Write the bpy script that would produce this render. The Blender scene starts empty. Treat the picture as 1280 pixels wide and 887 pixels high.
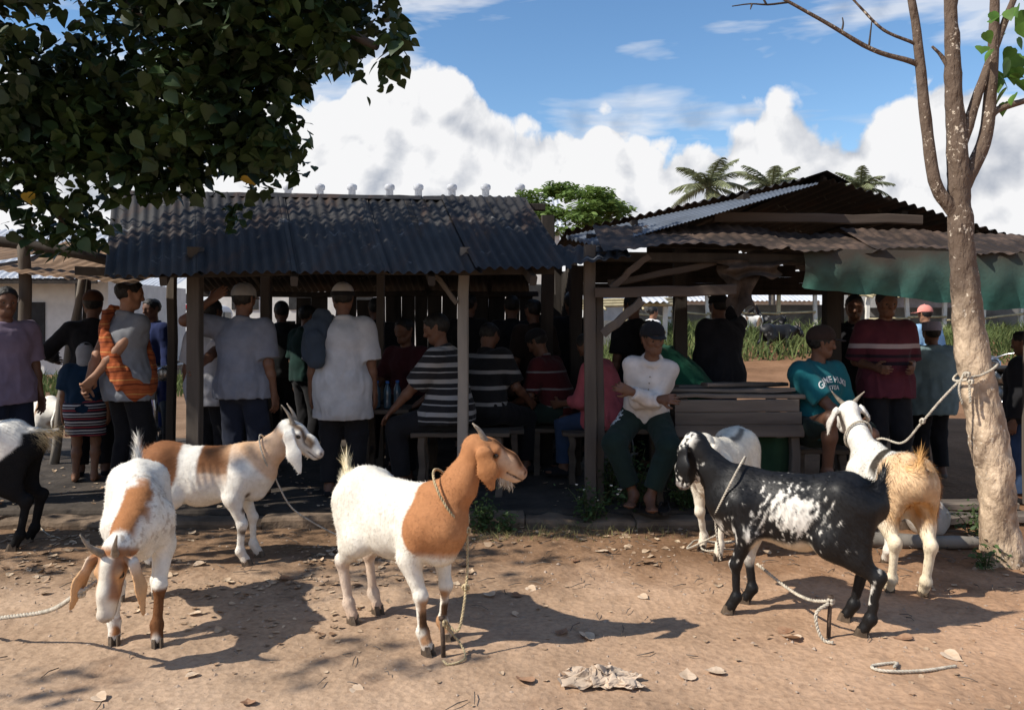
import bpy, math, random
import numpy as np
from mathutils import Vector, Matrix
from mathutils.bvhtree import BVHTree

# ------------------------------------------------------------------ camera, sky, sun, exposure
SC = bpy.context.scene
COL = SC.collection
R = math.radians
CAM_H = 1.43
FPX = 1000.0 / 1280.0            # focal length over image width

cam = bpy.data.cameras.new("camera")
cam.sensor_width = 36.0
cam.lens = 36.0 * FPX
cam.shift_y = -43.5 / 1280.0
cam.clip_start = 0.05
cam.clip_end = 2500.0
cam_o = bpy.data.objects.new("camera", cam)
cam_o.location = (0, 0, CAM_H)
cam_o.rotation_euler = (R(90), 0, 0)
COL.objects.link(cam_o)
SC.camera = cam_o

SUN_EL = 43.0
SUN_FROM = Vector((-0.94, -0.34, 0)).normalized()          # horizontal direction towards the sun
SUN_DIR = Vector((SUN_FROM.x * math.cos(R(SUN_EL)), SUN_FROM.y * math.cos(R(SUN_EL)), math.sin(R(SUN_EL))))
sun = bpy.data.lights.new("sun", 'SUN')
sun.energy = 4.6
sun.angle = R(0.53)
sun.color = (1.0, 0.93, 0.82)
sun_o = bpy.data.objects.new("sun", sun)
sun_o.rotation_euler = SUN_DIR.to_track_quat('Z', 'Y').to_euler()
sun_o.location = (-20, -8, 20)
COL.objects.link(sun_o)

SC.view_settings.view_transform = 'Standard'
SC.view_settings.look = 'None'
SC.view_settings.gamma = 1.0
SC.view_settings.use_curve_mapping = False
SC.view_settings.exposure = 0.38
SC.cycles.use_denoising = True
SC.cycles.max_bounces = 8
SC.cycles.transparent_max_bounces = 8


def build_world():
    w = bpy.data.worlds.new("World")
    SC.world = w
    w.use_nodes = True
    w.cycles.sampling_method = 'MANUAL'
    w.cycles.sample_map_resolution = 256
    nt = w.node_tree
    nt.nodes.clear()
    N = nt.nodes.new
    L = nt.links.new
    out = N('ShaderNodeOutputWorld')
    sky = N('ShaderNodeTexSky')
    sky.sky_type = 'NISHITA'
    sky.sun_disc = False
    sky.sun_elevation = R(SUN_EL)
    sky.sun_rotation = math.atan2(SUN_FROM.x, SUN_FROM.y)
    sky.air_density = 1.0
    sky.dust_density = 0.0
    sky.ozone_density = 1.6
    bg = N('ShaderNodeBackground')
    bg.inputs[1].default_value = 0.105
    hsv = N('ShaderNodeHueSaturation')
    hsv.inputs['Saturation'].default_value = 1.17
    hsv.inputs['Value'].default_value = 1.18
    L(sky.outputs[0], hsv.inputs['Color'])
    L(hsv.outputs[0], bg.inputs[0])
    tc = N('ShaderNodeTexCoord')
    sep = N('ShaderNodeSeparateXYZ')
    L(tc.outputs['Generated'], sep.inputs[0])

    def math_(op, a, b=None, c=None):
        m = N('ShaderNodeMath')
        m.operation = op
        for i, v in enumerate((a, b, c)):
            if v is None:
                continue
            if isinstance(v, (int, float)):
                m.inputs[i].default_value = v
            else:
                L(v, m.inputs[i])
        return m.outputs[0]
    az = math_('ARCTAN2', sep.outputs[0], sep.outputs[1])
    u = math_('MULTIPLY_ADD', az, 1 / (2 * math.pi), 0.5)
    fc = N('ShaderNodeFloatCurve')
    L(u, fc.inputs['Value'])
    # cloud-bank tops around the whole horizon: those in view follow the photograph, the rest goes on alike
    pts = []
    tops = [(380, 120), (440, 70), (490, 48), (545, 58), (590, 108), (640, 150), (690, 150), (735, 132), (790, 160),
            (835, 205), (870, 185), (930, 150), (975, 138), (1040, 160), (1085, 132), (1130, 112), (1200, 95), (1280, 110)]
    for px, py in tops:
        uu = (px - 640) / 1000.0
        e = (400 - py) / 1000.0
        pts.append((math.atan(uu) / (2 * math.pi) + 0.5, e / math.sqrt(1 + uu * uu + e * e)))
    rr = random.Random(5)
    ulo, uhi = pts[0][0], pts[-1][0]
    k = 0.0
    while k < ulo - 0.02:
        pts.append((k, rr.uniform(0.2, 0.33)))
        k += 0.035
    k = uhi + 0.025
    while k < 1.0:
        pts.append((k, rr.uniform(0.2, 0.33)))
        k += 0.035
    pts.append((1.0, 0.25))
    pts.sort()
    cu = fc.mapping.curves[0]
    cu.points[0].location = pts[0]
    cu.points[1].location = pts[-1]
    for p in pts[1:-1]:
        cu.points.new(*p)
    fc.mapping.update()
    hgt = fc.outputs[0]

    def noise(vec, scale, detail, rough=0.55, dist=0.0):
        n = N('ShaderNodeTexNoise')
        n.inputs['Scale'].default_value = scale
        n.inputs['Detail'].default_value = detail
        n.inputs['Roughness'].default_value = rough
        n.inputs['Distortion'].default_value = dist
        L(vec, n.inputs['Vector'])
        return n.outputs[0]

    def voro(vec, scale):
        n = N('ShaderNodeTexVoronoi')
        n.feature = 'F1'
        n.inputs['Scale'].default_value = scale
        L(vec, n.inputs['Vector'])
        return n.outputs['Distance']
    dirv = tc.outputs['Generated']
    off = N('ShaderNodeVectorMath')
    off.operation = 'ADD'
    L(dirv, off.inputs[0])
    off.inputs[1].default_value = (-0.022, -0.004, 0.026)

    def billow(vec):
        a = noise(vec, 7.0, 6, 0.6, 0.25)
        b = voro(vec, 16.0)
        c = voro(vec, 34.0)
        s = math_('MULTIPLY_ADD', b, -0.35, a)
        return math_('MULTIPLY_ADD', c, -0.2, s)
    n1 = billow(dirv)
    n2 = billow(off.outputs[0])
    # coverage of the bank
    d = math_('SUBTRACT', hgt, sep.outputs[2])
    cov = math_('MULTIPLY_ADD', n1, 0.16, d)
    cov = math_('SUBTRACT', cov, 0.035)
    cov = math_('MULTIPLY', cov, 70.0)
    cl = N('ShaderNodeClamp')
    L(cov, cl.inputs[0])
    # thin high clouds
    mp = N('ShaderNodeMapping')
    mp.inputs['Scale'].default_value = (1.6, 1.6, 8.0)
    mp.inputs['Location'].default_value = (0.3, 0.0, 0.45)
    L(dirv, mp.inputs[0])
    h1 = noise(mp.outputs[0], 2.1, 5, 0.55, 0.3)
    hi = math_('MULTIPLY', math_('SUBTRACT', h1, 0.515), 9.0)
    hc = N('ShaderNodeClamp')
    L(hi, hc.inputs[0])
    hic = math_('MULTIPLY', hc.outputs[0], 0.62)
    mask = math_('MAXIMUM', cl.outputs[0], hic)
    # relief: the side of a billow turned to the sun is brighter
    rel = math_('SUBTRACT', n1, n2)
    rel = math_('MULTIPLY_ADD', rel, 2.2, 0.60)
    grey = noise(dirv, 5.0, 3, 0.5, 0.0)
    rel = math_('ADD', rel, math_('MULTIPLY', math_('SUBTRACT', grey, 0.5), 0.9))
    rc = N('ShaderNodeClamp')
    L(rel, rc.inputs[0])
    ramp = N('ShaderNodeValToRGB')
    ramp.color_ramp.elements[0].position = 0.0
    ramp.color_ramp.elements[0].color = (0.46, 0.50, 0.58, 1)
    ramp.color_ramp.elements[1].position = 0.62
    ramp.color_ramp.elements[1].color = (0.98, 0.98, 0.99, 1)
    L(rc.outputs[0], ramp.inputs[0])
    cb = N('ShaderNodeBackground')
    L(ramp.outputs[0], cb.inputs[0])
    cb.inputs[1].default_value = 0.73
    mix = N('ShaderNodeMixShader')
    L(mask, mix.inputs[0])
    L(bg.outputs[0], mix.inputs[1])
    L(cb.outputs[0], mix.inputs[2])
    L(mix.outputs[0], out.inputs[0])


build_world()

# ------------------------------------------------------------------ helpers
rng = np.random.default_rng(7)
random.seed(7)
F32 = np.float32


def V(*a):
    return np.array(a, dtype=float)


def nrm(v):
    v = np.asarray(v, float)
    return v / (np.linalg.norm(v) + 1e-12)


def _hash(ix, iy, iz, seed):
    h = (ix.astype(np.int64) * 374761393 + iy.astype(np.int64) * 668265263 + iz.astype(np.int64) * 2147483647 + seed * 974634777) & 0xffffffff
    h = ((h ^ (h >> 13)) * 1274126177) & 0xffffffff
    h = h ^ (h >> 16)
    return (h & 0xffff) / 65535.0


def vnoise(P, scale, seed=0, octaves=3):
    """value noise in [-1, 1] on an (N, 3) array"""
    P = np.asarray(P, float)
    out = np.zeros(len(P))
    amp = 1.0
    tot = 0.0
    for o in range(octaves):
        Q = P * scale * (2 ** o) + 17.3 * o
        I = np.floor(Q).astype(np.int64)
        f = Q - I
        f = f * f * (3 - 2 * f)
        acc = 0
        for dx in (0, 1):
            wx = f[:, 0] if dx else 1 - f[:, 0]
            for dy in (0, 1):
                wy = f[:, 1] if dy else 1 - f[:, 1]
                for dz in (0, 1):
                    wz = f[:, 2] if dz else 1 - f[:, 2]
                    acc = acc + wx * wy * wz * _hash(I[:, 0] + dx, I[:, 1] + dy, I[:, 2] + dz, seed + o * 31)
        out += amp * (acc * 2 - 1)
        tot += amp
        amp *= 0.5
    return out / tot


def smooth01(x):
    x = np.clip(x, 0, 1)
    return x * x * (3 - 2 * x)


def fast_mesh(name, verts, faces, smooth=True):
    """faces: (M, k) int array, or a list of such arrays / tuples"""
    me = bpy.data.meshes.new(name)
    verts = np.asarray(verts, F32).reshape(-1, 3)
    if isinstance(faces, np.ndarray):
        groups = [faces]
    elif len(faces) and isinstance(faces[0], np.ndarray):
        groups = faces
    else:
        d = {}
        for f in faces:
            d.setdefault(len(f), []).append(f)
        groups = [np.array(v, int) for v in d.values()]
    groups = [g for g in groups if len(g)]
    nl = sum(g.size for g in groups)
    nf = sum(len(g) for g in groups)
    me.vertices.add(len(verts))
    me.vertices.foreach_set('co', verts.ravel())
    me.loops.add(nl)
    me.polygons.add(nf)
    me.loops.foreach_set('vertex_index', np.concatenate([g.ravel() for g in groups]).astype(np.int32))
    starts = []
    s = 0
    for g in groups:
        k = g.shape[1]
        starts.append(s + np.arange(len(g)) * k)
        s += g.size
    me.polygons.foreach_set('loop_start', np.concatenate(starts).astype(np.int32))
    me.polygons.foreach_set('use_smooth', np.full(nf, bool(smooth)))
    me.update(calc_edges=True)
    me.validate()
    return me


def link(o, parent=None):
    COL.objects.link(o)
    if parent is not None:
        o.parent = parent
    return o


def obj(name, me, mat=None, parent=None, loc=None, rot=None):
    o = bpy.data.objects.new(name, me)
    if mat is not None and me is not None and len(me.materials) == 0:
        me.materials.append(mat)
    if loc is not None:
        o.location = loc
    if rot is not None:
        o.rotation_euler = rot
    return link(o, parent)


def tag(o, label=None, cat=None, group=None, kind=None):
    if label:
        o['label'] = label
    if cat:
        o['category'] = cat
    if group:
        o['group'] = group
    if kind:
        o['kind'] = kind
    return o


def empty(name, loc=(0, 0, 0), rz=0.0, label=None, cat=None, group=None):
    o = bpy.data.objects.new(name, None)
    o.empty_display_size = 0.1
    o.location = loc
    o.rotation_euler = (0, 0, rz)
    COL.objects.link(o)
    return tag(o, label, cat, group)


def copy_tree(o, parent=None):
    c = o.copy()
    COL.objects.link(c)
    c.parent = parent
    for ch in list(o.children):
        copy_tree(ch, c)
    return c


class MB:
    """collects verts and faces for one mesh"""

    def __init__(self):
        self.v = []
        self.f = []
        self.n = 0

    def add(self, verts, faces):
        verts = np.asarray(verts, float).reshape(-1, 3)
        self.v.append(verts)
        for f in faces:
            self.f.append(tuple(int(i) + self.n for i in f))
        self.n += len(verts)
        return self

    def box(self, c, s, rot=None, bev=0.0, jit=0.0):
        """box with chamfered long edges"""
        sx, sy, sz = (x / 2 for x in s)
        b = min(bev, 0.45 * min(sx, sy, sz) * 2)
        if b <= 0:
            P = [(x * sx, y * sy, z * sz) for z in (-1, 1) for y in (-1, 1) for x in (-1, 1)]
            F = [(0, 2, 3, 1), (4, 5, 7, 6), (0, 1, 5, 4), (2, 6, 7, 3), (0, 4, 6, 2), (1, 3, 7, 5)]
        else:
            # octagonal prism along the longest axis, with end chamfer
            ax = int(np.argmax([sx, sy, sz]))
            o1, o2 = [i for i in range(3) if i != ax]
            h = [sx, sy, sz]
            prof = []
            for (i, j) in ((1, 1), (-1, 1), (-1, -1), (1, -1)):
                pts = [(h[o1] - b, h[o2]), (h[o1], h[o2] - b)]
                if i * j > 0:
                    pts = pts[::-1]
                for (p, q) in pts:
                    prof.append((i * p, j * q))
            P = []
            for t in (-1, 1):
                for (p, q) in prof:
                    w = [0, 0, 0]
                    w[ax] = t * h[ax]
                    w[o1] = p
                    w[o2] = q
                    P.append(w)
            F = [tuple(range(8))[::-1], tuple(range(8, 16))]
            F += [(k, (k + 1) % 8, 8 + (k + 1) % 8, 8 + k) for k in range(8)]
            if (ax == 1):
                F = [f[::-1] for f in F]
        P = np.array(P, float)
        if jit:
            P += rng.normal(0, jit, P.shape)
        if rot is not None:
            P = P @ np.array(rot).T
        return self.add(P + np.asarray(c, float), F)

    def bar(self, a, b, w, t, up=(0, 0, 1), bev=0.0, jit=0.0):
        """rectangular bar from a to b: w across (perpendicular to up), t along up"""
        a = np.asarray(a, float)
        b = np.asarray(b, float)
        d = nrm(b - a)
        s = np.cross(d, up)
        if np.linalg.norm(s) < 1e-4:
            s = np.cross(d, (0, 1, 0))
        s = nrm(s)
        n = np.cross(s, d)
        rot = np.stack([d, s, n], 1)
        return self.box((a + b) / 2, (np.linalg.norm(b - a), w, t), rot, bev, jit)

    def tube(self, pts, radii, seg=8, cap=True):
        pts = np.asarray(pts, float)
        n = len(pts)
        radii = np.broadcast_to(np.asarray(radii, float), (n,))
        T = np.gradient(pts, axis=0)
        T /= np.linalg.norm(T, axis=1)[:, None] + 1e-12
        ref = V(0, 0, 1) if abs(T[0][2]) < 0.9 else V(1, 0, 0)
        s = nrm(np.cross(T[0], ref))
        ang = np.linspace(0, 2 * np.pi, seg, endpoint=False)
        vs = []
        for i in range(n):
            s = nrm(s - T[i] * np.dot(s, T[i]))
            u = np.cross(T[i], s)
            vs.append(pts[i] + radii[i] * (np.cos(ang)[:, None] * s + np.sin(ang)[:, None] * u))
        F = []
        for i in range(n - 1):
            for k in range(seg):
                k2 = (k + 1) % seg
                F.append((i * seg + k, i * seg + k2, (i + 1) * seg + k2, (i + 1) * seg + k))
        if cap:
            F.append(tuple(range(seg))[::-1])
            F.append(tuple((n - 1) * seg + k for k in range(seg)))
        return self.add(np.concatenate(vs), F)

    def lathe(self, prof, seg=12, c=(0, 0, 0), axis='z'):
        prof = np.asarray(prof, float)
        ang = np.linspace(0, 2 * np.pi, seg, endpoint=False)
        vs = []
        for r, z in prof:
            vs.append(np.stack([r * np.cos(ang), r * np.sin(ang), np.full(seg, z)], 1))
        P = np.concatenate(vs)
        if axis == 'x':
            P = P[:, [2, 0, 1]]
        elif axis == 'y':
            P = P[:, [1, 2, 0]]
        F = []
        for i in range(len(prof) - 1):
            for k in range(seg):
                k2 = (k + 1) % seg
                F.append((i * seg + k, i * seg + k2, (i + 1) * seg + k2, (i + 1) * seg + k))
        F.append(tuple(range(seg))[::-1])
        F.append(tuple((len(prof) - 1) * seg + k for k in range(seg)))
        return self.add(P + np.asarray(c, float), F)

    def mesh(self, name, smooth=False):
        return fast_mesh(name, np.concatenate(self.v), self.f, smooth)

    def build(self, name, mat, parent=None, smooth=False, loc=None, rot=None):
        return obj(name, self.mesh(name, smooth), mat, parent, loc, rot)


def spline(pts, n=24):
    """Catmull-Rom through pts"""
    P = np.asarray(pts, float)
    P = np.concatenate([[2 * P[0] - P[1]], P, [2 * P[-1] - P[-2]]])
    out = []
    segs = len(P) - 3
    per = max(2, n // segs)
    for i in range(segs):
        p0, p1, p2, p3 = P[i:i + 4]
        for t in np.linspace(0, 1, per, endpoint=False):
            out.append(0.5 * ((2 * p1) + (-p0 + p2) * t + (2 * p0 - 5 * p1 + 4 * p2 - p3) * t * t + (-p0 + 3 * p1 - 3 * p2 + p3) * t ** 3))
    out.append(P[-2])
    return np.array(out)


# ------------------------------------------------------------------ signed-distance bodies, meshed with surface nets
class Body:
    def __init__(self):
        self.p = []

    def cone(self, a, b, ra, rb, k=0.03, n=None, s=1.0, op='+', flat=False):
        self.p.append(('c', V(*a), V(*b), ra, rb, k, None if n is None else nrm(n), s, op, flat))
        return self

    def ball(self, c, r, k=0.03, n=None, s=1.0, op='+'):
        return self.cone(c, V(*c) + V(0, 0, 1e-4), r, r, k, n, s, op)

    def cut(self, pt, n):
        """keeps the side n points to"""
        self.p.append(('p', V(*pt), nrm(n)))
        return self

    def mesh(self, h, pad=0.03, fold=None):
        lo = np.full(3, 1e9)
        hi = -lo
        for p in self.p:
            if p[0] == 'c' and p[8] == '+':
                r = max(p[3], p[4])
                lo = np.minimum(lo, np.minimum(p[1], p[2]) - r)
                hi = np.maximum(hi, np.maximum(p[1], p[2]) + r)
        lo -= pad
        hi += pad
        n = np.ceil((hi - lo) / h).astype(int) + 1
        ax = [(lo[i] + h * np.arange(n[i])).astype(F32) for i in range(3)]
        f = np.full(n, 0.25, F32)
        for p in self.p:
            if p[0] == 'p':
                d = -((ax[0][:, None, None] - p[1][0]) * p[2][0] + (ax[1][None, :, None] - p[1][1]) * p[2][1] + (ax[2][None, None, :] - p[1][2]) * p[2][2])
                np.maximum(f, d.astype(F32), out=f)
                continue
            _, a, b, ra, rb, k, nn, s, op, flat = p
            m = max(ra, rb) + k + 2 * h
            i0 = np.clip(((np.minimum(a, b) - m - lo) / h).astype(int), 0, n - 1)
            i1 = np.clip(((np.maximum(a, b) + m - lo) / h).astype(int) + 2, 0, n)
            sl = tuple(slice(i0[i], i1[i]) for i in range(3))
            X = ax[0][sl[0]][:, None, None] - F32(a[0])
            Y = ax[1][sl[1]][None, :, None] - F32(a[1])
            Z = ax[2][sl[2]][None, None, :] - F32(a[2])
            ba = (b - a).astype(F32)
            l2 = float(ba @ ba) + 1e-12
            tr = (X * ba[0] + Y * ba[1] + Z * ba[2]) / F32(l2)
            t = np.clip(tr, 0, 1)
            dx = X - t * ba[0]
            dy = Y - t * ba[1]
            dz = Z - t * ba[2]
            if nn is not None:
                q = (dx * F32(nn[0]) + dy * F32(nn[1]) + dz * F32(nn[2])) * F32(1 / s - 1)
                dx = dx + q * F32(nn[0])
                dy = dy + q * F32(nn[1])
                dz = dz + q * F32(nn[2])
            d = np.sqrt(dx * dx + dy * dy + dz * dz) - (F32(ra) + t * F32(rb - ra))
            if nn is not None:
                d = d * F32(min(1.0, 0.5 + 0.5 * s))
            if flat:
                d = np.maximum(d, (tr - 1) * F32(math.sqrt(l2)))
            g = f[sl]
            if op == '+':
                hh = np.maximum(k - np.abs(g - d), 0) / F32(max(k, 1e-6))
                f[sl] = np.minimum(g, d) - hh * hh * F32(k * 0.25)
            else:
                hh = np.maximum(k - np.abs(g + d), 0) / F32(max(k, 1e-6))
                f[sl] = np.maximum(g, -d) + hh * hh * F32(k * 0.25)
        if fold is not None:
            near = np.argwhere(np.abs(f) < 0.05)
            P = lo + near * h
            f[near[:, 0], near[:, 1], near[:, 2]] += fold(P).astype(F32)
        return surface_nets(f, lo, h)


CORN = np.array([(x, y, z) for x in (0, 1) for y in (0, 1) for z in (0, 1)])
EDG = [(0, 1), (2, 3), (4, 5), (6, 7), (0, 2), (1, 3), (4, 6), (5, 7), (0, 4), (1, 5), (2, 6), (3, 7)]


def surface_nets(f, lo, h):
    s = f < 0
    cnt = np.zeros(np.array(f.shape) - 1, np.int8)
    nx, ny, nz = cnt.shape
    for c in CORN:
        cnt += s[c[0]:c[0] + nx, c[1]:c[1] + ny, c[2]:c[2] + nz]
    act = (cnt > 0) & (cnt < 8)
    I = np.argwhere(act)
    idx = np.full(cnt.shape, -1, np.int64)
    idx[act] = np.arange(len(I))
    val = np.stack([f[I[:, 0] + c[0], I[:, 1] + c[1], I[:, 2] + c[2]] for c in CORN], 1)
    acc = np.zeros((len(I), 3))
    num = np.zeros(len(I))
    for a, b in EDG:
        va = val[:, a]
        vb = val[:, b]
        m = (va < 0) != (vb < 0)
        t = np.where(m, va / np.where(m, va - vb, 1), 0)
        p = CORN[a] + t[:, None] * (CORN[b] - CORN[a])
        acc[m] += p[m]
        num[m] += 1
    verts = lo + h * (I + acc / num[:, None])
    quads = []
    for axn in range(3):
        o1, o2 = [(1, 2), (2, 0), (0, 1)][axn]
        sa = [slice(None)] * 3
        sb = [slice(None)] * 3
        sa[axn] = slice(0, -1)
        sb[axn] = slice(1, None)
        A = s[tuple(sa)]
        B = s[tuple(sb)]
        E = np.argwhere(A != B)
        ok = (E[:, o1] > 0) & (E[:, o2] > 0) & (E[:, o1] < f.shape[o1] - 1) & (E[:, o2] < f.shape[o2] - 1)
        E = E[ok]
        ins = A[E[:, 0], E[:, 1], E[:, 2]]
        q = []
        for (d1, d2) in ((-1, -1), (0, -1), (0, 0), (-1, 0)):
            C = E.copy()
            C[:, o1] += d1
            C[:, o2] += d2
            q.append(idx[C[:, 0], C[:, 1], C[:, 2]])
        q = np.stack(q, 1)
        q[~ins] = q[~ins][:, ::-1]
        quads.append(q)
    return verts, np.concatenate(quads)


def vert_normals(v, q):
    n = np.cross(v[q[:, 2]] - v[q[:, 0]], v[q[:, 3]] - v[q[:, 1]])
    out = np.zeros_like(v)
    for k in range(4):
        np.add.at(out, q[:, k], n)
    return out / (np.linalg.norm(out, axis=1)[:, None] + 1e-12)


def set_cols(me, cols, name='coat'):
    a = me.color_attributes.new(name, 'FLOAT_COLOR', 'POINT')
    c = np.ones((len(cols), 4), F32)
    c[:, :3] = cols
    a.data.foreach_set('color', c.ravel())


# ------------------------------------------------------------------ materials
MATS = {}


def mat(name, col, rough=0.8, var=0.25, scale=6.0, bump=0.0, bscale=None, spec=0.3, col2=None, metal=0.0, stretch=None,
        attr=None, sheen=0.0, trans=0.0, detail=6.0, vlo=0.35, vhi=0.65, extra=None):
    """principled with noise-driven colour variation and bump"""
    if name in MATS:
        return MATS[name]
    m = bpy.data.materials.new(name)
    m.use_nodes = True
    nt = m.node_tree
    nt.nodes.clear()
    N = nt.nodes.new
    L = nt.links.new
    out = N('ShaderNodeOutputMaterial')
    b = N('ShaderNodeBsdfPrincipled')
    L(b.outputs[0], out.inputs[0])
    b.inputs['Roughness'].default_value = rough
    b.inputs['Metallic'].default_value = metal
    b.inputs['Specular IOR Level'].default_value = spec
    if sheen:
        b.inputs['Sheen Weight'].default_value = sheen
    tc = N('ShaderNodeTexCoord')
    vec = tc.outputs['Object']
    if stretch:
        mp = N('ShaderNodeMapping')
        mp.inputs['Scale'].default_value = stretch
        L(vec, mp.inputs[0])
        vec = mp.outputs[0]
    no = N('ShaderNodeTexNoise')
    no.inputs['Scale'].default_value = scale
    no.inputs['Detail'].default_value = detail
    no.inputs['Roughness'].default_value = 0.6
    L(vec, no.inputs['Vector'])
    rp = N('ShaderNodeValToRGB')
    e = rp.color_ramp.elements
    c2 = col2 if col2 is not None else tuple(min(1, c * (1 + var)) for c in col)
    c1 = col if col2 is not None else tuple(c * (1 - var) for c in col)
    e[0].position = vlo
    e[1].position = vhi
    e[0].color = (*c1, 1)
    e[1].color = (*c2, 1)
    L(no.outputs[0], rp.inputs[0])
    colout = rp.outputs[0]
    if attr:
        at = N('ShaderNodeAttribute')
        at.attribute_name = attr
        mx = N('ShaderNodeMix')
        mx.data_type = 'RGBA'
        mx.blend_type = 'MULTIPLY'
        mx.inputs[0].default_value = 1.0
        L(at.outputs[0], mx.inputs[6])
        L(colout, mx.inputs[7])
        colout = mx.outputs[2]
    if extra:
        colout = extra(nt, N, L, tc, colout)
    L(colout, b.inputs['Base Color'])
    if bump:
        n2 = N('ShaderNodeTexNoise')
        n2.inputs['Scale'].default_value = bscale or scale * 5
        n2.inputs['Detail'].default_value = 5
        L(vec, n2.inputs['Vector'])
        bp = N('ShaderNodeBump')
        bp.inputs['Strength'].default_value = 1.0
        bp.inputs['Distance'].default_value = bump
        L(n2.outputs[0], bp.inputs['Height'])
        L(bp.outputs[0], b.inputs['Normal'])
    if trans:
        tb = N('ShaderNodeBsdfTranslucent')
        L(colout, tb.inputs[0])
        ms = N('ShaderNodeMixShader')
        ms.inputs[0].default_value = trans
        L(b.outputs[0], ms.inputs[1])
        L(tb.outputs[0], ms.inputs[2])
        L(ms.outputs[0], out.inputs[0])
    MATS[name] = m
    return m


def stripes(bands, period=None, axis=2, soft=0.004, wob=0.006):
    """cloth stripes along an object axis: bands = [(lo, hi, colour)], optional period"""
    def f(nt, N, L, tc, colout):
        sp = N('ShaderNodeSeparateXYZ')
        L(tc.outputs['Object'], sp.inputs[0])
        no = N('ShaderNodeTexNoise')
        no.inputs['Scale'].default_value = 5.0
        L(tc.outputs['Object'], no.inputs['Vector'])
        ma = N('ShaderNodeMath')
        ma.operation = 'MULTIPLY_ADD'
        L(no.outputs[0], ma.inputs[0])
        ma.inputs[1].default_value = wob * 2
        L(sp.outputs[axis], ma.inputs[2])
        z = ma.outputs[0]
        if period:
            mo = N('ShaderNodeMath')
            mo.operation = 'FLOORED_MODULO'
            L(z, mo.inputs[0])
            mo.inputs[1].default_value = period
            z = mo.outputs[0]
        for lo, hi, c in bands:
            ctr, half = (lo + hi) / 2, (hi - lo) / 2
            a = N('ShaderNodeMath')
            a.operation = 'COMPARE'
            L(z, a.inputs[0])
            a.inputs[1].default_value = ctr
            a.inputs[2].default_value = half
            mx = N('ShaderNodeMix')
            mx.data_type = 'RGBA'
            L(a.outputs[0], mx.inputs[0])
            L(colout, mx.inputs[6])
            mx.inputs[7].default_value = (*c, 1)
            colout = mx.outputs[2]
        return colout
    return f

# ------------------------------------------------------------------ ground
def axis_coords(lo, hi, step, far_lo, far_hi, grow=1.18):
    a = list(np.arange(lo, hi, step))
    s = step
    x = a[-1]
    while x < far_hi:
        s *= grow
        x += s
        a.append(x)
    s = step
    x = a[0]
    while x > far_lo:
        s *= grow
        x -= s
        a.insert(0, x)
    return np.array(a)


def ground_z(P):
    """height of the dirt, P is (N, 3)"""
    x, y = P[:, 0], P[:, 1]
    Q = np.stack([x, y, np.zeros_like(x)], 1)
    near = smooth01((14 - y) / 6)
    z = 0.010 * vnoise(Q, 1.1, 3, 2) + near * (0.009 * vnoise(Q, 5.0, 4, 3) + 0.006 * np.abs(vnoise(Q, 14.0, 5, 2)))
    # churned ground under the tree and beside the kerb
    z += near * 0.010 * smooth01((y - 4.3) / 0.5) * smooth01((5.6 - y) / 0.4) * vnoise(Q, 9.0, 8, 3)
    # grassy bank far behind on the right, a long rise on the left
    z += 0.85 * smooth01((y - 17) / 9) * smooth01((x - 1.5) / 4) * smooth01((60 - y) / 20)
    z -= 0.02 * smooth01((y - 5.45) / 0.1) * smooth01((9 - y) / 0.5)
    return z


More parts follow.
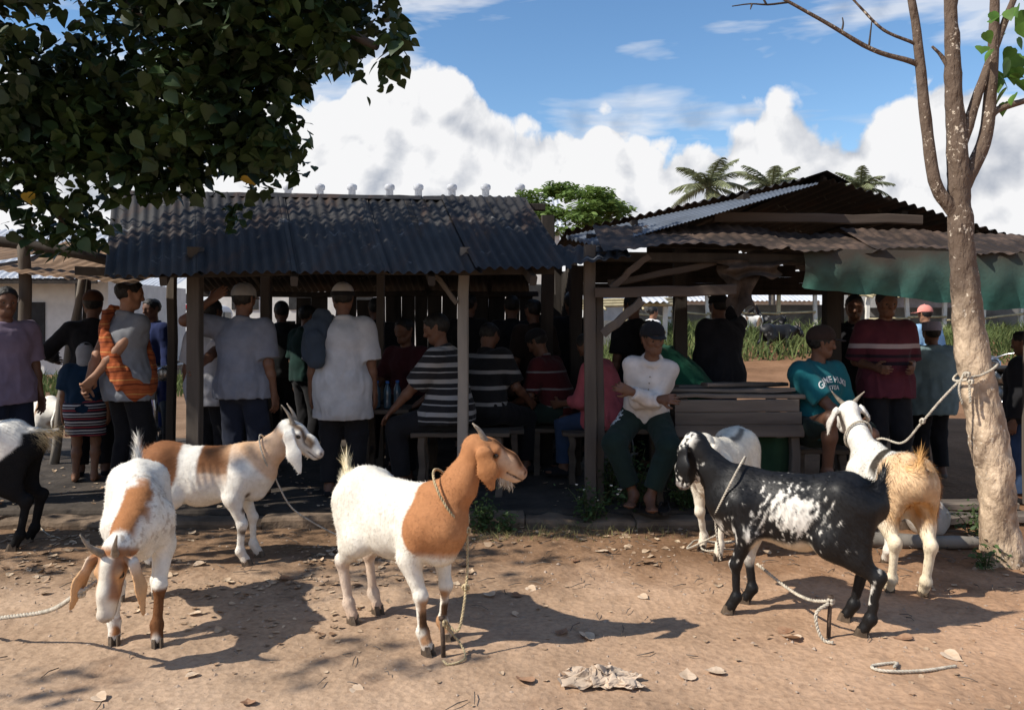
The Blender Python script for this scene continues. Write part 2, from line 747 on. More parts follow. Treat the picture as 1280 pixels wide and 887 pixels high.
def build_ground():
    xs = axis_coords(-4.2, 4.2, 0.03, -700, 700)
    ys = axis_coords(2.2, 7.2, 0.03, -400, 1200)
    X, Y = np.meshgrid(xs, ys, indexing='ij')
    P = np.stack([X.ravel(), Y.ravel(), np.zeros(X.size)], 1)
    P[:, 2] = ground_z(P)
    # hoof prints and small clods pressed into the yard
    rp_ = np.random.default_rng(12)
    for _ in range(900):
        cx, cy = rp_.uniform(-3.6, 3.6), rp_.uniform(2.5, 5.5)
        ra_, rb_ = rp_.uniform(0.025, 0.05), rp_.uniform(0.02, 0.035)
        an_ = rp_.uniform(0, 3.14)
        ix = np.searchsorted(xs, [cx - 0.12, cx + 0.12])
        iy = np.searchsorted(ys, [cy - 0.12, cy + 0.12])
        gx_, gy_ = np.meshgrid(xs[ix[0]:ix[1]] - cx, ys[iy[0]:iy[1]] - cy, indexing='ij')
        u_ = (gx_ * math.cos(an_) + gy_ * math.sin(an_)) / ra_
        w_ = (-gx_ * math.sin(an_) + gy_ * math.cos(an_)) / rb_
        q_ = u_ * u_ + w_ * w_
        dz_ = rp_.choice([-1, -1, -1, 0.8]) * rp_.uniform(0.004, 0.013) * (np.exp(-q_) - 0.45 * np.exp(-(q_ - 2.2) ** 2))
        idx_ = (np.arange(ix[0], ix[1])[:, None] * len(ys) + np.arange(iy[0], iy[1])[None, :])
        P[idx_.ravel(), 2] += dz_.ravel()
    nx, ny = X.shape
    i = np.arange(nx - 1)[:, None] * ny + np.arange(ny - 1)[None, :]
    i = i.ravel()
    F = np.stack([i, i + ny, i + ny + 1, i + 1], 1)
    m = bpy.data.materials.new('dirt')
    m.use_nodes = True
    nt = m.node_tree
    nt.nodes.clear()
    N = nt.nodes.new
    L = nt.links.new
    out = N('ShaderNodeOutputMaterial')
    b = N('ShaderNodeBsdfPrincipled')
    b.inputs['Roughness'].default_value = 0.95
    b.inputs['Specular IOR Level'].default_value = 0.15
    L(b.outputs[0], out.inputs[0])
    tc = N('ShaderNodeTexCoord')
    vec = tc.outputs['Object']

    def noise(s, d=6, r=0.6):
        n = N('ShaderNodeTexNoise')
        n.inputs['Scale'].default_value = s
        n.inputs['Detail'].default_value = d
        n.inputs['Roughness'].default_value = r
        L(vec, n.inputs['Vector'])
        return n.outputs[0]

    def ramp(f, stops):
        r = N('ShaderNodeValToRGB')
        e = r.color_ramp.elements
        e[0].position, e[0].color = stops[0][0], (*stops[0][1], 1)
        e[1].position, e[1].color = stops[-1][0], (*stops[-1][1], 1)
        for p, c in stops[1:-1]:
            k = e.new(p)
            k.color = (*c, 1)
        L(f, r.inputs[0])
        return r.outputs[0]

    def mix(fac, a, b_, blend='MIX'):
        x = N('ShaderNodeMix')
        x.data_type = 'RGBA'
        x.blend_type = blend
        if isinstance(fac, float):
            x.inputs[0].default_value = fac
        else:
            L(fac, x.inputs[0])
        for s, i_ in ((a, 6), (b_, 7)):
            if isinstance(s, tuple):
                x.inputs[i_].default_value = (*s, 1)
            else:
                L(s, x.inputs[i_])
        return x.outputs[2]
    base = ramp(noise(1.3, 8, 0.62), [(0.3, (0.27, 0.185, 0.122)), (0.5, (0.43, 0.302, 0.205)), (0.7, (0.55, 0.40, 0.285))])
    fine = ramp(noise(34, 6, 0.7), [(0.30, (0.66, 0.63, 0.60)), (0.52, (0.97, 0.97, 0.97)), (0.75, (1.15, 1.14, 1.13))])
    c = mix(0.85, base, fine, 'MULTIPLY')
    # reddish soil to the right, damp dark patches
    sp = N('ShaderNodeSeparateXYZ')
    L(vec, sp.inputs[0])
    mr = N('ShaderNodeMapRange')
    mr.inputs[1].default_value = -0.8
    mr.inputs[2].default_value = 2.6
    L(sp.outputs[0], mr.inputs[0])
    c = mix(mr.outputs[0], c, (1.04, 0.90, 0.80), 'MULTIPLY')
    damp = ramp(noise(2.6, 5, 0.6), [(0.52, (1, 1, 1)), (0.68, (0.55, 0.5, 0.46))])
    c = mix(0.7, c, damp, 'MULTIPLY')
    # humus stains and painted-in tree shade darken the soil towards the kerb
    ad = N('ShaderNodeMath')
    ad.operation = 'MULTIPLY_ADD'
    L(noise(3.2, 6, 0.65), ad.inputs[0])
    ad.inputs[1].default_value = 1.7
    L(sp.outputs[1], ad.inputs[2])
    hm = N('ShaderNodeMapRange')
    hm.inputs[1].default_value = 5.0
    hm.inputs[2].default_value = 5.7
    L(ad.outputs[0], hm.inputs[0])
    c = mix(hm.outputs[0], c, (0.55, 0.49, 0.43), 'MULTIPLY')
    # far ground turns to pale dust, and to grass on the far bank
    L(c, b.inputs['Base Color'])
    bp = N('ShaderNodeBump')
    bp.inputs['Distance'].default_value = 0.0045
    hs = N('ShaderNodeMath')
    hs.operation = 'ADD'
    L(noise(40, 6, 0.7), hs.inputs[0])
    vo = N('ShaderNodeTexVoronoi')
    vo.inputs['Scale'].default_value = 28
    L(vec, vo.inputs['Vector'])
    L(vo.outputs['Distance'], hs.inputs[1])
    L(hs.outputs[0], bp.inputs['Height'])
    L(bp.outputs[0], b.inputs['Normal'])
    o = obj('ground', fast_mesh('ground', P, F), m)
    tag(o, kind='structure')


build_ground()
M_CONC = mat('concrete', (0.15, 0.108, 0.075), 0.92, 0.35, 5, 0.006, 40)
M_CONC2 = mat('pale_concrete', (0.34, 0.29, 0.23), 0.92, 0.3, 5, 0.006, 40)


def rough_block(name, mt, x0, x1, y0, y1, z0, z1, parent=None, amp=0.012, seed=0, step=0.05):
    """a worn block: rounded, chipped top edges"""
    nx = max(4, int((x1 - x0) / step))
    prof = [(y0, z0), (y0, z1 - 0.03), (y0 + 0.012, z1 - 0.008), (y0 + 0.04, z1), ((y0 + y1) / 2, z1), (y1 - 0.04, z1), (y1, z1 - 0.02), (y1, z0)]
    vs = []
    for x in np.linspace(x0, x1, nx):
        for (y, z) in prof:
            vs.append((x, y, z))
    vs = np.array(vs)
    top = (vs[:, 2] > z0 + 1e-6)
    d = np.stack([vnoise(vs, 7, seed + k, 3) for k in range(3)], 1) * amp
    vs += d * top[:, None]
    k = len(prof)
    F = [(i * k + j, i * k + j + 1, (i + 1) * k + j + 1, (i + 1) * k + j) for i in range(nx - 1) for j in range(k - 1)]
    F = [f[::-1] for f in F]
    F += [tuple(range(k)), tuple((nx - 1) * k + j for j in range(k))[::-1]]
    return obj(name, fast_mesh(name, vs, F, False), mt, parent)


kerb = empty('kerb', (0, 0, 0))
tag(kerb, kind='structure')
xk = -6.0
kk = 0
while xk < 2.3:
    ln = random.uniform(0.75, 1.15)
    rough_block('kerb_stone', M_CONC, xk, xk + ln - 0.012, 5.52 + random.uniform(-0.015, 0.015), 5.74, -0.03, 0.058 + random.uniform(-0.018, 0.012), kerb, 0.026, 11 + kk)
    xk += ln
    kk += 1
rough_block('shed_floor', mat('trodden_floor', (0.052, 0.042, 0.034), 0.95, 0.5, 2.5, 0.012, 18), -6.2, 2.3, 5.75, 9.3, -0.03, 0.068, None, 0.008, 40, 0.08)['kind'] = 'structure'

# ------------------------------------------------------------------ wood, sheet metal
M_WOOD = mat('weathered_wood', (0.090, 0.074, 0.060), 0.85, 0.4, 4, 0.004, 22, stretch=(1, 1, 0.12))
M_WOODX = mat('weathered_wood_long', (0.070, 0.052, 0.040), 0.85, 0.4, 4, 0.004, 22, stretch=(0.12, 1, 1))
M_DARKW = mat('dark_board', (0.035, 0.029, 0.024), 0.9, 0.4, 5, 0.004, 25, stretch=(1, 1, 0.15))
M_PALEW = mat('pale_post', (0.185, 0.165, 0.14), 0.85, 0.35, 4, 0.004, 24, stretch=(1, 1, 0.12))
M_BLUETIN = mat('blue_grey_tin', (0.085, 0.10, 0.125), 0.75, 0.25, 3, 0.001, 40, spec=0.2)
M_RUST = mat('rusty_tin', (0.026, 0.018, 0.014), 0.85, 0.3, 5, 0.003, 30, col2=(0.15, 0.098, 0.07), vlo=0.45, vhi=0.78)


def tin_rust_dapples(nt, N, L, tc, colout):
    """pale patches painting in sun dapples, and brown rust streaks running down the sheets"""
    def noise(sc, st, d=6):
        mp = N('ShaderNodeMapping')
        mp.inputs['Scale'].default_value = st
        L(tc.outputs['Object'], mp.inputs[0])
        n = N('ShaderNodeTexNoise')
        n.inputs['Scale'].default_value = sc
        n.inputs['Detail'].default_value = d
        n.inputs['Roughness'].default_value = 0.65
        L(mp.outputs[0], n.inputs['Vector'])
        return n.outputs[0]
    for f, lo, hi, c in ((noise(2.2, (2.2, 0.5, 0.5)), 0.52, 0.72, (0.060, 0.034, 0.022)), (noise(3.4, (1, 1.6, 1.6)), 0.63, 0.72, (0.21, 0.205, 0.20))):  # rust streaks first, then sun dapples painted as pale patches
        mr = N('ShaderNodeMapRange')
        mr.inputs[1].default_value = lo
        mr.inputs[2].default_value = hi
        L(f, mr.inputs[0])
        mx = N('ShaderNodeMix')
        mx.data_type = 'RGBA'
        L(mr.outputs[0], mx.inputs[0])
        L(colout, mx.inputs[6])
        mx.inputs[7].default_value = (*c, 1)
        colout = mx.outputs[2]
    return colout


M_TIN = mat('dark_tin', (0.024, 0.023, 0.023), 0.75, 0.3, 3, 0.0015, 60, spec=0.2, col2=(0.058, 0.056, 0.055), stretch=(1, 0.35, 0.35), vlo=0.4, vhi=0.75, extra=tin_rust_dapples)
M_TIN2 = mat('worn_dappled_tin', (0.018, 0.018, 0.020), 0.8, 0.3, 4, 0.0015, 60, spec=0.2, col2=(0.042, 0.040, 0.040), stretch=(1, 0.4, 0.4), vlo=0.4, vhi=0.8, extra=tin_rust_dapples)
M_TAN = mat('tan_sheet', (0.22, 0.14, 0.085), 0.85, 0.3, 4, 0.003, 30)


def corr(p00, p10, p11, p01, wave=0.075, amp=0.012, nv=7, sag=0.0, seed=0, ragged=0.0, flat=False, warp=0.006):
    """corrugated sheet: u runs p00 -> p10 across the waves, v runs p00 -> p01 along them"""
    p00, p10, p11, p01 = (V(*p) for p in (p00, p10, p11, p01))
    L_ = np.linalg.norm(p10 - p00)
    nw = max(1, round(L_ / wave))
    nu = nw * 6 + 1
    u = np.linspace(0, 1, nu)[:, None]
    v = np.linspace(0, 1, nv)[None, :]
    vv = np.repeat(v, nu, 0).copy()
    if ragged:
        ed = vnoise(np.stack([u[:, 0] * L_ * 3, np.zeros(nu), np.full(nu, seed)], 1), 1.7, seed, 3) * ragged
        vv[:, 0] += ed
    U = np.repeat(u, nv, 1)
    P = ((1 - U) * (1 - vv))[..., None] * p00 + (U * (1 - vv))[..., None] * p10 + (U * vv)[..., None] * p11 + ((1 - U) * vv)[..., None] * p01
    n = nrm(np.cross(p10 - p00, p01 - p00))
    if n[2] < 0:
        n = -n
    wv = np.sin(U * nw * 2 * np.pi) * amp
    bend = vnoise(P.reshape(-1, 3), 1.4, seed, 2).reshape(U.shape) * warp - sag * np.sin(np.pi * vv)
    dent = np.minimum(0, vnoise(P.reshape(-1, 3), 4.5, seed + 3, 2).reshape(U.shape) + 0.25) * warp * 2.5
    P = P + (wv + bend + dent)[..., None] * n
    i = (np.arange(nu - 1)[:, None] * nv + np.arange(nv - 1)[None, :]).ravel()
    F = np.stack([i, i + nv, i + nv + 1, i + 1], 1)
    return fast_mesh('sheet', P.reshape(-1, 3), F, True)


def lerp(a, b, t):
    return V(*a) * (1 - t) + V(*b) * t


def post(name, a, b, w, t, mt, parent, twist=0.0, jit=0.004):
    """sawn timber with slightly uneven edges"""
    m = MB()
    a = V(*a)
    b = V(*b)
    n = 7
    d = nrm(b - a)
    ref = V(0, 1, 0) if abs(d[2]) > 0.8 else V(0, 0, 1)
    s = nrm(np.cross(d, ref))
    u = np.cross(s, d)
    vs = []
    c = 0.006
    for i in range(n):
        q = i / (n - 1)
        p = a + (b - a) * q + s * random.gauss(0, jit) + u * random.gauss(0, jit)
        for (i1, j1) in ((1, 1), (-1, 1), (-1, -1), (1, -1)):
            pr = [(w / 2 - c, t / 2), (w / 2, t / 2 - c)]
            if i1 * j1 > 0:
                pr = pr[::-1]
            for (x, y) in pr:
                vs.append(p + s * (i1 * x + random.gauss(0, jit * 0.4)) + u * (j1 * y + random.gauss(0, jit * 0.4)))
    F = []
    for i in range(n - 1):
        for k in range(8):
            k2 = (k + 1) % 8
            F.append((i * 8 + k, i * 8 + k2, (i + 1) * 8 + k2, (i + 1) * 8 + k))
    F += [tuple(range(8))[::-1], tuple((n - 1) * 8 + k for k in range(8))]
    m.add(np.array(vs), F)
    return m.build(name, mt, parent)


def pole(name, pts, r0, r1, mt, parent, n=10, seg=8, wob=0.006):
    P = spline(pts, n) if len(pts) > 2 else np.array([lerp(pts[0], pts[1], t) for t in np.linspace(0, 1, n)])
    P = P + rng.normal(0, wob, P.shape)
    m = MB().tube(P, np.linspace(r0, r1, len(P)), seg)
    return m.build(name, mt, parent, True)


# ------------------------------------------------------------------ the long tin-roofed shed on the left
shed = empty('market_shed', (-1.2, 5.9, 0), 0,
             'long open market shed with dark corrugated tin roof, left of centre', 'shed')


def rel(parent, *p):
    return V(*p) - V(*parent.location)


def sh(*p):
    return rel(shed, *p)


EL, ER = V(-2.78, 5.45, 1.735), V(0.41, 5.45, 1.765)          # eave ends
TL, TR = V(-3.62, 7.25, 2.585), V(0.12, 7.25, 2.52)           # ridge ends
cuts = [0.0, 0.20, 0.40, 0.60, 0.795, 1.0]
for i in range(5):
    a, b = cuts[i], min(1.0, cuts[i + 1] + 0.015)
    dz = V(0, 0, 0.006 * ((i * 2) % 3) + 0.012 * (i == 4))
    me = corr(sh(*(lerp(EL, ER, a) + dz + V(0, random.uniform(-0.03, 0.02), 0))), sh(*(lerp(EL, ER, b) + dz)), sh(*(lerp(TL, TR, b) + dz)), sh(*(lerp(TL, TR, a) + dz)),
              0.076, 0.013, 8, 0.01, 20 + i)
    obj('roof_sheet', me, (M_TIN, M_TIN2, M_TIN, M_TIN, M_TIN2)[i], shed)
BL, BR = V(-3.6, 9.3, 1.75), V(0.2, 9.3, 1.75)
for i in range(4):
    a, b = i / 4, min(1, (i + 1) / 4 + 0.01)
    me = corr(sh(*lerp(TL, TR, a)) + V(0, 0.02, 0.01), sh(*lerp(TL, TR, b)) + V(0, 0.02, 0.01), sh(*lerp(BL, BR, b)), sh(*lerp(BL, BR, a)), 0.076, 0.013, 5, 0.01, 50 + i)
    obj('roof_sheet', me, M_TIN2, shed)
for i in range(4):   # ridge caps
    a, b = lerp(TL, TR, i / 4 + 0.003), lerp(TL, TR, (i + 1) / 4)
    m = MB()
    n = 10
    vs = []
    for k in range(n):
        p = sh(*lerp(a, b, k / (n - 1)))
        vs += [p + V(0, -0.10, -0.028), p + V(0, 0, 0.022 + random.gauss(0, 0.002)), p + V(0, 0.10, -0.025)]
    m.add(vs, [(k * 3 + j, k * 3 + 3 + j, k * 3 + 4 + j, k * 3 + 1 + j) for k in range(n - 1) for j in (0, 1)])
    m.build('ridge_cap', M_TIN2, shed)
zf = 0.06
for (px, y, mt, w) in ((243, 5.85, M_WOOD, 0.095), (578, 5.85, M_PALEW, 0.075), (214, 7.4, M_WOOD, 0.07), (332, 7.5, M_WOOD, 0.09), (475, 7.5, M_WOOD, 0.07), (683, 7.6, M_DARKW, 0.12)):
    x = (px - 640) * y / 1000
    top = 1.80 + max(0, (y - 5.45)) * 0.40
    post('post', sh(x, y, zf), sh(x + 0.01, y, min(top, 2.42)), w, w, mt, shed)
for (y, z) in ((5.72, 1.775), (7.25, 2.44), (9.1, 1.72)):
    post('beam', sh(-3.1 if y < 6 else -3.5, y, z), sh(0.3, y, z + 0.01), 0.09, 0.06, M_DARKW, shed)
for x in (-2.4, -1.5, -0.55, 0.15):
    post('rafter', sh(x, 5.5, 1.70), sh(x - 0.4, 7.2, 2.49), 0.05, 0.07, M_DARKW, shed)
    post('rafter', sh(x - 0.4, 7.3, 2.49), sh(x - 0.4, 9.2, 1.70), 0.05, 0.07, M_DARKW, shed)
post('brace', sh(-0.40, 5.82, 1.55), sh(-0.60, 5.82, 1.80), 0.07, 0.035, M_WOOD, shed)
# back wall of upright boards with gaps where the light comes through
x = -3.45
k = 0
while x < 0.75:
    w = random.uniform(0.13, 0.19)
    gap = 0.006
    z0, z1 = 0.07, 1.72
    px = 640 + 1000 * x / 9.12
    if x <= -2.6:
        z1 = 1.30 + 0.06 * (k % 3)
    if -2.60 < x < -1.45:
        z1 = 1.66 + 0.06 * ((k * 7) % 5) / 5 - (0.22 if k % 4 == 0 else 0)
        gap = 0.010
    if -0.02 < x < 0.45 and k % 2 == 0:
        z1 = 1.50
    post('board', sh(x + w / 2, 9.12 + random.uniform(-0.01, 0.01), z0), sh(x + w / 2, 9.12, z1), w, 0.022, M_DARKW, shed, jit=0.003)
    x += w + gap
    k += 1
post('rail', sh(-3.45, 9.15, 0.9), sh(0.75, 9.15, 0.92), 0.07, 0.04, M_DARKW, shed)
# side screen of boards between the two sheds
for i in range(11):
    y = 7.7 + i * 0.13
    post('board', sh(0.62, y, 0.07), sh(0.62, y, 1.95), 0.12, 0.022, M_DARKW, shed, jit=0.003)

# bench and table inside the shed
M_BENCHW = mat('bench_wood', (0.085, 0.066, 0.05), 0.75, 0.35, 5, 0.003, 26, stretch=(0.15, 1, 1))


def bench(name, label, x0, x1, y, z, depth=0.32, planks=3, group=None, mt=None):
    mt = mt or M_BENCHW
    e = empty(name, ((x0 + x1) / 2, y, zf), 0, label, 'bench', group)
    w = depth / planks
    h = z - zf
    lx = (x1 - x0) / 2
    for i in range(planks):
        post('plank', (-lx, -depth / 2 + w * (i + .5), h - 0.018), (lx, -depth / 2 + w * (i + .5), h - 0.018), w - 0.008, 0.036, mt, e, jit=0.002)
    for sx in (-1, 1):
        for sy in (-1, 1):
            post('leg', (sx * (lx - 0.08), sy * (depth / 2 - 0.05), 0), (sx * (lx - 0.08), sy * (depth / 2 - 0.05), h - 0.037), 0.055, 0.055, mt, e)
        post('stretcher', (sx * (lx - 0.08), -depth / 2 + 0.085, h * 0.45), (sx * (lx - 0.08), depth / 2 - 0.085, h * 0.45), 0.03, 0.05, mt, e)
    return e


bench('bench', 'dark plank bench under the seated man in the black and white striped polo', -0.78, -0.02, 6.30, 0.565)
bench('bench', 'dark plank bench under the person in the pink shirt', 0.42, 1.02, 6.78, 0.50)
bench('table', 'low plank table with water bottles inside the left shed', -1.25, -0.82, 6.55, 0.72, 0.4, 3)['category'] = 'table'

# ------------------------------------------------------------------ the gabled shed on the right
shed2 = empty('gabled_shed', (2.3, 6.2, 0), 0, 'gabled open shed with rusty awning and teal tarpaulin, right of centre', 'shed')


def s2(*p):
    return rel(shed2, *p)


AP = V(2.58, 6.72, 2.625)
EA = V(0.45, 6.72, 2.16)
for i in range(4):
    a, b = i / 4, min(1, (i + 1) / 4 + 0.01)
    A, B = lerp(EA, AP, a), lerp(EA, AP, b)
    off = V(0, 4.3, 0.0)
    obj('roof_sheet', corr(s2(*A) + V(0, 0.02 * (i % 2), 0.02), s2(*B) + V(0, 0, 0.02), s2(*(B + off)) + V(0, 0, 0.02), s2(*(A + off)) + V(0, 0, 0.02), 0.076, 0.014, 5, 0.0, 70 + i), M_TIN2, shed2)
obj('rake_sheet', corr(s2(0.70, 6.08, 1.995), s2(2.32, 6.08, 2.462), s2(2.58, 6.71, 2.60), s2(0.456, 6.71, 2.135), 0.03, 0.0035, 4, 0, 81, warp=0.004), M_BLUETIN, shed2)
# toothed lower lip of that sheet
m = MB()
vs = []
nt_ = 19
for k in range(nt_):
    p = lerp(V(0.456, 6.70, 2.13), V(0.71, 6.08, 1.995), k / (nt_ - 1))
    z = -0.028 if k % 2 else -0.008
    vs += [s2(*p) + V(0, -0.004, 0.012), s2(*p) + V(-0.004, -0.004, z)]
m.add(vs, [(2 * k, 2 * k + 1, 2 * k + 3, 2 * k + 2) for k in range(nt_ - 1)])
m.build('rake_lip', M_BLUETIN, shed2)
AR = V(2.47, 6.38, 2.575)
ARE = V(4.75, 6.38, 1.86)
for i in range(4):
    a, b = i / 4, min(1, (i + 1) / 4 + 0.01)
    A, B = lerp(AR, ARE, a), lerp(AR, ARE, b)
    obj('roof_sheet', corr(s2(*A), s2(*B), s2(*(B + V(0, 4.6, 0))), s2(*(A + V(0, 4.6, 0))), 0.076, 0.014, 5, 0, 90 + i), M_TIN2, shed2)
m = MB()
m.add([s2(2.36, 6.4, 2.575), s2(2.52, 6.4, 2.628), s2(2.70, 6.4, 2.535), s2(2.36, 11, 2.575), s2(2.52, 11, 2.628), s2(2.70, 11, 2.535)], [(0, 1, 4, 3), (1, 2, 5, 4)])
m.build('ridge_cap', M_TIN2, shed2)
# rusty awning, in uneven sheets
awx = [0.66, 1.35, 2.0, 2.62, 3.3, 4.0, 4.7]
for i in range(6):
    x0, x1 = awx[i] - 0.02, awx[i + 1] + 0.03
    zj = random.uniform(-0.012, 0.012)
    yj = random.uniform(-0.05, 0.05)
    sl = -0.012 * i
    obj('awning_sheet', corr(s2(x0, 5.68 + yj, 1.955 + zj + sl), s2(x1, 5.70 + yj, 1.965 - zj + sl), s2(x1, 6.36, 2.165 + 0.008 * (i % 2) + sl), s2(x0, 6.36, 2.17 + 0.008 * (i % 2) + sl), 0.085, 0.0055, 9, 0.012, 100 + i, 0.22, warp=0.04), M_RUST, shed2)
# timber frame
zc = 0.06
post('post', s2(0.575, 5.87, zc), s2(0.57, 5.87, 1.98), 0.085, 0.07, M_WOOD, shed2)
post('post', s2(0.655, 5.95, zc), s2(0.65, 5.95, 1.66), 0.055, 0.06, M_WOOD, shed2)
post('post', s2(1.47, 7.0, zc), s2(1.47, 7.0, 2.30), 0.11, 0.10, M_DARKW, shed2)
post('post', s2(2.62, 6.6, zc), s2(2.64, 6.6, 2.06), 0.12, 0.11, M_DARKW, shed2)
post('post', s2(3.86, 5.95, zc), s2(3.87, 5.95, 1.84), 0.09, 0.09, M_WOOD, shed2)
post('post', s2(0.60, 10.4, zc), s2(0.60, 10.4, 2.14), 0.1, 0.1, M_DARKW, shed2)
post('post', s2(4.25, 10.4, zc), s2(4.25, 10.4, 1.92), 0.1, 0.1, M_DARKW, shed2)
post('beam', s2(0.60, 5.80, 1.625), s2(1.62, 5.80, 1.65), 0.05, 0.075, M_WOODX, shed2)
post('beam', s2(1.62, 6.42, 2.255), s2(3.28, 6.42, 2.235), 0.06, 0.075, M_WOODX, shed2)
post('beam', s2(0.60, 6.46, 2.08), s2(4.2, 6.46, 2.0), 0.07, 0.09, M_DARKW, shed2)
post('beam', s2(0.60, 5.92, 1.90), s2(4.5, 5.92, 1.85), 0.06, 0.07, M_DARKW, shed2)
post('brace', s2(0.655, 5.78, 1.33), s2(0.94, 5.78, 1.57), 0.03, 0.06, M_WOOD, shed2)
post('brace', s2(0.72, 5.82, 1.66), s2(0.99, 5.82, 1.90), 0.05, 0.05, M_WOODX, shed2)
post('brace', s2(0.72, 5.98, 1.70), s2(1.52, 5.98, 1.86), 0.05, 0.05, M_WOODX, shed2)
for x in (1.0, 1.9, 3.2, 4.0):
    zz = 2.16 + (x - 0.45) * 0.218 if x < 2.5 else 2.575 - (x - 2.47) * 0.314
    post('purlin', s2(x, 6.5, zz - 0.055), s2(x, 10.9, zz - 0.055), 0.05, 0.06, M_DARKW, shed2)
# boards closing the far end of the roof space
for i in range(12):
    z0 = 1.80 + i * 0.078
    xl = max(0.5, 0.45 + (z0 - 2.10) / 0.218 + 0.2)
    xr = min(4.6, 2.50 + (2.50 - z0) / 0.314)
    if xr - xl > 0.25:
        post('gable_board', s2(xl, 10.55 + 0.01 * (i % 2), z0), s2(xr, 10.55 + 0.01 * (i % 2), z0 + random.uniform(-.006, .006)), 0.02, 0.080, M_DARKW, shed2, jit=0.002)
# side awning flap between the two sheds
obj('side_flap', corr(s2(0.25, 5.62, 1.80), s2(0.84, 5.62, 1.88), s2(0.86, 6.05, 1.99), s2(0.36, 6.3, 2.02), 0.09, 0.01, 5, 0.01, 120), M_TIN2, shed2)

# teal tarpaulin hung from the awning edge
def tarp_fade(nt, N, L, tc, c):
    """brown dust stain soaking the upper part of the cloth"""
    sp = N('ShaderNodeSeparateXYZ')
    L(tc.outputs['Object'], sp.inputs[0])
    no = N('ShaderNodeTexNoise')
    no.inputs['Scale'].default_value = 3.5
    no.inputs['Detail'].default_value = 6
    L(tc.outputs['Object'], no.inputs['Vector'])
    a = N('ShaderNodeMath')
    a.operation = 'MULTIPLY_ADD'
    L(no.outputs[0], a.inputs[0])
    a.inputs[1].default_value = 0.30
    L(sp.outputs[2], a.inputs[2])
    mr = N('ShaderNodeMapRange')
    mr.inputs[1].default_value = -0.02
    mr.inputs[2].default_value = 0.30
    L(a.outputs[0], mr.inputs[0])
    mx = N('ShaderNodeMix')
    mx.data_type = 'RGBA'
    L(mr.outputs[0], mx.inputs[0])
    L(c, mx.inputs[6])
    mx.inputs[7].default_value = (0.10, 0.082, 0.064, 1)
    return mx.outputs[2]


M_TARP = mat('teal_tarpaulin', (0.085, 0.26, 0.225), 0.7, 0.3, 6, 0.003, 60, trans=0.55, extra=tarp_fade)
nu, nv = 130, 22
U, Vv = np.meshgrid(np.linspace(0, 1, nu), np.linspace(0, 1, nv), indexing='ij')
xx = 2.07 + U * 2.6
drop = 0.36 + 0.05 * np.sin(xx * 2.1) + 0.035 * vnoise(np.stack([xx.ravel() * 2, 0 * xx.ravel(), 0 * xx.ravel()], 1), 2.2, 5, 3).reshape(xx.shape)
drop = drop * smooth01((xx - 2.0) / 0.22 + 0.55)
zz = 1.945 - 0.06 * (xx - 2.05) / 2.6 - Vv * drop
fold = 0.02 * np.sin(xx * 23 + 2 * Vv) * Vv + 0.05 * vnoise(np.stack([xx.ravel(), zz.ravel() * 0.5, 0 * xx.ravel()], 1), 3.0, 9, 3).reshape(xx.shape) * (0.3 + Vv)
yy = 5.70 + fold - 0.10 * np.sin(np.pi * Vv) * 0.6
P = np.stack([xx.ravel(), yy.ravel(), zz.ravel()], 1)
tl = V(3.4, 5.7, 1.75)
i = (np.arange(nu - 1)[:, None] * nv + np.arange(nv - 1)[None, :]).ravel()
tarp = obj('tarpaulin', fast_mesh('tarpaulin', P - tl, np.stack([i, i + 1, i + nv + 1, i + nv], 1)), M_TARP, None, tl)
tag(tarp, 'stained teal tarpaulin hanging from the rusty awning behind the thin tree', 'tarpaulin')

# torn sacking hanging in the opening
M_SACK = mat('sacking', (0.062, 0.046, 0.036), 0.95, 0.45, 9, 0.006, 45)


def cloth_strip(name, label, x0, x1, z0, z1, y, sx, seed, cat='cloth'):
    nu, nv = 18, 26
    U, W = np.meshgrid(np.linspace(0, 1, nu), np.linspace(0, 1, nv), indexing='ij')
    width = (x1 - x0) * (1 - 0.35 * W + 0.18 * np.sin(W * 7 + seed))
    xx = (x0 + x1) / 2 + (U - 0.5) * width + sx * W
    zz = z1 - W * (z1 - z0) * (1 - 0.25 * np.abs(np.sin(U * 5 + seed)))
    yy = y + 0.035 * np.sin(U * 9 + W * 3 + seed) + 0.03 * np.sin(W * 9 + U * 2)
    P = np.stack([xx.ravel(), yy.ravel(), zz.ravel()], 1)
    c = V((x0 + x1) / 2, y, z0)
    i = (np.arange(nu - 1)[:, None] * nv + np.arange(nv - 1)[None, :]).ravel()
    o = obj(name, fast_mesh(name, P - c, np.stack([i, i + 1, i + nv + 1, i + nv], 1)), M_SACK, None, c)
    return tag(o, label, cat)


cloth_strip('sacking', 'torn brown sacking hanging under the awning above the dark jacket', 1.56, 1.83, 1.44, 1.84, 5.98, 0.02, 1)
cloth_strip('sacking', 'bunched scrap of sacking on the beam left of the teal tarpaulin', 1.50, 2.02, 1.72, 1.87, 5.86, 0.0, 2)

# ------------------------------------------------------------------ shelter at the left edge
shel = empty('pole_shelter', (-4.2, 6.6, 0), 0, 'rough pole shelter with tan sheet awning at the left edge', 'shelter')


def s3(*p):
    return rel(shel, *p)


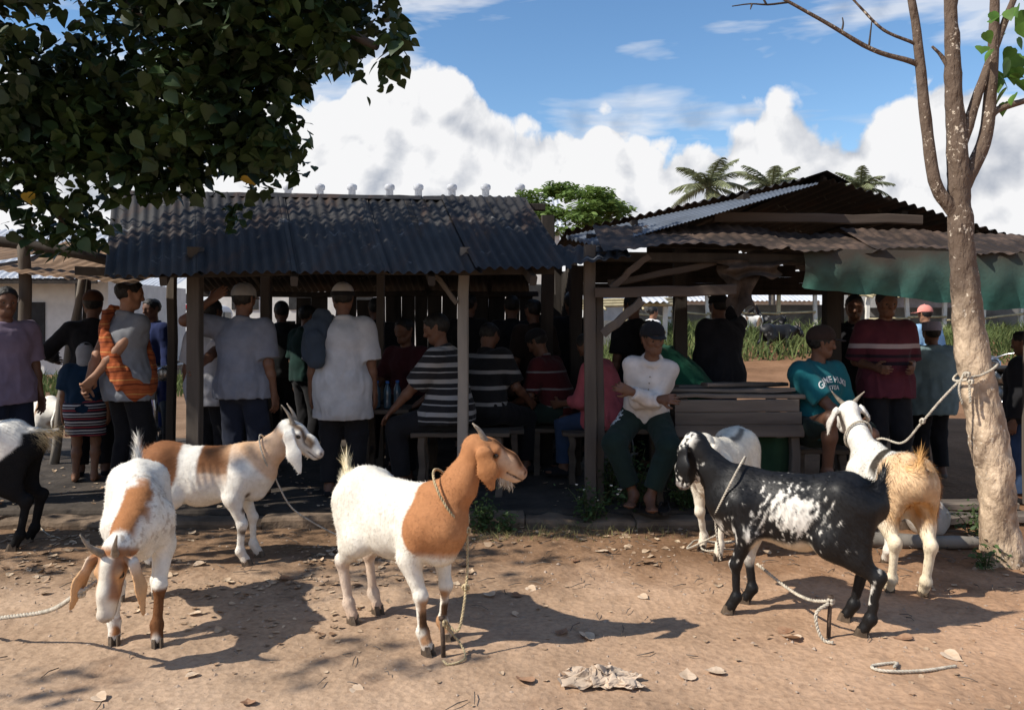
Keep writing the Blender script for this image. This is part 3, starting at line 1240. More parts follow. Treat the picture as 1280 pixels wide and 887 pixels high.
pole('post', [s3(-3.77, 6.2, 0.05), s3(-3.76, 6.2, 1.2), s3(-3.78, 6.2, 2.05)], 0.05, 0.045, M_WOOD, shel)
pole('crossed_pole', [s3(-4.35, 7.6, 0.05), s3(-4.2, 7.55, 1.0), s3(-4.0, 7.5, 1.95)], 0.045, 0.035, M_PALEW, shel)
pole('crossed_pole', [s3(-3.95, 7.62, 0.05), s3(-4.05, 7.6, 1.0), s3(-4.02, 7.58, 1.95)], 0.035, 0.03, M_WOOD, shel)
pole('beam', [s3(-5.3, 6.2, 2.12), s3(-3.9, 6.2, 2.03), s3(-2.9, 6.2, 1.86)], 0.045, 0.04, M_DARKW, shel)
obj('awning_sheet', corr(s3(-5.6, 6.05, 1.93), s3(-4.0, 6.05, 1.86), s3(-4.0, 7.3, 2.15), s3(-5.6, 7.3, 2.2), 0.09, 0.006, 5, 0.03, 131, warp=0.03), M_TAN, shel)
obj('awning_sheet', corr(s3(-4.02, 6.0, 1.84), s3(-2.86, 6.0, 1.70), s3(-2.86, 7.2, 2.0), s3(-4.02, 7.2, 2.14), 0.09, 0.006, 5, 0.03, 132, warp=0.03), M_TAN, shel)

# ------------------------------------------------------------------ far buildings and yard
M_WHITE = mat('whitewash', (0.62, 0.60, 0.56), 0.9, 0.12, 2, 0.003, 20)
M_GREYW = mat('grey_wall', (0.20, 0.20, 0.195), 0.9, 0.3, 1.5, 0.004, 15)
M_PALEROOF = mat('pale_metal_roof', (0.50, 0.52, 0.55), 0.5, 0.12, 1.0, 0.0, spec=0.5)
M_VENT = mat('galvanised', (0.45, 0.46, 0.48), 0.6, 0.2, 6)
M_SHADOWIN = mat('dark_doorway', (0.03, 0.03, 0.03), 0.9, 0.3, 3)

# long hall with roof ventilators
hall = empty('market_hall', (-6.5, 42, 0), 0, 'long pale hall behind the sheds with a row of roof ventilators', 'building')
hall.scale = (1, 1, 1.10)
m = MB()
m.add([(-9, 0, 0), (9, 0, 0), (9, 12, 0), (-9, 12, 0), (-9, 0, 5.6), (9, 0, 5.6), (9, 12, 5.6), (-9, 12, 5.6)],
      [(0, 1, 5, 4), (1, 2, 6, 5), (2, 3, 7, 6), (3, 0, 4, 7)])
m.build('wall', M_WHITE, hall)
for i in range(12):
    x0 = -9.3 + i * 1.55
    obj('roof_sheet', corr((x0, -0.5, 5.5), (x0 + 1.56, -0.5, 5.5), (x0 + 1.56, 6.0, 8.02), (x0, 6.0, 8.02), 0.25, 0.03, 3, 0, 140 + i), M_PALEROOF, hall)
obj('roof_sheet', corr((-9.3, 6.0, 8.02), (9.3, 6.0, 8.02), (9.3, 12.5, 5.5), (-9.3, 12.5, 5.5), 0.25, 0.03, 3, 0, 139), M_PALEROOF, hall)
for px in (360, 400, 440, 487, 523, 565, 607, 650):
    x = (px - 640) * 48 / 1000 + 6.5
    v = MB().lathe([(0.22, 7.9), (0.22, 8.38), (0.30, 8.42), (0.31, 8.60), (0.24, 8.68), (0.06, 8.74), (0.02, 8.75)], 12, (x, 6.0, 0))
    v.build('ventilator', M_VENT, hall, True)
for i in range(6):
    MB().box((-7.5 + i * 3, -0.03, 2.4), (1.4, 0.06, 1.2)).build('window', M_SHADOWIN, hall)

# white house beyond the left shelter
hs = empty('white_house', (-16.6, 21, 0), 0, 'white house with grey roof far behind the left shelter', 'building')
m = MB()
m.add([(-5, 0, 0), (6, 0, 0), (6, 5, 0), (-5, 5, 0), (-5, 0, 2.45), (6, 0, 2.45), (6, 5, 2.45), (-5, 5, 2.45)],
      [(0, 1, 5, 4), (1, 2, 6, 5), (2, 3, 7, 6), (3, 0, 4, 7)])
m.build('wall', M_WHITE, hs)
obj('roof', corr((-5.4, -0.8, 2.5), (6.4, -0.8, 2.5), (6.4, 2.6, 4.1), (-5.4, 2.6, 4.1), 0.2, 0.03, 3, 0, 150), M_PALEROOF, hs)
MB().box((0.3, -0.75, 2.42), (11.6, 0.05, 0.14)).build('fascia', M_DARKW, hs)
for x in (-3.6, -1.6, 1.6, 3.8):
    w = MB().box((x, -0.02, 1.35), (1.1, 0.05, 1.1)).build('window', M_SHADOWIN, hs)
    MB().box((x, -0.06, 0.76), (1.25, 0.12, 0.07)).build('sill', M_WHITE, w)
d = MB().box((0.1, -0.02, 1.0), (0.95, 0.05, 2.0)).build('door', M_WOOD, hs)
MB().box((0.48, -0.07, 1.0), (0.03, 0.06, 0.14)).build('handle', M_VENT, d)
for x in (-4.6, -0.8, 2.6, 5.6):
    post('porch_post', (x, -0.7, 0), (x, -0.7, 2.5), 0.12, 0.12, M_DARKW, hs)

# low open stall rows behind the right-hand shed: white posts, bamboo rails, dark walls
M_BAMBOO = mat('bamboo', (0.42, 0.36, 0.22), 0.6, 0.25, 3, 0.002, 20)
M_WPOST = mat('white_post', (0.66, 0.64, 0.58), 0.8, 0.15, 3)


def stall_row(label, x0, n, y, step, zt, seed, gz, mt_wall):
    rr = random.Random(seed)
    e = empty('stall_row', (x0, y, gz), 0, label, 'stall')
    MB().box((n * step / 2, 2.4, zt * 0.38), (n * step, 0.12, zt * 0.76)).build('back_wall', mt_wall, e)
    for i in range(n + 1):
        post('post', (i * step + rr.uniform(-.1, .1), 0, -0.3), (i * step, 0, zt + rr.uniform(-.05, .1)), 0.13, 0.13, M_WPOST if rr.random() < 0.7 else M_BAMBOO, e)
        if i < n and rr.random() < 0.75:
            pole('rail', [(i * step, -0.1, zt * rr.uniform(0.45, 0.6)), ((i + 1) * step, -0.1, zt * rr.uniform(0.45, 0.6))], 0.04, 0.04, M_BAMBOO, e, 4)
    for k in range(3):
        pole('roof_pole', [(-0.4, -0.15 + k * 0.5, zt + 0.05 + k * 0.09), (n * step + 0.4, -0.15 + k * 0.5, zt + 0.10 + k * 0.09)], 0.05, 0.05, M_BAMBOO, e, 8)
    for i in range(n * 2):
        xx = i * step / 2 + rr.uniform(-.2, .2)
        pole('rafter', [(xx, -0.6, zt - 0.05), (xx + rr.uniform(-.4, .4), 1.6, zt + 0.42)], 0.035, 0.03, M_BAMBOO, e, 4)
    for i in range(n):
        if rr.random() < 0.55:
            obj('roof_sheet', corr((i * step, -0.5, zt + 0.16), ((i + 1) * step, -0.5, zt + 0.16), ((i + 1) * step, 2.6, zt + 0.75), (i * step, 2.6, zt + 0.75), 0.2, 0.03, 3, 0, seed + i), rr.choice([M_PALEROOF, M_GREYT]), e)
    return e


M_GREYT = mat('grey_tin', (0.25, 0.25, 0.26), 0.7, 0.3, 2)
stall_row('open stall row with white posts far behind the dark jacket', 4.6, 6, 30, 1.35, 1.75, 3, 0.72, M_GREYW)
stall_row('open stall row with bamboo rails far behind the kufi cap man', 12.9, 7, 29, 1.4, 1.55, 8, 0.74, M_GREYW)
stall_row('grey stall row far behind the man in the white henley', 2.2, 2, 24, 1.2, 1.6, 14, 0.2, M_GREYW)

# grass on the far bank
M_GRASS = mat('grass', (0.055, 0.085, 0.024), 0.85, 0.5, 0.9, trans=0.25, col2=(0.16, 0.19, 0.065), vlo=0.38, vhi=0.62)


def blades(name, pts, hgt, wid, mt, seed=0, lean=0.35):
    r = np.random.default_rng(seed)
    n = len(pts)
    h = hgt * r.uniform(0.5, 1.2, n)
    a = r.uniform(0, 2 * np.pi, n)
    l = r.normal(0, lean, (n, 2)) * h[:, None]
    w = wid * r.uniform(0.6, 1.3, n)
    sx, sy = np.cos(a) * w, np.sin(a) * w
    z0 = pts[:, 2] - 0.02
    A = np.stack([pts[:, 0] - sx, pts[:, 1] - sy, z0], 1)
    B = np.stack([pts[:, 0] + sx, pts[:, 1] + sy, z0], 1)
    Mx = np.stack([pts[:, 0] + l[:, 0] * .4, pts[:, 1] + l[:, 1] * .4, z0 + h * 0.6], 1)
    Cc = Mx + np.stack([sx * .7, sy * .7, 0 * h], 1)
    D = Mx - np.stack([sx * .7, sy * .7, 0 * h], 1)
    T = np.stack([pts[:, 0] + l[:, 0], pts[:, 1] + l[:, 1], z0 + h], 1)
    vs = np.stack([A, B, Cc, D, T], 1).reshape(-1, 3)
    i = np.arange(n) * 5
    return fast_mesh(name, vs, [np.stack([i, i + 1, i + 2, i + 3], 1), np.stack([i + 3, i + 2, i + 4], 1)], False)


n = 16000
gx = rng.uniform(1.5, 26, n)
gy = rng.uniform(19.5, 29.5, n)
keep = vnoise(np.stack([gx, gy, 0 * gx], 1), 0.45, 2, 3) > -0.05 - 0.05 * (gy - 20)
gp = np.stack([gx, gy, 0 * gx], 1)[keep]
gp[:, 2] = ground_z(gp)
tag(obj('bank_grass', blades('bank_grass', gp, 0.50 * (0.6 + 0.8 * np.clip(vnoise(gp, 0.8, 11, 2) + 0.5, 0, 1.2)), 0.022, M_GRASS, 3, 0.6), M_GRASS), 'tall green grass on the far bank behind the right shed', 'grass', kind='stuff')
n = 2600
gp = np.stack([rng.uniform(-16, -6, n), rng.uniform(15, 19, n), np.zeros(n)], 1)
gp = gp[vnoise(gp, 0.4, 6, 2) > 0.05]
tag(obj('yard_grass', blades('yard_grass', gp, 0.3, 0.02, M_GRASS, 5), M_GRASS), 'patchy grass in the yard beyond the left shelter', 'grass', kind='stuff')

# dark row of sheds closing the horizon behind everything
for (x0, x1, y, h, lab, mt) in ((-60, -24, 55, 4.5, 'low grey building far off on the left horizon', M_GREYW), (22, 60, 48, 4.2, 'low grey building far off on the right horizon', M_GREYW),
                                (6, 20, 52, 3.6, 'low white building far off behind the stall rows', M_WHITE)):
    e = empty('far_building', ((x0 + x1) / 2, y, 0), 0, lab, 'building')
    w = (x1 - x0) / 2
    m = MB()
    m.add([(-w, 0, 0), (w, 0, 0), (w, 6, 0), (-w, 6, 0), (-w, 0, h * .75), (w, 0, h * .75), (w, 6, h * .75), (-w, 6, h * .75)], [(0, 1, 5, 4), (1, 2, 6, 5), (2, 3, 7, 6), (3, 0, 4, 7)])
    m.build('wall', mt, e)
    obj('roof', corr((-w - .5, -.6, h * .74), (w + .5, -.6, h * .74), (w + .5, 3, h), (-w - .5, 3, h), 0.3, 0.04, 3, 0, 9), M_PALEROOF, e)
    k = -w + 2
    while k < w - 1:
        MB().box((k, -0.03, h * .35), (1.2, 0.05, 1.1)).build('window', M_SHADOWIN, e)
        k += 3.5

# ------------------------------------------------------------------ trees
M_BARK = mat('bark', (0.20, 0.155, 0.115), 0.9, 0.4, 9, 0.012, 30, col2=(0.40, 0.33, 0.25), stretch=(1, 1, 0.45))
M_BARKD = mat('dark_bark', (0.06, 0.048, 0.038), 0.9, 0.4, 9, 0.012, 30, stretch=(1, 1, 0.4))


def limb(pts, radii, n=40, seg=14, seed=0, amp=0.12, lump=2.5):
    P = spline(pts, n)
    tt = np.linspace(0, 1, len(P))
    rad = np.interp(tt, np.linspace(0, 1, len(radii)), radii)
    m = MB().tube(P, rad, seg)
    v = m.v[0]
    c = np.repeat(P, seg, 0)
    d = v - c
    k = vnoise(v, lump / max(rad.mean(), .02) * 0.25, seed, 3)
    m.v[0] = c + d * (1 + amp * k)[:, None]
    return m


def leaf_shape(kind='heart'):
    """one leaf: stalk at the origin, blade along +x, folded along its midrib"""
    if kind == 'heart':
        o = [(-0.06, 0.14), (0.05, 0.34), (0.25, 0.43), (0.5, 0.36), (0.78, 0.16), (1.0, 0.0)]
    else:
        o = [(0.0, 0.03), (0.2, 0.18), (0.5, 0.24), (0.8, 0.14), (1.0, 0.0)]
    mid = [(max(x, 0.0), 0.0) for x, _ in o[:-1]]
    vs = [(x, 0, -0.05 * x * x) for x, _ in mid] + [(1.0, 0, -0.10)]
    n = len(o)
    vs += [(x, y, 0.12 * y - 0.08 * x * x) for x, y in o[:-1]]
    vs += [(x, -y, 0.12 * y - 0.08 * x * x) for x, y in o[:-1]]
    F = []
    for i in range(n - 2):
        F.append((i, i + 1, n + i + 1, n + i))
        F.append((i + 1, i, 2 * n - 1 + i, 2 * n + i))
    F.append((n - 2, n - 1, n + n - 2))
    F.append((n - 1, n - 2, 2 * n - 1 + n - 2))
    return np.array(vs, float), F


def leaf_frames(n, r, droop=0.5):
    """random leaf orientations: blades hang and spread outward"""
    a = r.uniform(0, 2 * np.pi, n)
    d = np.stack([np.cos(a), np.sin(a), -r.uniform(0.0, 2 * droop, n)], 1)
    d /= np.linalg.norm(d, axis=1)[:, None]
    up = np.stack([r.normal(0, .55, n), r.normal(0, .55, n), np.ones(n)], 1)
    s = np.cross(up, d)
    s /= np.linalg.norm(s, axis=1)[:, None]
    u = np.cross(d, s)
    return d, s, u


def leaf_mass(name, pts, size, kind, seed, droop=0.5):
    r = np.random.default_rng(seed)
    lv, lf = leaf_shape(kind)
    n = len(pts)
    d, s, u = leaf_frames(n, r, droop)
    sz = size * r.uniform(0.45, 1.3, n)
    vs = pts[:, None, :] + sz[:, None, None] * (lv[None, :, 0:1] * d[:, None] + lv[None, :, 1:2] * s[:, None] + lv[None, :, 2:3] * u[:, None])
    k = len(lv)
    q = np.array([f for f in lf if len(f) == 4])
    t = np.array([f for f in lf if len(f) == 3])
    off = (np.arange(n) * k)[:, None, None]
    return fast_mesh(name, vs.reshape(-1, 3), [(q[None] + off).reshape(-1, 4), (t[None] + off).reshape(-1, 3)], True)


def in_ell(n, c, rad, r, shell=0.25):
    p = r.normal(0, 1, (n, 3))
    p /= np.linalg.norm(p, axis=1)[:, None]
    q = r.uniform(shell, 1, n) ** (1 / 2.2)
    return V(*c) + p * q[:, None] * V(*rad)


M_LEAF = mat('broad_leaf', (0.012, 0.026, 0.010), 0.5, 0.5, 2.2, trans=0.15, spec=0.3, col2=(0.036, 0.066, 0.018))
M_LEAFY = mat('yellow_leaf', (0.42, 0.30, 0.05), 0.6, 0.3, 3.0, trans=0.3)
M_LEAFG = mat('fresh_leaf', (0.10, 0.20, 0.035), 0.5, 0.4, 3.0, trans=0.4)

# --- the big leafy tree whose crown hangs over the left shed
big = empty('leafy_tree', (-4.55, 4.75, 0), 0, 'large dark leafy tree whose crown hangs over the left shed', 'tree')


def bt(*p):
    return rel(big, *p)


limb([bt(-4.55, 4.75, -0.1), bt(-4.5, 4.75, 0.9), bt(-4.42, 4.8, 1.9), bt(-4.3, 4.85, 2.9)], [0.24, 0.18, 0.16, 0.14], 30, 16, 3).build('trunk', M_BARKD, big, True)
BR = [([(-4.3, 4.85, 2.8), (-3.6, 4.9, 3.4), (-2.7, 5.0, 3.6), (-1.6, 4.75, 3.4), (-0.75, 4.45, 2.95)], 0.075),
      ([(-4.35, 4.85, 2.6), (-3.7, 5.1, 2.9), (-2.9, 5.3, 2.75), (-2.2, 5.2, 2.6)], 0.055),
      ([(-4.3, 4.85, 2.9), (-4.2, 4.7, 3.9), (-4.3, 4.6, 5.2), (-4.2, 4.6, 6.2)], 0.10),
      ([(-2.7, 5.0, 3.58), (-2.1, 4.9, 3.2), (-1.6, 4.8, 2.8)], 0.03),
      ([(-3.6, 4.95, 2.9), (-3.3, 5.3, 2.5), (-3.0, 5.4, 2.05)], 0.025),
      ([(-4.25, 4.7, 3.8), (-3.4, 4.5, 4.5), (-2.4, 4.5, 4.7)], 0.06),
      ([(-4.25, 4.6, 4.6), (-5.2, 4.3, 5.2), (-6.0, 4.0, 5.4)], 0.06),
      ([(-4.4, 4.8, 2.4), (-5.2, 4.4, 3.2), (-6.2, 3.9, 3.7)], 0.06), ([(-4.6, 4.5, 4.7), (-5.2, 3.4, 4.9), (-5.4, 3.0, 4.95)], 0.03), ([(-5.4, 3.0, 4.95), (-5.6, 2.2, 5.0), (-5.7, 1.4, 5.1)], 0.010), ([(-5.5, 2.7, 4.95), (-5.6, 2.2, 4.2), (-5.6, 1.7, 3.6)], 0.009)]
for pts, r0 in BR:
    limb([bt(*p) for p in pts], [r0, r0 * 0.7, r0 * 0.3], 26, 8, 5).build('branch', M_BARKD, big, True)
rl = np.random.default_rng(21)
CR = [(620, (-2.25, 5.3, 2.45), (0.95, 0.3, 0.24)), (26, (-1.78, 5.15, 2.12), (0.10, 0.08, 0.13)),
      (420, (-6.1, 3.9, 3.7), (1.1, 0.75, 0.55)), (260, (-5.4, 3.0, 4.9), (0.9, 0.6, 0.4)), (34, (-5.6, 1.8, 3.6), (0.5, 0.3, 0.3)), (40, (-5.7, 1.5, 5.1), (0.6, 0.25, 0.3)), (1100, (-3.5, 5.0, 3.9), (1.0, 0.8, 0.85)),
      (4600, (-2.75, 5.0, 3.65), (1.55, 1.0, 0.95)), (2800, (-1.42, 4.65, 3.35), (0.78, 0.6, 0.52)), (460, (-0.82, 4.42, 3.00), (0.28, 0.22, 0.36)),
      (2400, (-2.70, 5.25, 2.72), (1.05, 0.45, 0.54)), (420, (-1.85, 4.95, 2.52), (0.55, 0.3, 0.20)), (1000, (-1.75, 4.8, 2.80), (0.55, 0.4, 0.36)), (130, (-1.42, 4.75, 2.48), (0.26, 0.2, 0.17)), (330, (-3.05, 5.4, 2.15), (0.42, 0.3, 0.30)),
      (800, (-3.6, 5.2, 3.0), (0.7, 0.5, 0.7)), (1300, (-3.15, 5.3, 2.65), (0.75, 0.4, 0.55)),
      (6000, (-4.3, 4.75, 5.2), (2.1, 1.35, 1.35)), (1500, (-2.4, 4.6, 4.7), (1.2, 1.0, 0.6)), (900, (-6.0, 4.2, 5.2), (1.2, 1.2, 0.9))]
pts = []
for n_, c, rad in CR:
    p = in_ell(n_, c, rad, rl, 0.05)
    g = vnoise(p, 2.6, 77, 2)
    pts.append(p[g > -0.22])
pts = np.concatenate(pts)
# the leaves that stand out along the crown's visible rim are single leaves, the rest one mass
proj = np.stack([640 + 1000 * pts[:, 0] / pts[:, 1], 400 - 1000 * (pts[:, 2] - CAM_H) / pts[:, 1]], 1)
rim = ((proj[:, 0] > 395) & (proj[:, 0] < 560) & (proj[:, 1] > -5) & (proj[:, 1] < 260)) | ((proj[:, 1] > 195) & (proj[:, 1] < 300) & (proj[:, 0] > 20))
ri = np.argwhere(rim)[:, 0]
ri = rl.permutation(ri)[:260]
mask = np.ones(len(pts), bool)
mask[ri] = False
o = obj('crown', leaf_mass('crown', pts[mask] - V(*big.location), 0.090, 'heart', 4, 0.7), M_LEAF, big)
o['kind'] = 'stuff'
lv, lf = leaf_shape('heart')
leaf_me = fast_mesh('leaf', lv * 0.095, lf, True)
leaf_me.materials.append(M_LEAF)
leaf_y = leaf_me.copy()
leaf_y.materials[0] = M_LEAFY
d, s, u = leaf_frames(len(ri), rl, 0.6)
for k, i in enumerate(ri):
    lo_ = bpy.data.objects.new('leaf', leaf_y if k % 60 == 7 else leaf_me)
    M4 = Matrix(((d[k][0], s[k][0], u[k][0], 0), (d[k][1], s[k][1], u[k][1], 0), (d[k][2], s[k][2], u[k][2], 0), (0, 0, 0, 1)))
    lo_.matrix_basis = Matrix.Translation(Vector(pts[i] - V(*big.location))) @ M4 @ Matrix.Scale(random.uniform(0.7, 1.2), 4)
    link(lo_, big)

# --- the thin tree at the right with a forked trunk
thin = empty('forked_tree', (2.90, 4.72, 0), 0, 'thin forked tree with pale patchy bark at the right edge', 'tree')


def tt_(px, py, y=4.72):
    return rel(thin, (px - 640) * y / 1000, y, CAM_H - (py - 400) * y / 1000)


def bark_spots(nt, N, L, tc, colout):
    """pale lichen flecks of uneven size, thicker in some places, over brown weathered patches"""
    def noise(sc, d, r=0.6):
        n = N('ShaderNodeTexNoise')
        n.inputs['Scale'].default_value = sc
        n.inputs['Detail'].default_value = d
        n.inputs['Roughness'].default_value = r
        L(tc.outputs['Object'], n.inputs['Vector'])
        return n.outputs[0]

    def rng_(f, a, b):
        mr = N('ShaderNodeMapRange')
        mr.inputs[1].default_value = a
        mr.inputs[2].default_value = b
        L(f, mr.inputs[0])
        return mr.outputs[0]

    def mix(f, a, c):
        mx = N('ShaderNodeMix')
        mx.data_type = 'RGBA'
        L(f, mx.inputs[0])
        L(a, mx.inputs[6])
        mx.inputs[7].default_value = (*c, 1)
        return mx.outputs[2]
    c = mix(rng_(noise(2.3, 5), 0.52, 0.66), colout, (0.10, 0.062, 0.038))
    sp = N('ShaderNodeSeparateXYZ')
    L(tc.outputs['Object'], sp.inputs[0])
    az_ = N('ShaderNodeMath')
    az_.operation = 'MULTIPLY_ADD'
    L(noise(2.0, 5), az_.inputs[0])
    az_.inputs[1].default_value = 1.6
    L(sp.outputs[2], az_.inputs[2])
    c = mix(rng_(az_.outputs[0], 1.9, 2.5), c, (0.12, 0.085, 0.062))
    ad = N('ShaderNodeMath')
    ad.operation = 'MULTIPLY_ADD'
    L(noise(3.0, 3), ad.inputs[0])
    ad.inputs[1].default_value = 0.55
    L(noise(38, 3, 0.7), ad.inputs[2])
    return mix(rng_(ad.outputs[0], 0.91, 0.97), c, (0.58, 0.50, 0.40))


M_TBARK = mat('spotted_bark', (0.20, 0.14, 0.095), 0.9, 0.4, 7, 0.035, 24, col2=(0.70, 0.54, 0.38), stretch=(1, 1, 0.5), extra=bark_spots)
limb([tt_(1262, 716), tt_(1252, 690), tt_(1246, 620), tt_(1234, 540), tt_(1214, 430), tt_(1204, 330), tt_(1199, 235), tt_(1193, 130), tt_(1189, 30), tt_(1186, -80)],
     [0.150, 0.112, 0.100, 0.105, 0.094, 0.080, 0.066, 0.060, 0.047, 0.038, 0.03], 150, 30, 8, 0.23, 4.2).build('trunk', M_TBARK, thin, True)
for (pts_, rr_) in (([tt_(1255, 700), tt_(1285, 712), tt_(1310, 722)], [0.09, 0.06, 0.02]), ([tt_(1248, 700), tt_(1228, 712, 4.66), tt_(1215, 718, 4.6)], [0.08, 0.05, 0.015])):
    limb(pts_, rr_, 12, 10, 4, 0.15).build('root', M_TBARK, thin, True)
for pts_, rr_ in (([tt_(1200, 275), tt_(1186, 256), tt_(1168, 225), tt_(1155, 130), tt_(1146, 40), tt_(1134, -30)], [0.042, 0.042, 0.036, 0.032, 0.026, 0.02]),
                  ([tt_(1199, 245), tt_(1213, 215), tt_(1232, 170), tt_(1240, 90), tt_(1243, 20), tt_(1244, -40)], [0.045, 0.045, 0.040, 0.034, 0.028, 0.022]),
                  ([tt_(1196, 195), tt_(1207, 165), tt_(1225, 110), tt_(1255, 30), tt_(1275, -20)], [0.036, 0.036, 0.028, 0.022, 0.018]),
                  ([tt_(1236, 148), tt_(1250, 136), tt_(1295, 122)], [0.026, 0.02, 0.016]),
                  ([tt_(1151, 84), tt_(1139, 77), tt_(1090, 62), tt_(1035, 30), tt_(985, 2), tt_(960, -12)], [0.020, 0.016, 0.013, 0.010, 0.006]),
                  ([tt_(1149, 58), tt_(1140, 53), tt_(1105, 38), tt_(1078, 12), tt_(1060, -8)], [0.014, 0.010, 0.008, 0.006]),
                  ([tt_(1193, 100), tt_(1178, 72), tt_(1165, 58)], [0.016, 0.012, 0.007])):
    limb(pts_, rr_, 28, 8, 6, 0.12).build('branch', M_TBARK, thin, True)
for pts_ in ([tt_(985, 3), tt_(960, 6), tt_(938, 5), tt_(915, 8)], [tt_(1086, 60), tt_(1088, 42), tt_(1090, 25)], [tt_(958, 6), tt_(952, -6), tt_(948, -18)], [tt_(1052, 40), tt_(1054, 30), tt_(1053, 22)],
             [tt_(1143, 42), tt_(1149, 38), tt_(1150, 30)], [tt_(940, 5), tt_(938, 12)]):
    limb(pts_, [0.007, 0.003], 10, 6, 7, 0.1).build('twig', M_BARKD, thin, True)
rl2 = np.random.default_rng(31)
leafg = leaf_me.copy()
leafg.materials[0] = M_LEAFG
spots = [(1240, 15), (1232, 40), (1248, 48), (1240, 62), (1262, 12), (1275, 30), (1272, 48), (1270, 85), (1262, 95), (1258, 110), (1268, 118), (1250, 95), (1244, 100), (1256, 128), (1278, 70), (1276, 100), (1266, 60),
         (1284, 15), (1290, 40), (1292, 80), (1236, 95), (1262, 75), (1272, 8), (1250, 20), (1228, 58)]
d, s, u = leaf_frames(len(spots), rl2, 1.1)
for k, (px, py) in enumerate(spots):
    lo_ = bpy.data.objects.new('leaf', leafg)
    M4 = Matrix(((d[k][0], s[k][0], u[k][0], 0), (d[k][1], s[k][1], u[k][1], 0), (d[k][2], s[k][2], u[k][2], 0), (0, 0, 0, 1)))
    p = tt_(px, py, 4.72 + rl2.uniform(-0.25, 0.15))
    lo_.matrix_basis = Matrix.Translation(Vector(p)) @ M4 @ Matrix.Scale(rl2.uniform(0.8, 1.35), 4)
    link(lo_, thin)

# --- the spreading tree between the roofs
rain = empty('spreading_tree', (2.25, 30, 0), 0, 'spreading green tree rising between the two shed roofs', 'tree')
rain.scale = (1.08, 1.08, 1.06)
limb([(0, 0, -0.1), (0.1, 0, 2.0), (0, 0, 3.6)], [0.28, 0.2, 0.16], 12, 10, 2).build('trunk', M_BARKD, rain, True)
for a in range(7):
    an = a * 0.9
    limb([(0, 0, 3.3), (0.9 * math.cos(an), 0.9 * math.sin(an), 4.1), (2.0 * math.cos(an), 1.8 * math.sin(an), 4.9)], [0.1, 0.05, 0.02], 10, 6, 3).build('branch', M_BARKD, rain, True)
M_RAIN = mat('feathery_leaf', (0.075, 0.13, 0.03), 0.7, 0.5, 1.2, trans=0.35, col2=(0.20, 0.29, 0.075))
pp = []
for k in range(46):
    an = rl2.uniform(0, 2 * np.pi)
    q = math.sqrt(rl2.uniform(0, 1))
    cx, cy = 2.35 * q * math.cos(an), 2.2 * q * math.sin(an)
    cz = 6.30 - 1.0 * q * q - 0.4 * rl2.random() - (1.0 * rl2.random() if q > 0.4 else 0)
    pp.append(in_ell(210, (cx, cy, cz), (0.62, 0.62, 0.20), rl2, 0.0))
o = obj('crown', leaf_mass('crown', np.concatenate(pp), 0.20, 'lance', 6, 0.2), M_RAIN, rain)
o['kind'] = 'stuff'

# --- coconut palms behind the gable
M_PALM = mat('palm_leaf', (0.20, 0.22, 0.12), 0.6, 0.4, 2, trans=0.25)
M_PTRUNK = mat('palm_trunk', (0.19, 0.165, 0.135), 0.9, 0.3, 6, 0.01, 20)


def palm(label, x, y, z, size, seed, yaw=0):
    r = random.Random(seed)
    e = empty('palm_tree', (x, y, 0), yaw, label, 'palm tree', 'palms behind the gabled shed')
    limb([(0.2, 0, -0.1), (0.1, 0.05, z * 0.5), (0, 0, z)], [0.2, 0.13, 0.11], 20, 10, seed, 0.06).build('trunk', M_PTRUNK, e, True)
    for i in range(17):
        an = i * 2.399 + r.uniform(-.3, .3)
        rise = 1.38 - 1.55 * (i / 17) + r.uniform(-.15, .15)
        ln = size * r.uniform(0.85, 1.1)
        d = V(math.cos(an), math.sin(an), 0)
        pts = []
        for t in np.linspace(0, 1, 8):
            pts.append(V(0, 0, z) + d * ln * t * math.cos(rise * (1 - 0.2 * t)) ** 0.5 * 0.9 if math.cos(rise) > 0.05 else V(0, 0, z) + d * ln * t * 0.3)
            pts[-1] = pts[-1] + V(0, 0, ln * (t * math.sin(rise) - 0.55 * t * t * (0.6 + 0.4 * math.cos(rise))))
        S = spline(pts, 28)
        m = MB().tube(S, np.linspace(0.03, 0.006, len(S)), 5)
        T = np.gradient(S, axis=0)
        T /= np.linalg.norm(T, axis=1)[:, None]
        vs, F = [], []
        for j in range(3, len(S)):
            sd = nrm(np.cross(T[j], (0, 0, 1)))
            L_ = size * 0.26 * math.sin(math.pi * (0.15 + 0.8 * j / len(S))) + 0.08
            for sg in (-1, 1):
                for h_ in (0, 0.5):
                    p = S[j] + T[j] * h_ * ln / 28
                    tip = p + sd * sg * L_ * 0.75 + T[j] * L_ * 0.5 + V(0, 0, -L_ * r.uniform(0.25, 0.6))
                    w = T[j] * 0.02
                    b_ = len(vs)
                    vs += [p - w, p + w, (p + tip) / 2 + w * 1.1 + V(0, 0, 0.03), (p + tip) / 2 - w * 1.1 + V(0, 0, 0.03), tip]
                    F += [(b_, b_ + 1, b_ + 2, b_ + 3), (b_ + 3, b_ + 2, b_ + 4)]
        m.add(vs, F)
        m.build('frond', M_PALM, e)


palm('tall coconut palm rising behind the left slope of the gabled shed', 8.6, 35, 7.2, 2.1, 3)
palm('coconut palm just left of the gable peak', 11.7, 36, 7.35, 1.8, 5, 1.0)
palm('coconut palm showing just right of the gable peak', 15.7, 36, 7.3, 1.5, 9, 2.0)

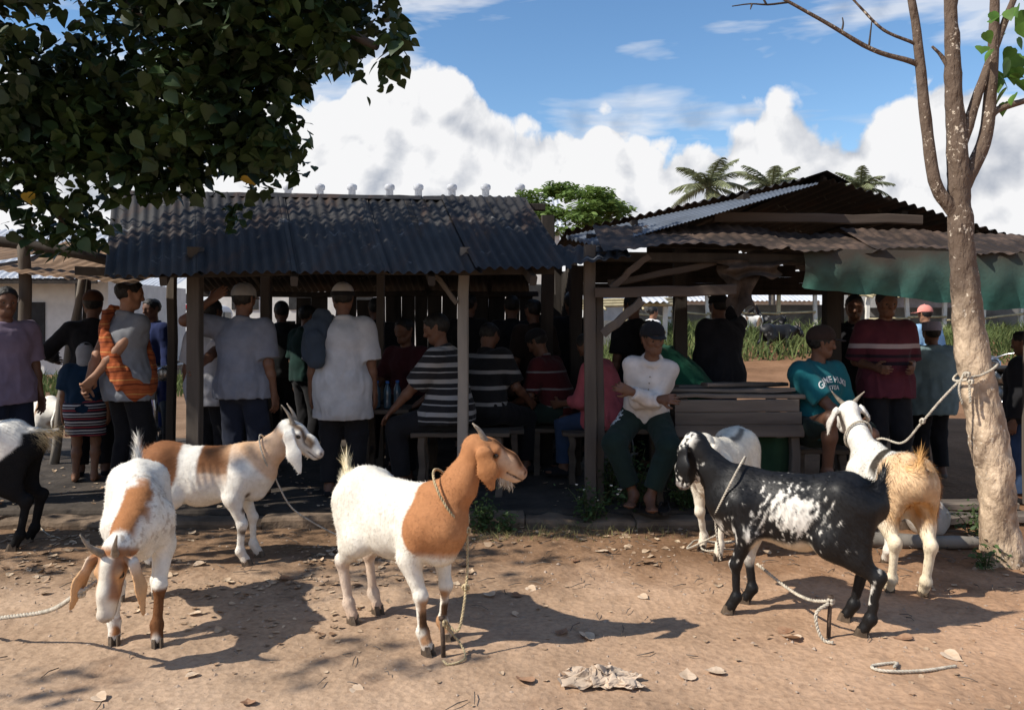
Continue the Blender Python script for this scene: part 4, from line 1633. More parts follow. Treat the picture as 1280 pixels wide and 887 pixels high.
# ------------------------------------------------------------------ goats
M_COAT = mat('goat_coat', (1, 1, 1), 0.8, 0.0, 30, 0.0015, 90, attr='coat', col2=(0.86, 0.85, 0.84), spec=0.1)
M_FUR = mat('goat_fur', (1, 1, 1), 0.7, 0.0, 60, attr='coat', col2=(0.84, 0.83, 0.82), spec=0.2)
M_FURB = mat('goat_fur_glossy', (1, 1, 1), 0.4, 0.0, 60, attr='coat', col2=(0.84, 0.83, 0.82), spec=0.35)
M_COATB = mat('goat_coat_glossy', (1, 1, 1), 0.5, 0.0, 30, 0.0008, 60, attr='coat', col2=(0.86, 0.85, 0.84), spec=0.25)
M_HORN = mat('horn', (0.24, 0.20, 0.155), 0.5, 0.35, 30, 0.002, 80)
M_HOOF = mat('hoof', (0.09, 0.065, 0.045), 0.6, 0.35, 20)
M_EYE = mat('goat_eye', (0.02, 0.012, 0.006), 0.12, 0.1, 20, spec=0.6)
WHITE, CREAM = V(0.80, 0.77, 0.70), V(0.74, 0.62, 0.42)
BROWN, TAN, BLACK, PINK = V(0.33, 0.145, 0.062), V(0.60, 0.38, 0.18), V(0.010, 0.010, 0.011), V(0.52, 0.33, 0.25)


def goat(label, loc, heading, scale=1.0, poll=(0.46, 0, 0.95), nose=(0.68, 0, 0.82), legs=None, coat=None, ears=None, horns='back', horn_len=0.12, tail='up', fat=1.0,
         h=0.0065, hairs=30000, hair_len=0.016, tail_len=0.13, shaggy=0.0, glossy=False, beard=0.0, group=None, udder=False, tailcol=None, hornspread=0.4, tailhair=3.0):
    e = empty('goat', loc, heading, label, 'goat', group)
    e.scale = (scale,) * 3
    L = dict(fl=(0, 0, 0), fr=(0, 0, 0), hl=(0, 0, 0), hr=(0, 0, 0))
    L.update(legs or {})
    b = Body()
    w = fat
    ny = (0, 1, 0)
    # trunk
    b.cone((0.22, 0, 0.525), (-0.04, 0, 0.515), 0.150 * w, 0.163 * w, 0.05, ny, 0.74)
    b.cone((-0.04, 0, 0.515), (-0.24, 0, 0.57), 0.163 * w, 0.122, 0.06, ny, 0.80)
    b.cone((-0.22, 0, 0.60), (-0.345, 0, 0.585), 0.115, 0.088, 0.06, ny, 0.92)
    b.cone((0.22, 0, 0.662), (-0.02, 0, 0.622), 0.055, 0.045, 0.05)
    b.cone((-0.02, 0, 0.622), (-0.27, 0, 0.675), 0.045, 0.05, 0.05)
    b.cone((0.33, 0, 0.53), (0.30, 0, 0.43), 0.085, 0.055, 0.06)
    for s in (-1, 1):   # hip points
        b.ball((-0.235, s * 0.085, 0.655), 0.032, 0.07)
    if udder:
        b.ball((-0.20, 0, 0.40), 0.06, 0.05)
    # neck
    P, N_ = V(*poll), V(*nose)
    nb = V(0.27, 0, 0.585)
    mid = (nb + P) / 2 + V(0.015, 0, -0.015)
    b.cone(nb, mid, 0.116, 0.076, 0.07, (0, 1, 0), 0.74)
    b.cone(mid, P + (nb - P) * 0.05, 0.076, 0.056, 0.04, (0, 1, 0), 0.80)
    # head
    f = nrm(N_ - P)
    hl = np.linalg.norm(N_ - P)
    up = V(0, 0, 1) - f * f[2]
    if np.linalg.norm(up) < 0.2:
        up = nrm(P - nb) - f * np.dot(nrm(P - nb), f)
    up = nrm(up)
    if np.dot(up, nrm(P - nb)) < -0.2:
        up = -up
    sd = np.cross(up, f)

    def H(a, c, s_=0.0):
        return P + f * (hl * a) + up * c + sd * s_
    b.cone(H(-0.02, -0.005), H(0.2, 0.0), 0.060, 0.060, 0.03, sd, 0.88)
    b.cone(H(0.2, 0.004), H(0.62, 0.004), 0.055, 0.043, 0.03, sd, 0.78)
    b.cone(H(0.62, 0.002), H(0.93, -0.012), 0.043, 0.034, 0.03, sd, 0.85)
    b.cone(H(0.12, -0.055), H(0.86, -0.042), 0.040, 0.024, 0.03, sd, 0.72)
    for s in (-1, 1):
        b.ball(H(0.30, 0.022, s * 0.041), 0.019, 0.02)                # brow
        b.ball(H(0.34, 0.008, s * 0.051), 0.009, 0.01, op='-')
        b.ball(H(0.97, -0.006, s * 0.018), 0.012, 0.012)
        b.ball(H(1.02, -0.004, s * 0.017), 0.0065, 0.006, op='-')
    b.cone(H(0.70, -0.034, -0.04), H(0.70, -0.034, 0.04), 0.0045, 0.0045, 0.008, op='-')
    b.cone(H(0.72, -0.034, 0.030), H(0.98, -0.032, 0.012), 0.004, 0.004, 0.006, op='-')
    b.cone(H(0.72, -0.034, -0.030), H(0.98, -0.032, -0.012), 0.004, 0.004, 0.006, op='-')
    # ears: long, hanging
    earL = ears or {}
    ear_tips = {}
    for s, nm in ((1, 'l'), (-1, 'r')):
        ed = earL.get(nm, dict(dir=(0.12, 0.30 * s, -1.0), len=0.20))
        dr = nrm(ed['dir'])
        ln = ed['len']
        base = H(0.03, 0.012, s * 0.050)
        out_ = nrm(sd * s - dr * np.dot(sd * s, dr))
        fl_ = nrm(ed.get('flat', out_))
        p1 = base + out_ * 0.030 + dr * ln * 0.18
        p2 = base + out_ * 0.040 + dr * ln * 0.60
        p3 = base + out_ * 0.030 + dr * ln
        b.cone(base, p1, 0.022, 0.034, 0.015, fl_, 0.42)
        b.cone(p1, p2, 0.034, 0.043, 0.012, fl_, 0.26)
        b.cone(p2, p3, 0.043, 0.018, 0.012, fl_, 0.26)
        ear_tips[nm] = (base, p3)
    # legs
    hoofs = []
    jf, jh = {}, {}
    for s, nm in ((1, 'fl'), (-1, 'fr')):
        dx, dy, lift = L[nm]
        sh_ = V(0.235, s * 0.085, 0.53)
        el = V(0.185 + dx * 0.15, s * 0.098, 0.405)
        kn = V(0.235 + dx * 0.55, s * 0.088 + dy * 0.5, 0.245 + lift * 0.6)
        fe = V(0.225 + dx, s * 0.085 + dy, 0.085 + lift)
        ho = V(0.255 + dx, s * 0.085 + dy, 0.034 + lift)
        b.cone(sh_, el, 0.080, 0.056, 0.05, ny, 0.75)
        b.cone(el, kn, 0.047, 0.026, 0.03)
        b.ball(kn + V(0.004, 0, 0), 0.0295, 0.02)
        b.cone(kn, fe, 0.0235, 0.019, 0.02)
        b.ball(fe, 0.026, 0.02)
        b.cone(fe, ho, 0.024, 0.026, 0.015)
        hoofs.append((ho, s))
        jf[nm] = kn
    for s, nm in ((1, 'hl'), (-1, 'hr')):
        dx, dy, lift = L[nm]
        hp = V(-0.255, s * 0.070, 0.575)
        st = V(-0.185 + dx * 0.3, s * 0.105 + dy * 0.3, 0.415)
        hk = V(-0.365 + dx * 0.8, s * 0.088 + dy * 0.8, 0.275 + lift * 0.7)
        fe = V(-0.330 + dx, s * 0.085 + dy, 0.085 + lift)
        ho = V(-0.300 + dx, s * 0.085 + dy, 0.034 + lift)
        b.cone(hp, st, 0.105, 0.078, 0.05, ny, 0.72)
        b.cone(hp + V(-0.05, 0, -0.02), (st + hk) / 2 + V(-0.02, 0, 0.03), 0.075, 0.048, 0.05, ny, 0.75)
        b.cone(st, hk, 0.070, 0.030, 0.04, ny, 0.8)
        b.cone(hk + V(-0.012, 0, 0.012), hk, 0.028, 0.030, 0.02)
        b.cone(hk, fe, 0.0265, 0.0205, 0.02)
        b.ball(fe, 0.0265, 0.02)
        b.cone(fe, ho, 0.0245, 0.0265, 0.015)
        hoofs.append((ho, s))
        jh[nm] = hk
    # tail dock
    tb = V(-0.385, 0, 0.655)
    td = {'up': nrm((-0.25, 0, 1)), 'curl': nrm((-0.95, 0, 0.12)), 'down': nrm((-0.5, 0, -1))}[tail]
    b.cone(V(-0.33, 0, 0.64), tb, 0.03, 0.026, 0.04)
    b.cone(tb, tb + td * tail_len * 0.75, 0.022, 0.009, 0.02)
    def relief(Q):
        # ribs behind the shoulder, hollows and small muscle unevenness
        rib = np.sin((Q[:, 0] + 0.25 * (Q[:, 2] - 0.5)) * 2 * np.pi / 0.040) * smooth01(1.5 - np.abs(Q[:, 0] - 0.03) / 0.11) * smooth01(1.6 - np.abs(Q[:, 2] - 0.52) / 0.075)
        return 0.0016 * rib + 0.0045 * vnoise(Q, 9, 33, 2) + 0.0018 * vnoise(Q, 28, 34, 2)
    verts, quads = b.mesh(h, 0.03, relief)
    nor = vert_normals(verts, quads)
    info = dict(P=P, N=N_, f=f, up=up, sd=sd, hl=hl, nb=nb, tb=tb, td=td, jf=jf, jh=jh, tips=ear_tips)
    cols = coat(verts, nor, info)
    # muzzle skin and soiled lower legs
    mz = smooth01(((verts - H(0.97, -0.008)) ** 2).sum(1) ** 0.5 / -0.02 + 2.0)
    cols = cols * (1 - 0.62 * mz[:, None]) + V(0.17, 0.105, 0.09) * 0.62 * mz[:, None]
    hq = verts - P
    ht, hu_, hs_ = hq @ f / hl, hq @ up, hq @ sd
    onh = (np.linalg.norm(hq - np.clip(hq @ f, 0, hl)[:, None] * f, axis=1) < 0.09)
    nos = smooth01(1.6 - np.sqrt((ht * hl - hl * 0.985) ** 2 + (hu_ + 0.002) ** 2 + (np.abs(hs_) - 0.019) ** 2) / 0.0085)
    mou = onh * smooth01((ht - 0.66) / 0.08) * smooth01(1.5 - np.abs(hu_ + 0.035) / 0.0042)
    rim = onh * smooth01(1.7 - np.sqrt((ht * hl - hl * 0.335) ** 2 + ((hu_ - 0.010) * 1.4) ** 2 + ((np.abs(hs_) - 0.05) * .5) ** 2) / 0.012)
    for mk in (nos, mou * 0.8, rim * 0.85):
        cols = cols * (1 - mk[:, None]) + V(0.035, 0.022, 0.018) * mk[:, None]
    dirt = smooth01((0.16 - verts[:, 2]) / 0.14) * (0.35 + 0.3 * vnoise(verts, 30, 3, 2))
    cols = cols * (1 - dirt[:, None]) + cols * V(0.62, 0.50, 0.40) * dirt[:, None]
    me = fast_mesh('body', verts, quads)
    set_cols(me, cols)
    obj('body', me, M_COATB if glossy else M_COAT, e)
    # short fur over the whole body: one tapering blade per hair, laid along the body
    r = np.random.default_rng(len(label) * 37)
    q = quads
    ar = np.linalg.norm(np.cross(verts[q[:, 2]] - verts[q[:, 0]], verts[q[:, 3]] - verts[q[:, 1]]), axis=1)
    pick = r.choice(len(q), hairs, p=ar / ar.sum())
    a1, a2 = r.random(hairs), r.random(hairs)
    W4 = np.stack([(1 - a1) * (1 - a2), a1 * (1 - a2), a1 * a2, (1 - a1) * a2], 1)
    Pp = (verts[q[pick]] * W4[..., None]).sum(1)
    Nn = (nor[q[pick]] * W4[..., None]).sum(1)
    Nn /= np.linalg.norm(Nn, axis=1)[:, None]
    Cc = (cols[q[pick]] * W4[..., None]).sum(1)
    flow = np.tile(V(-0.75, 0, -0.65), (hairs, 1))
    onleg = smooth01((0.42 - Pp[:, 2]) / 0.1)
    flow = flow * (1 - onleg[:, None]) + V(-0.05, 0, -1) * onleg[:, None]
    hd = smooth01(1.4 - np.linalg.norm(Pp - H(0.4, 0), axis=1) / 0.16)
    flow = flow * (1 - hd[:, None]) + (-f * 1.0) * hd[:, None]
    tl = smooth01(1.35 - np.linalg.norm(Pp - (tb + td * tail_len * 0.5), axis=1) / (tail_len * 0.7))
    flow = flow * (1 - tl[:, None]) + (td * 1.6 + (V(-0.3, 0, -1.3) if tail == 'curl' else 0)) * tl[:, None]
    flow -= Nn * (flow * Nn).sum(1)[:, None]
    flow /= np.linalg.norm(flow, axis=1)[:, None] + 1e-9
    flow += r.normal(0, 0.22, flow.shape)
    ln = hair_len * r.uniform(0.6, 1.3, hairs) * (1 - 0.55 * hd) * (1 - 0.35 * onleg) * (1 + tailhair * tl)
    if shaggy:
        rear = smooth01((-0.18 - Pp[:, 0]) / 0.14) * smooth01((Pp[:, 2] - 0.28) / 0.1)
        ln = ln * (1 + shaggy * rear * r.uniform(0.4, 1.2, hairs))
    dirh = flow + Nn * (r.uniform(0.06, 0.28, hairs) + 0.35 * tl)[:, None]
    dirh /= np.linalg.norm(dirh, axis=1)[:, None]
    side = np.cross(dirh, Nn)
    side /= np.linalg.norm(side, axis=1)[:, None] + 1e-9
    wd = (0.0011 + 0.0011 * r.random(hairs))[:, None]
    A = Pp - Nn * 0.002 - side * wd
    B = Pp - Nn * 0.002 + side * wd
    T = Pp + dirh * ln[:, None]
    if tailcol is not None:
        Cc = Cc * (1 - tl[:, None]) + V(*tailcol) * tl[:, None]
    hv = np.stack([A, B, T], 1).reshape(-1, 3)
    hm = fast_mesh('fur', hv, np.arange(hairs * 3).reshape(-1, 3), True)
    tone = (1 + r.normal(0, 0.10, hairs))[:, None]
    set_cols(hm, np.repeat(np.clip(Cc * tone, 0, 1), 3, 0))
    hm.normals_split_custom_set_from_vertices(np.repeat(Nn * 0.9 + dirh * 0.15, 3, 0).tolist())
    fo = obj('fur', hm, M_FURB if glossy else M_FUR, e)
    fo['kind'] = 'stuff'
    # horns, eyes, hooves, beard
    if horns:
        for s in (-1, 1):
            base = H(0.02, 0.045, s * 0.026)
            hd_ = {'back': -f * 0.8 + up * 0.55, 'up': up * 0.9 - f * 0.35}[horns] + sd * s * hornspread
            hd_ = nrm(hd_)
            p1 = base + hd_ * horn_len * 0.5
            p2 = base + hd_ * horn_len + (-f * 0.3 - up * 0.15) * horn_len * 0.6
            MB().tube(spline([base - hd_ * 0.01, p1, p2], 12), np.linspace(0.018, 0.003, 13), 8).build('horn', M_HORN, e, True)
    for s in (-1, 1):
        b2 = Body().ball(H(0.335, 0.010, s * 0.0465), 0.0135, 0.005)
        v2, q2 = b2.mesh(0.0035, 0.01)
        obj('eye', fast_mesh('eye', v2, q2), M_EYE, e)
    for ho, s in hoofs:
        m = MB()
        for t in (-1, 1):
            c = ho + V(0.006, t * 0.0122, 0)
            prof = []
            for (zz, fr, bk, wy) in ((-0.036, 0.040, -0.022, 0.0125), (-0.02, 0.034, -0.023, 0.0125), (0.006, 0.022, -0.022, 0.012)):
                prof += [c + V(fr, 0, zz), c + V(fr * 0.5, wy, zz), c + V(bk, wy * 0.8, zz), c + V(bk, -wy * 0.8, zz), c + V(fr * 0.5, -wy, zz)]
            F = [(i * 5 + j, i * 5 + (j + 1) % 5, (i + 1) * 5 + (j + 1) % 5, (i + 1) * 5 + j) for i in range(2) for j in range(5)]
            F += [(4, 3, 2, 1, 0), (10, 11, 12, 13, 14)]
            m.add(np.array(prof), F)
        m.build('hoof', M_HOOF, e)
    if beard:
        m = MB()
        for k in range(60):
            p = H(0.62 + 0.25 * random.random(), -0.064, random.uniform(-0.014, 0.014))
            t = p + V(random.gauss(0, 0.012), random.gauss(0, 0.012), -beard * random.uniform(0.6, 1))
            w_ = V(0.0018, 0.0018, 0)
            m.add([p - w_, p + w_, t], [(0, 1, 2)])
        bm_ = m.mesh('beard')
        set_cols(bm_, np.tile(V(0.5, 0.42, 0.32), (len(bm_.vertices), 1)))
        obj('beard', bm_, M_FUR, e)
    e['poll'] = list(map(float, P))
    return e


def bl(cols, c, m):
    m = np.clip(m, 0, 1)[:, None]
    return cols * (1 - m) + c * m


def base_white(v, seed):
    n = vnoise(v, 6, seed, 3)
    return np.tile(WHITE, (len(v), 1)) * (1 - 0.05 * (n > 0.25))[:, None] * (0.97 + 0.05 * n)[:, None]


def edge(d, soft=0.012):
    """1 inside (d < 0)"""
    return smooth01(0.5 - d / soft / 2)


def nearhead(v, I):
    """distance in front of the poll along the head, and sideways / up coordinates"""
    q = v - I['P']
    t = q @ I['f'] / I['hl']
    far = np.linalg.norm(q - np.clip(q @ I['f'], 0, I['hl'])[:, None] * I['f'], axis=1) > 0.115
    return np.where(far, -9.0, t), q @ I['up'], q @ I['sd']


def earmask(v, I, which, rad=0.06):
    a, t = I['tips'][which]
    ba = t - a
    tt = np.clip(((v - a) @ ba) / (ba @ ba), 0.05, 1.2)
    d = np.linalg.norm(v - (a + tt[:, None] * ba), axis=1)
    return edge(d - rad, 0.01) * smooth01((((v - a) @ ba) / (ba @ ba) - 0.1) / 0.15)


def coat_center(v, nor, I):
    w = vnoise(v, 9, 1, 3) * 0.02
    c = base_white(v, 2)
    c = bl(c, WHITE * V(1, .97, .9), np.ones(len(v)) * .5)
    nk = 0.185 + 0.09 * np.clip((0.60 - v[:, 2]) / 0.2, 0, 1) + 0.03 * np.sin(v[:, 2] * 22)
    br = edge(-(v[:, 0] + w - nk)) * smooth01((v[:, 2] - 0.43) / 0.06 + 0.5 + w * 8)
    c = bl(c, BROWN * V(1.25, 1.3, 1.35), br)
    c = bl(c, BROWN * V(1.6, 1.9, 2.1), br * smooth01((v[:, 0] - 0.30) / 0.1) * smooth01((0.62 - v[:, 2]) / 0.15) * 0.6)
    t, u, s = nearhead(v, I)
    head = smooth01((t + 0.3) / 0.2) * edge(np.abs(s) - 0.10)
    face = head * smooth01((t - 0.12) / 0.1)
    c = bl(c, V(0.10, 0.045, 0.02), face * edge(np.abs(np.abs(s) - 0.022) - 0.010, 0.008) * smooth01((u - 0.0) / 0.02) * smooth01((0.95 - t) / 0.1))
    c = bl(c, V(0.66, 0.47, 0.32), face * edge(np.abs(np.abs(s) - 0.042) - 0.008, 0.008) * smooth01((t - 0.35) / 0.1) * 0.8)
    c = bl(c, V(0.58, 0.40, 0.27), face * smooth01((t - 0.55) / 0.2) * smooth01((0.01 - u) / 0.02))
    for k in ('l', 'r'):
        c = bl(c, BROWN * V(1.15, 1.15, 1.1), earmask(v, I, k))
    # lower legs
    lo = smooth01((0.31 - v[:, 2]) / 0.05) * (v[:, 0] < 0)
    c = bl(c, BROWN * V(1.3, 1.4, 1.5), lo * smooth01(0.5 + w * 14))
    fl = smooth01((0.25 - v[:, 2]) / 0.03) * (v[:, 0] > 0)
    c = bl(c, V(0.42, 0.24, 0.13), fl * smooth01(0.35 + vnoise(v, 14, 9, 2) * 2.5))
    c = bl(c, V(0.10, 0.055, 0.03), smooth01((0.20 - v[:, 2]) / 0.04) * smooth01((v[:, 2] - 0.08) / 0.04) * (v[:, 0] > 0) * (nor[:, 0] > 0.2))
    return c


def coat_graze(v, nor, I):
    w = vnoise(v, 10, 3, 3)
    c = base_white(v, 5)
    ridge = edge(np.abs(v[:, 1] + 0.02 * w - 0.01) - (0.028 + 0.03 * w)) * smooth01((v[:, 2] - 0.55) / 0.08) * smooth01((v[:, 0] - 0.05 + 0.05 * w) / 0.10)
    speck = smooth01((vnoise(v, 55, 4, 2) + 0.35 * w - 0.05) * 4) * smooth01((v[:, 0] + 0.12) / 0.12) * smooth01((v[:, 2] - 0.42) / 0.1) * (v[:, 1] > -0.08)
    c = bl(c, V(0.30, 0.21, 0.15), speck * 0.55)
    c = bl(c, BROWN * V(1.1, 1.1, 1.1), ridge * smooth01(0.8 + w))
    # top of neck
    ab = I['P'] - I['nb']
    tt = ((v - I['nb']) @ ab) / (ab @ ab)
    neck = smooth01((tt + 0.1) / 0.15) * smooth01((0.85 - tt) / 0.12)
    c = bl(c, BROWN * V(1.05, 1.05, 1.0), neck * edge(np.abs(v[:, 1] - np.interp(tt, [0, 1], [0, I['P'][1]])) - 0.05 - 0.02 * w) * smooth01((nor[:, 2] - 0.1) / 0.3))
    t, u, s = nearhead(v, I)
    head = smooth01((t + 0.15) / 0.15) * edge(np.abs(s) - 0.085)
    c = bl(c, WHITE * V(.9, .86, .8), head)
    c = bl(c, BROWN * V(0.9, .9, .9), head * edge(-(np.abs(s) - 0.024 - 0.008 * w)) * smooth01((0.82 - t) / 0.15) * 0.9)
    c = bl(c, BROWN, head * smooth01((0.10 - t) / 0.06))
    for k in ('l', 'r'):
        m = earmask(v, I, k)
        a, tip = I['tips'][k]
        far = smooth01((np.linalg.norm(v - a, axis=1) - 0.06) / 0.05)
        c = bl(c, V(0.62, 0.37, 0.19), m * (0.55 + 0.45 * far))
    c = bl(c, V(0.16, 0.07, 0.03), smooth01((0.25 - v[:, 2]) / 0.02) * (v[:, 0] > 0) * (v[:, 1] > 0) * (v[:, 2] > 0.0) * edge(np.linalg.norm(v[:, :2] - V(0.24, 0.1), axis=1) - 0.14))
    return c


def coat_patch(v, nor, I):
    w = vnoise(v, 9, 6, 3) * 0.02
    c = base_white(v, 7)
    rump = edge(np.maximum(v[:, 0] + w + 0.13 + 0.25 * (0.6 - v[:, 2]) * (v[:, 2] < .6), 0.45 - v[:, 2] + w))
    c = bl(c, BROWN * V(0.75, 0.75, 0.8), rump * edge(-(v[:, 0] + 0.385)))
    sad = edge(np.maximum(np.abs(v[:, 0] - 0.07 + w) - 0.085, 0.555 - v[:, 2] + w))
    c = bl(c, BROWN * V(0.62, 0.62, 0.65), sad)
    c = bl(c, V(0.58, 0.38, 0.24), edge(np.abs(v[:, 0] - 0.07 + w) - 0.085) * edge(np.abs(v[:, 2] - 0.535) - 0.03, 0.05) * 0.7)
    ab = I['P'] - I['nb']
    tt = ((v - I['nb']) @ ab) / (ab @ ab)
    neck = smooth01((tt - 0.05) / 0.12) * smooth01((0.95 - tt) / 0.12) * edge(0.16 - v[:, 0])
    c = bl(c, V(0.64, 0.40, 0.23), neck * 0.85 * smooth01(0.9 + w * 10))
    c = bl(c, V(0.64, 0.40, 0.23), edge(np.linalg.norm(v - V(0.22, 0, 0.66), axis=1) - 0.11, 0.05) * 0.8)
    t, u, s = nearhead(v, I)
    head = smooth01((t + 0.1) / 0.1)
    c = bl(c, V(0.13, 0.085, 0.055), head * edge(np.abs(np.abs(s) - 0.036) - 0.013) * smooth01((u + 0.02) / 0.02) * smooth01((0.82 - t) / 0.1))
    for k in ('l', 'r'):
        c = bl(c, WHITE * V(.98, .97, .96), earmask(v, I, k))
    for p, r_ in ((V(0.27, -0.10, 0.42), 0.022), (V(0.25, -0.1, 0.33), 0.016), (V(0.24, -0.09, 0.2), 0.02), (V(0.23, -.09, 0.14), 0.016), (V(0.29, -0.07, 0.36), 0.018)):
        c = bl(c, V(0.13, 0.09, 0.06), edge(np.linalg.norm(v - p, axis=1) - r_ + w))
    return c


def coat_black(v, nor, I):
    c = np.tile(BLACK, (len(v), 1))
    # white speckled flank: streaks run down and back
    q = v.copy()
    q[:, 0] = v[:, 0] + 0.5 * v[:, 2]
    st = vnoise(q * V(1, 1, 0.30), 85, 8, 2)
    ctr = np.exp(-(((v[:, 0] + 0.03) / 0.17) ** 2 + ((v[:, 2] - 0.54) / 0.12) ** 2))
    c = bl(c, WHITE, smooth01((ctr * 1.5 + st * 1.0 - 0.80) * 2.6))
    broad = np.exp(-(((v[:, 0] - 0.02) / 0.34) ** 2 + ((v[:, 2] - 0.48) / 0.18) ** 2))
    c = bl(c, WHITE * .9, smooth01((broad * 1.0 + st * 1.25 - 1.12) * 3) * 0.85)
    belly = smooth01((0.405 + 0.02 * vnoise(v, 12, 3, 2) - v[:, 2]) / 0.03) * edge(np.maximum(v[:, 0] - 0.17, -0.20 - v[:, 0])) * edge(np.abs(v[:, 1]) - 0.125)
    c = bl(c, V(0.72, 0.62, 0.47), belly)
    lg = smooth01((vnoise(v * V(1, 1, 0.4), 40, 12, 2) - 0.12) * 6)
    c = bl(c, WHITE * .85, lg * smooth01((0.47 - v[:, 2]) / 0.05) * smooth01((v[:, 2] - 0.18) / 0.06) * (v[:, 0] > 0.12) * (nor[:, 0] > -0.3))
    c = bl(c, WHITE * .85, lg * edge(np.abs(v[:, 0] + 0.30) - 0.10) * smooth01((0.40 - v[:, 2]) / 0.05) * smooth01((v[:, 2] - 0.10) / 0.05) * (vnoise(v, 10, 5, 2) > 0.1))
    c = bl(c, WHITE * .85, (v[:, 1] < -0.01) * (v[:, 0] > 0.1) * smooth01((0.38 - v[:, 2]) / 0.03) * smooth01((v[:, 2] - 0.19) / 0.04))
    t, u, s = nearhead(v, I)
    fr = smooth01((t + 0.35) / 0.1) * smooth01((0.45 - t) / 0.1)
    c = bl(c, WHITE * .9, fr * smooth01((vnoise(v, 48, 15, 2) - 0.02) * 6) * (np.abs(s) > 0.02) * smooth01((u + 0.05) / 0.04))
    c = bl(c, WHITE * .8, smooth01((t - 0.15) / 0.1) * smooth01((vnoise(v, 60, 16, 2) - 0.08) * 6))
    c = bl(c, V(0.45, 0.42, 0.40), smooth01((t - 0.86) / 0.08) * .5)
    for k in ('l', 'r'):
        c = bl(c, BLACK, earmask(v, I, k))
    return c


def coat_whiteblk(v, nor, I):
    c = bl(base_white(v, 9), CREAM, np.full(len(v), 0.35))
    w = vnoise(v, 8, 7, 3) * 0.02
    c = bl(c, BLACK * 2, edge(np.abs(v[:, 1] + 0.03 + w) - 0.022) * smooth01((v[:, 2] - 0.62) / 0.03) * smooth01((v[:, 0] - 0.0) / 0.05))
    c = bl(c, BLACK * 4, edge(np.maximum(np.abs(v[:, 1] - 0.05 + w) - 0.018, np.abs(v[:, 0] + 0.1) - 0.12)) * (v[:, 2] > 0.6) * .8)
    c = bl(c, V(0.45, 0.26, 0.10), edge(np.linalg.norm(v - V(0.16, 0.10, 0.42), axis=1) - 0.06 + w, 0.04) * .7)
    return c


def coat_tan(v, nor, I):
    c = base_white(v, 12)
    w = vnoise(v, 9, 8, 3)
    rear = smooth01((-0.17 - v[:, 0] + 0.02 * w) / 0.08) * smooth01((v[:, 2] - 0.33 + 0.03 * w) / 0.1)
    c = bl(c, V(0.70, 0.42, 0.17), rear * (0.75 + 0.25 * smooth01(w * 2)))
    c = bl(c, V(0.62, 0.32, 0.10), rear * smooth01((w - 0.05) * 3) * edge(np.abs(v[:, 1]) - 0.09) * .8)
    c = bl(c, V(0.78, 0.66, 0.46), (v[:, 0] < -0.15) * smooth01((0.42 - v[:, 2]) / 0.1) * .8)
    c = bl(c, V(0.06, 0.05, 0.04), edge(np.maximum(np.abs(v[:, 0] + 0.02 + 0.8 * (v[:, 1] - 0.03)) - 0.045 + 0.02 * w, np.maximum(0.58 - v[:, 2], np.abs(v[:, 1] - 0.04) - 0.09))))
    c = bl(c, V(0.72, 0.42, 0.16), smooth01(1.3 - np.linalg.norm(v - (I['tb'] + I['td'] * 0.06), axis=1) / 0.075))
    a, t = I['tips']['l']
    c = bl(c, V(0.45, 0.40, 0.36), earmask(v, I, 'l') * .5)
    return c


def coat_halfblack(v, nor, I):
    c = base_white(v, 14)
    w = vnoise(v, 8, 18, 3) * 0.03
    c = bl(c, BLACK, edge(v[:, 0] + 0.335 + w - 1.1 * np.clip(0.60 - v[:, 2], 0, .3)) * edge(v[:, 2] - 0.66 - w))
    c = bl(c, BLACK, smooth01((0.38 - v[:, 2]) / 0.03))
    return c


def coat_dark(v, nor, I):
    c = np.tile(BLACK * 1.6, (len(v), 1))
    return bl(c, V(0.3, 0.29, 0.28), smooth01((vnoise(v, 12, 3, 3) - 0.25) * 5) * .6)


def coat_plain(v, nor, I):
    c = base_white(v, 19)
    return bl(c, V(0.30, 0.2, 0.13), smooth01((vnoise(v, 5, 4, 2) - 0.15) * 8))


D2 = math.radians
g_center = goat('white goat with brown head and neck, tied to a stake at front centre', (-0.520, 3.665, 0.0), D2(-43), 1.0,
                poll=(0.43, 0.085, 0.885), nose=(0.56, 0.24, 0.775), coat=coat_center,
                legs=dict(fl=(-0.02, 0.0, 0), fr=(0.02, 0.02, 0), hl=(0.03, 0.0, 0), hr=(0.05, 0.01, 0)),
                ears=dict(r=dict(dir=(0.28, 0.10, -1.0), len=0.17), l=dict(dir=(0.3, 0.5, -1), len=0.16)), horn_len=0.07, hornspread=0.25, tail='up', beard=0.05, fat=1.02, tailcol=(0.78, 0.68, 0.45))
g_graze = goat('white goat with rusty back stripe lowering its head towards the camera', (-1.77, 3.80, 0.0), D2(-64), 1.0,
               poll=(0.53, -0.10, 0.475), nose=(0.60, -0.14, 0.24), coat=coat_graze,
               legs=dict(fl=(0.10, -0.02, 0), fr=(-0.02, -0.02, 0), hl=(0, 0, 0), hr=(-0.03, 0, 0)),
               ears=dict(r=dict(dir=(0.25, -0.42, -1.0), len=0.21), l=dict(dir=(0.15, 0.18, -1), len=0.235)), horns='up', horn_len=0.13, tail='up', fat=0.90)
g_patch = goat('white goat with two brown patches standing sideways on the left', (-1.81, 4.74, 0.0), D2(3), 0.98,
               poll=(0.495, 0.0, 0.80), nose=(0.695, -0.03, 0.655), coat=coat_patch,
               legs=dict(fl=(0.03, 0, 0), fr=(0.0, 0.0, 0)), ears=dict(r=dict(dir=(0.35, -0.15, -1.0), len=0.27), l=dict(dir=(0.3, 0.3, -1), len=0.22)), horn_len=0.12, horns='back', hornspread=0.15, tail='up')
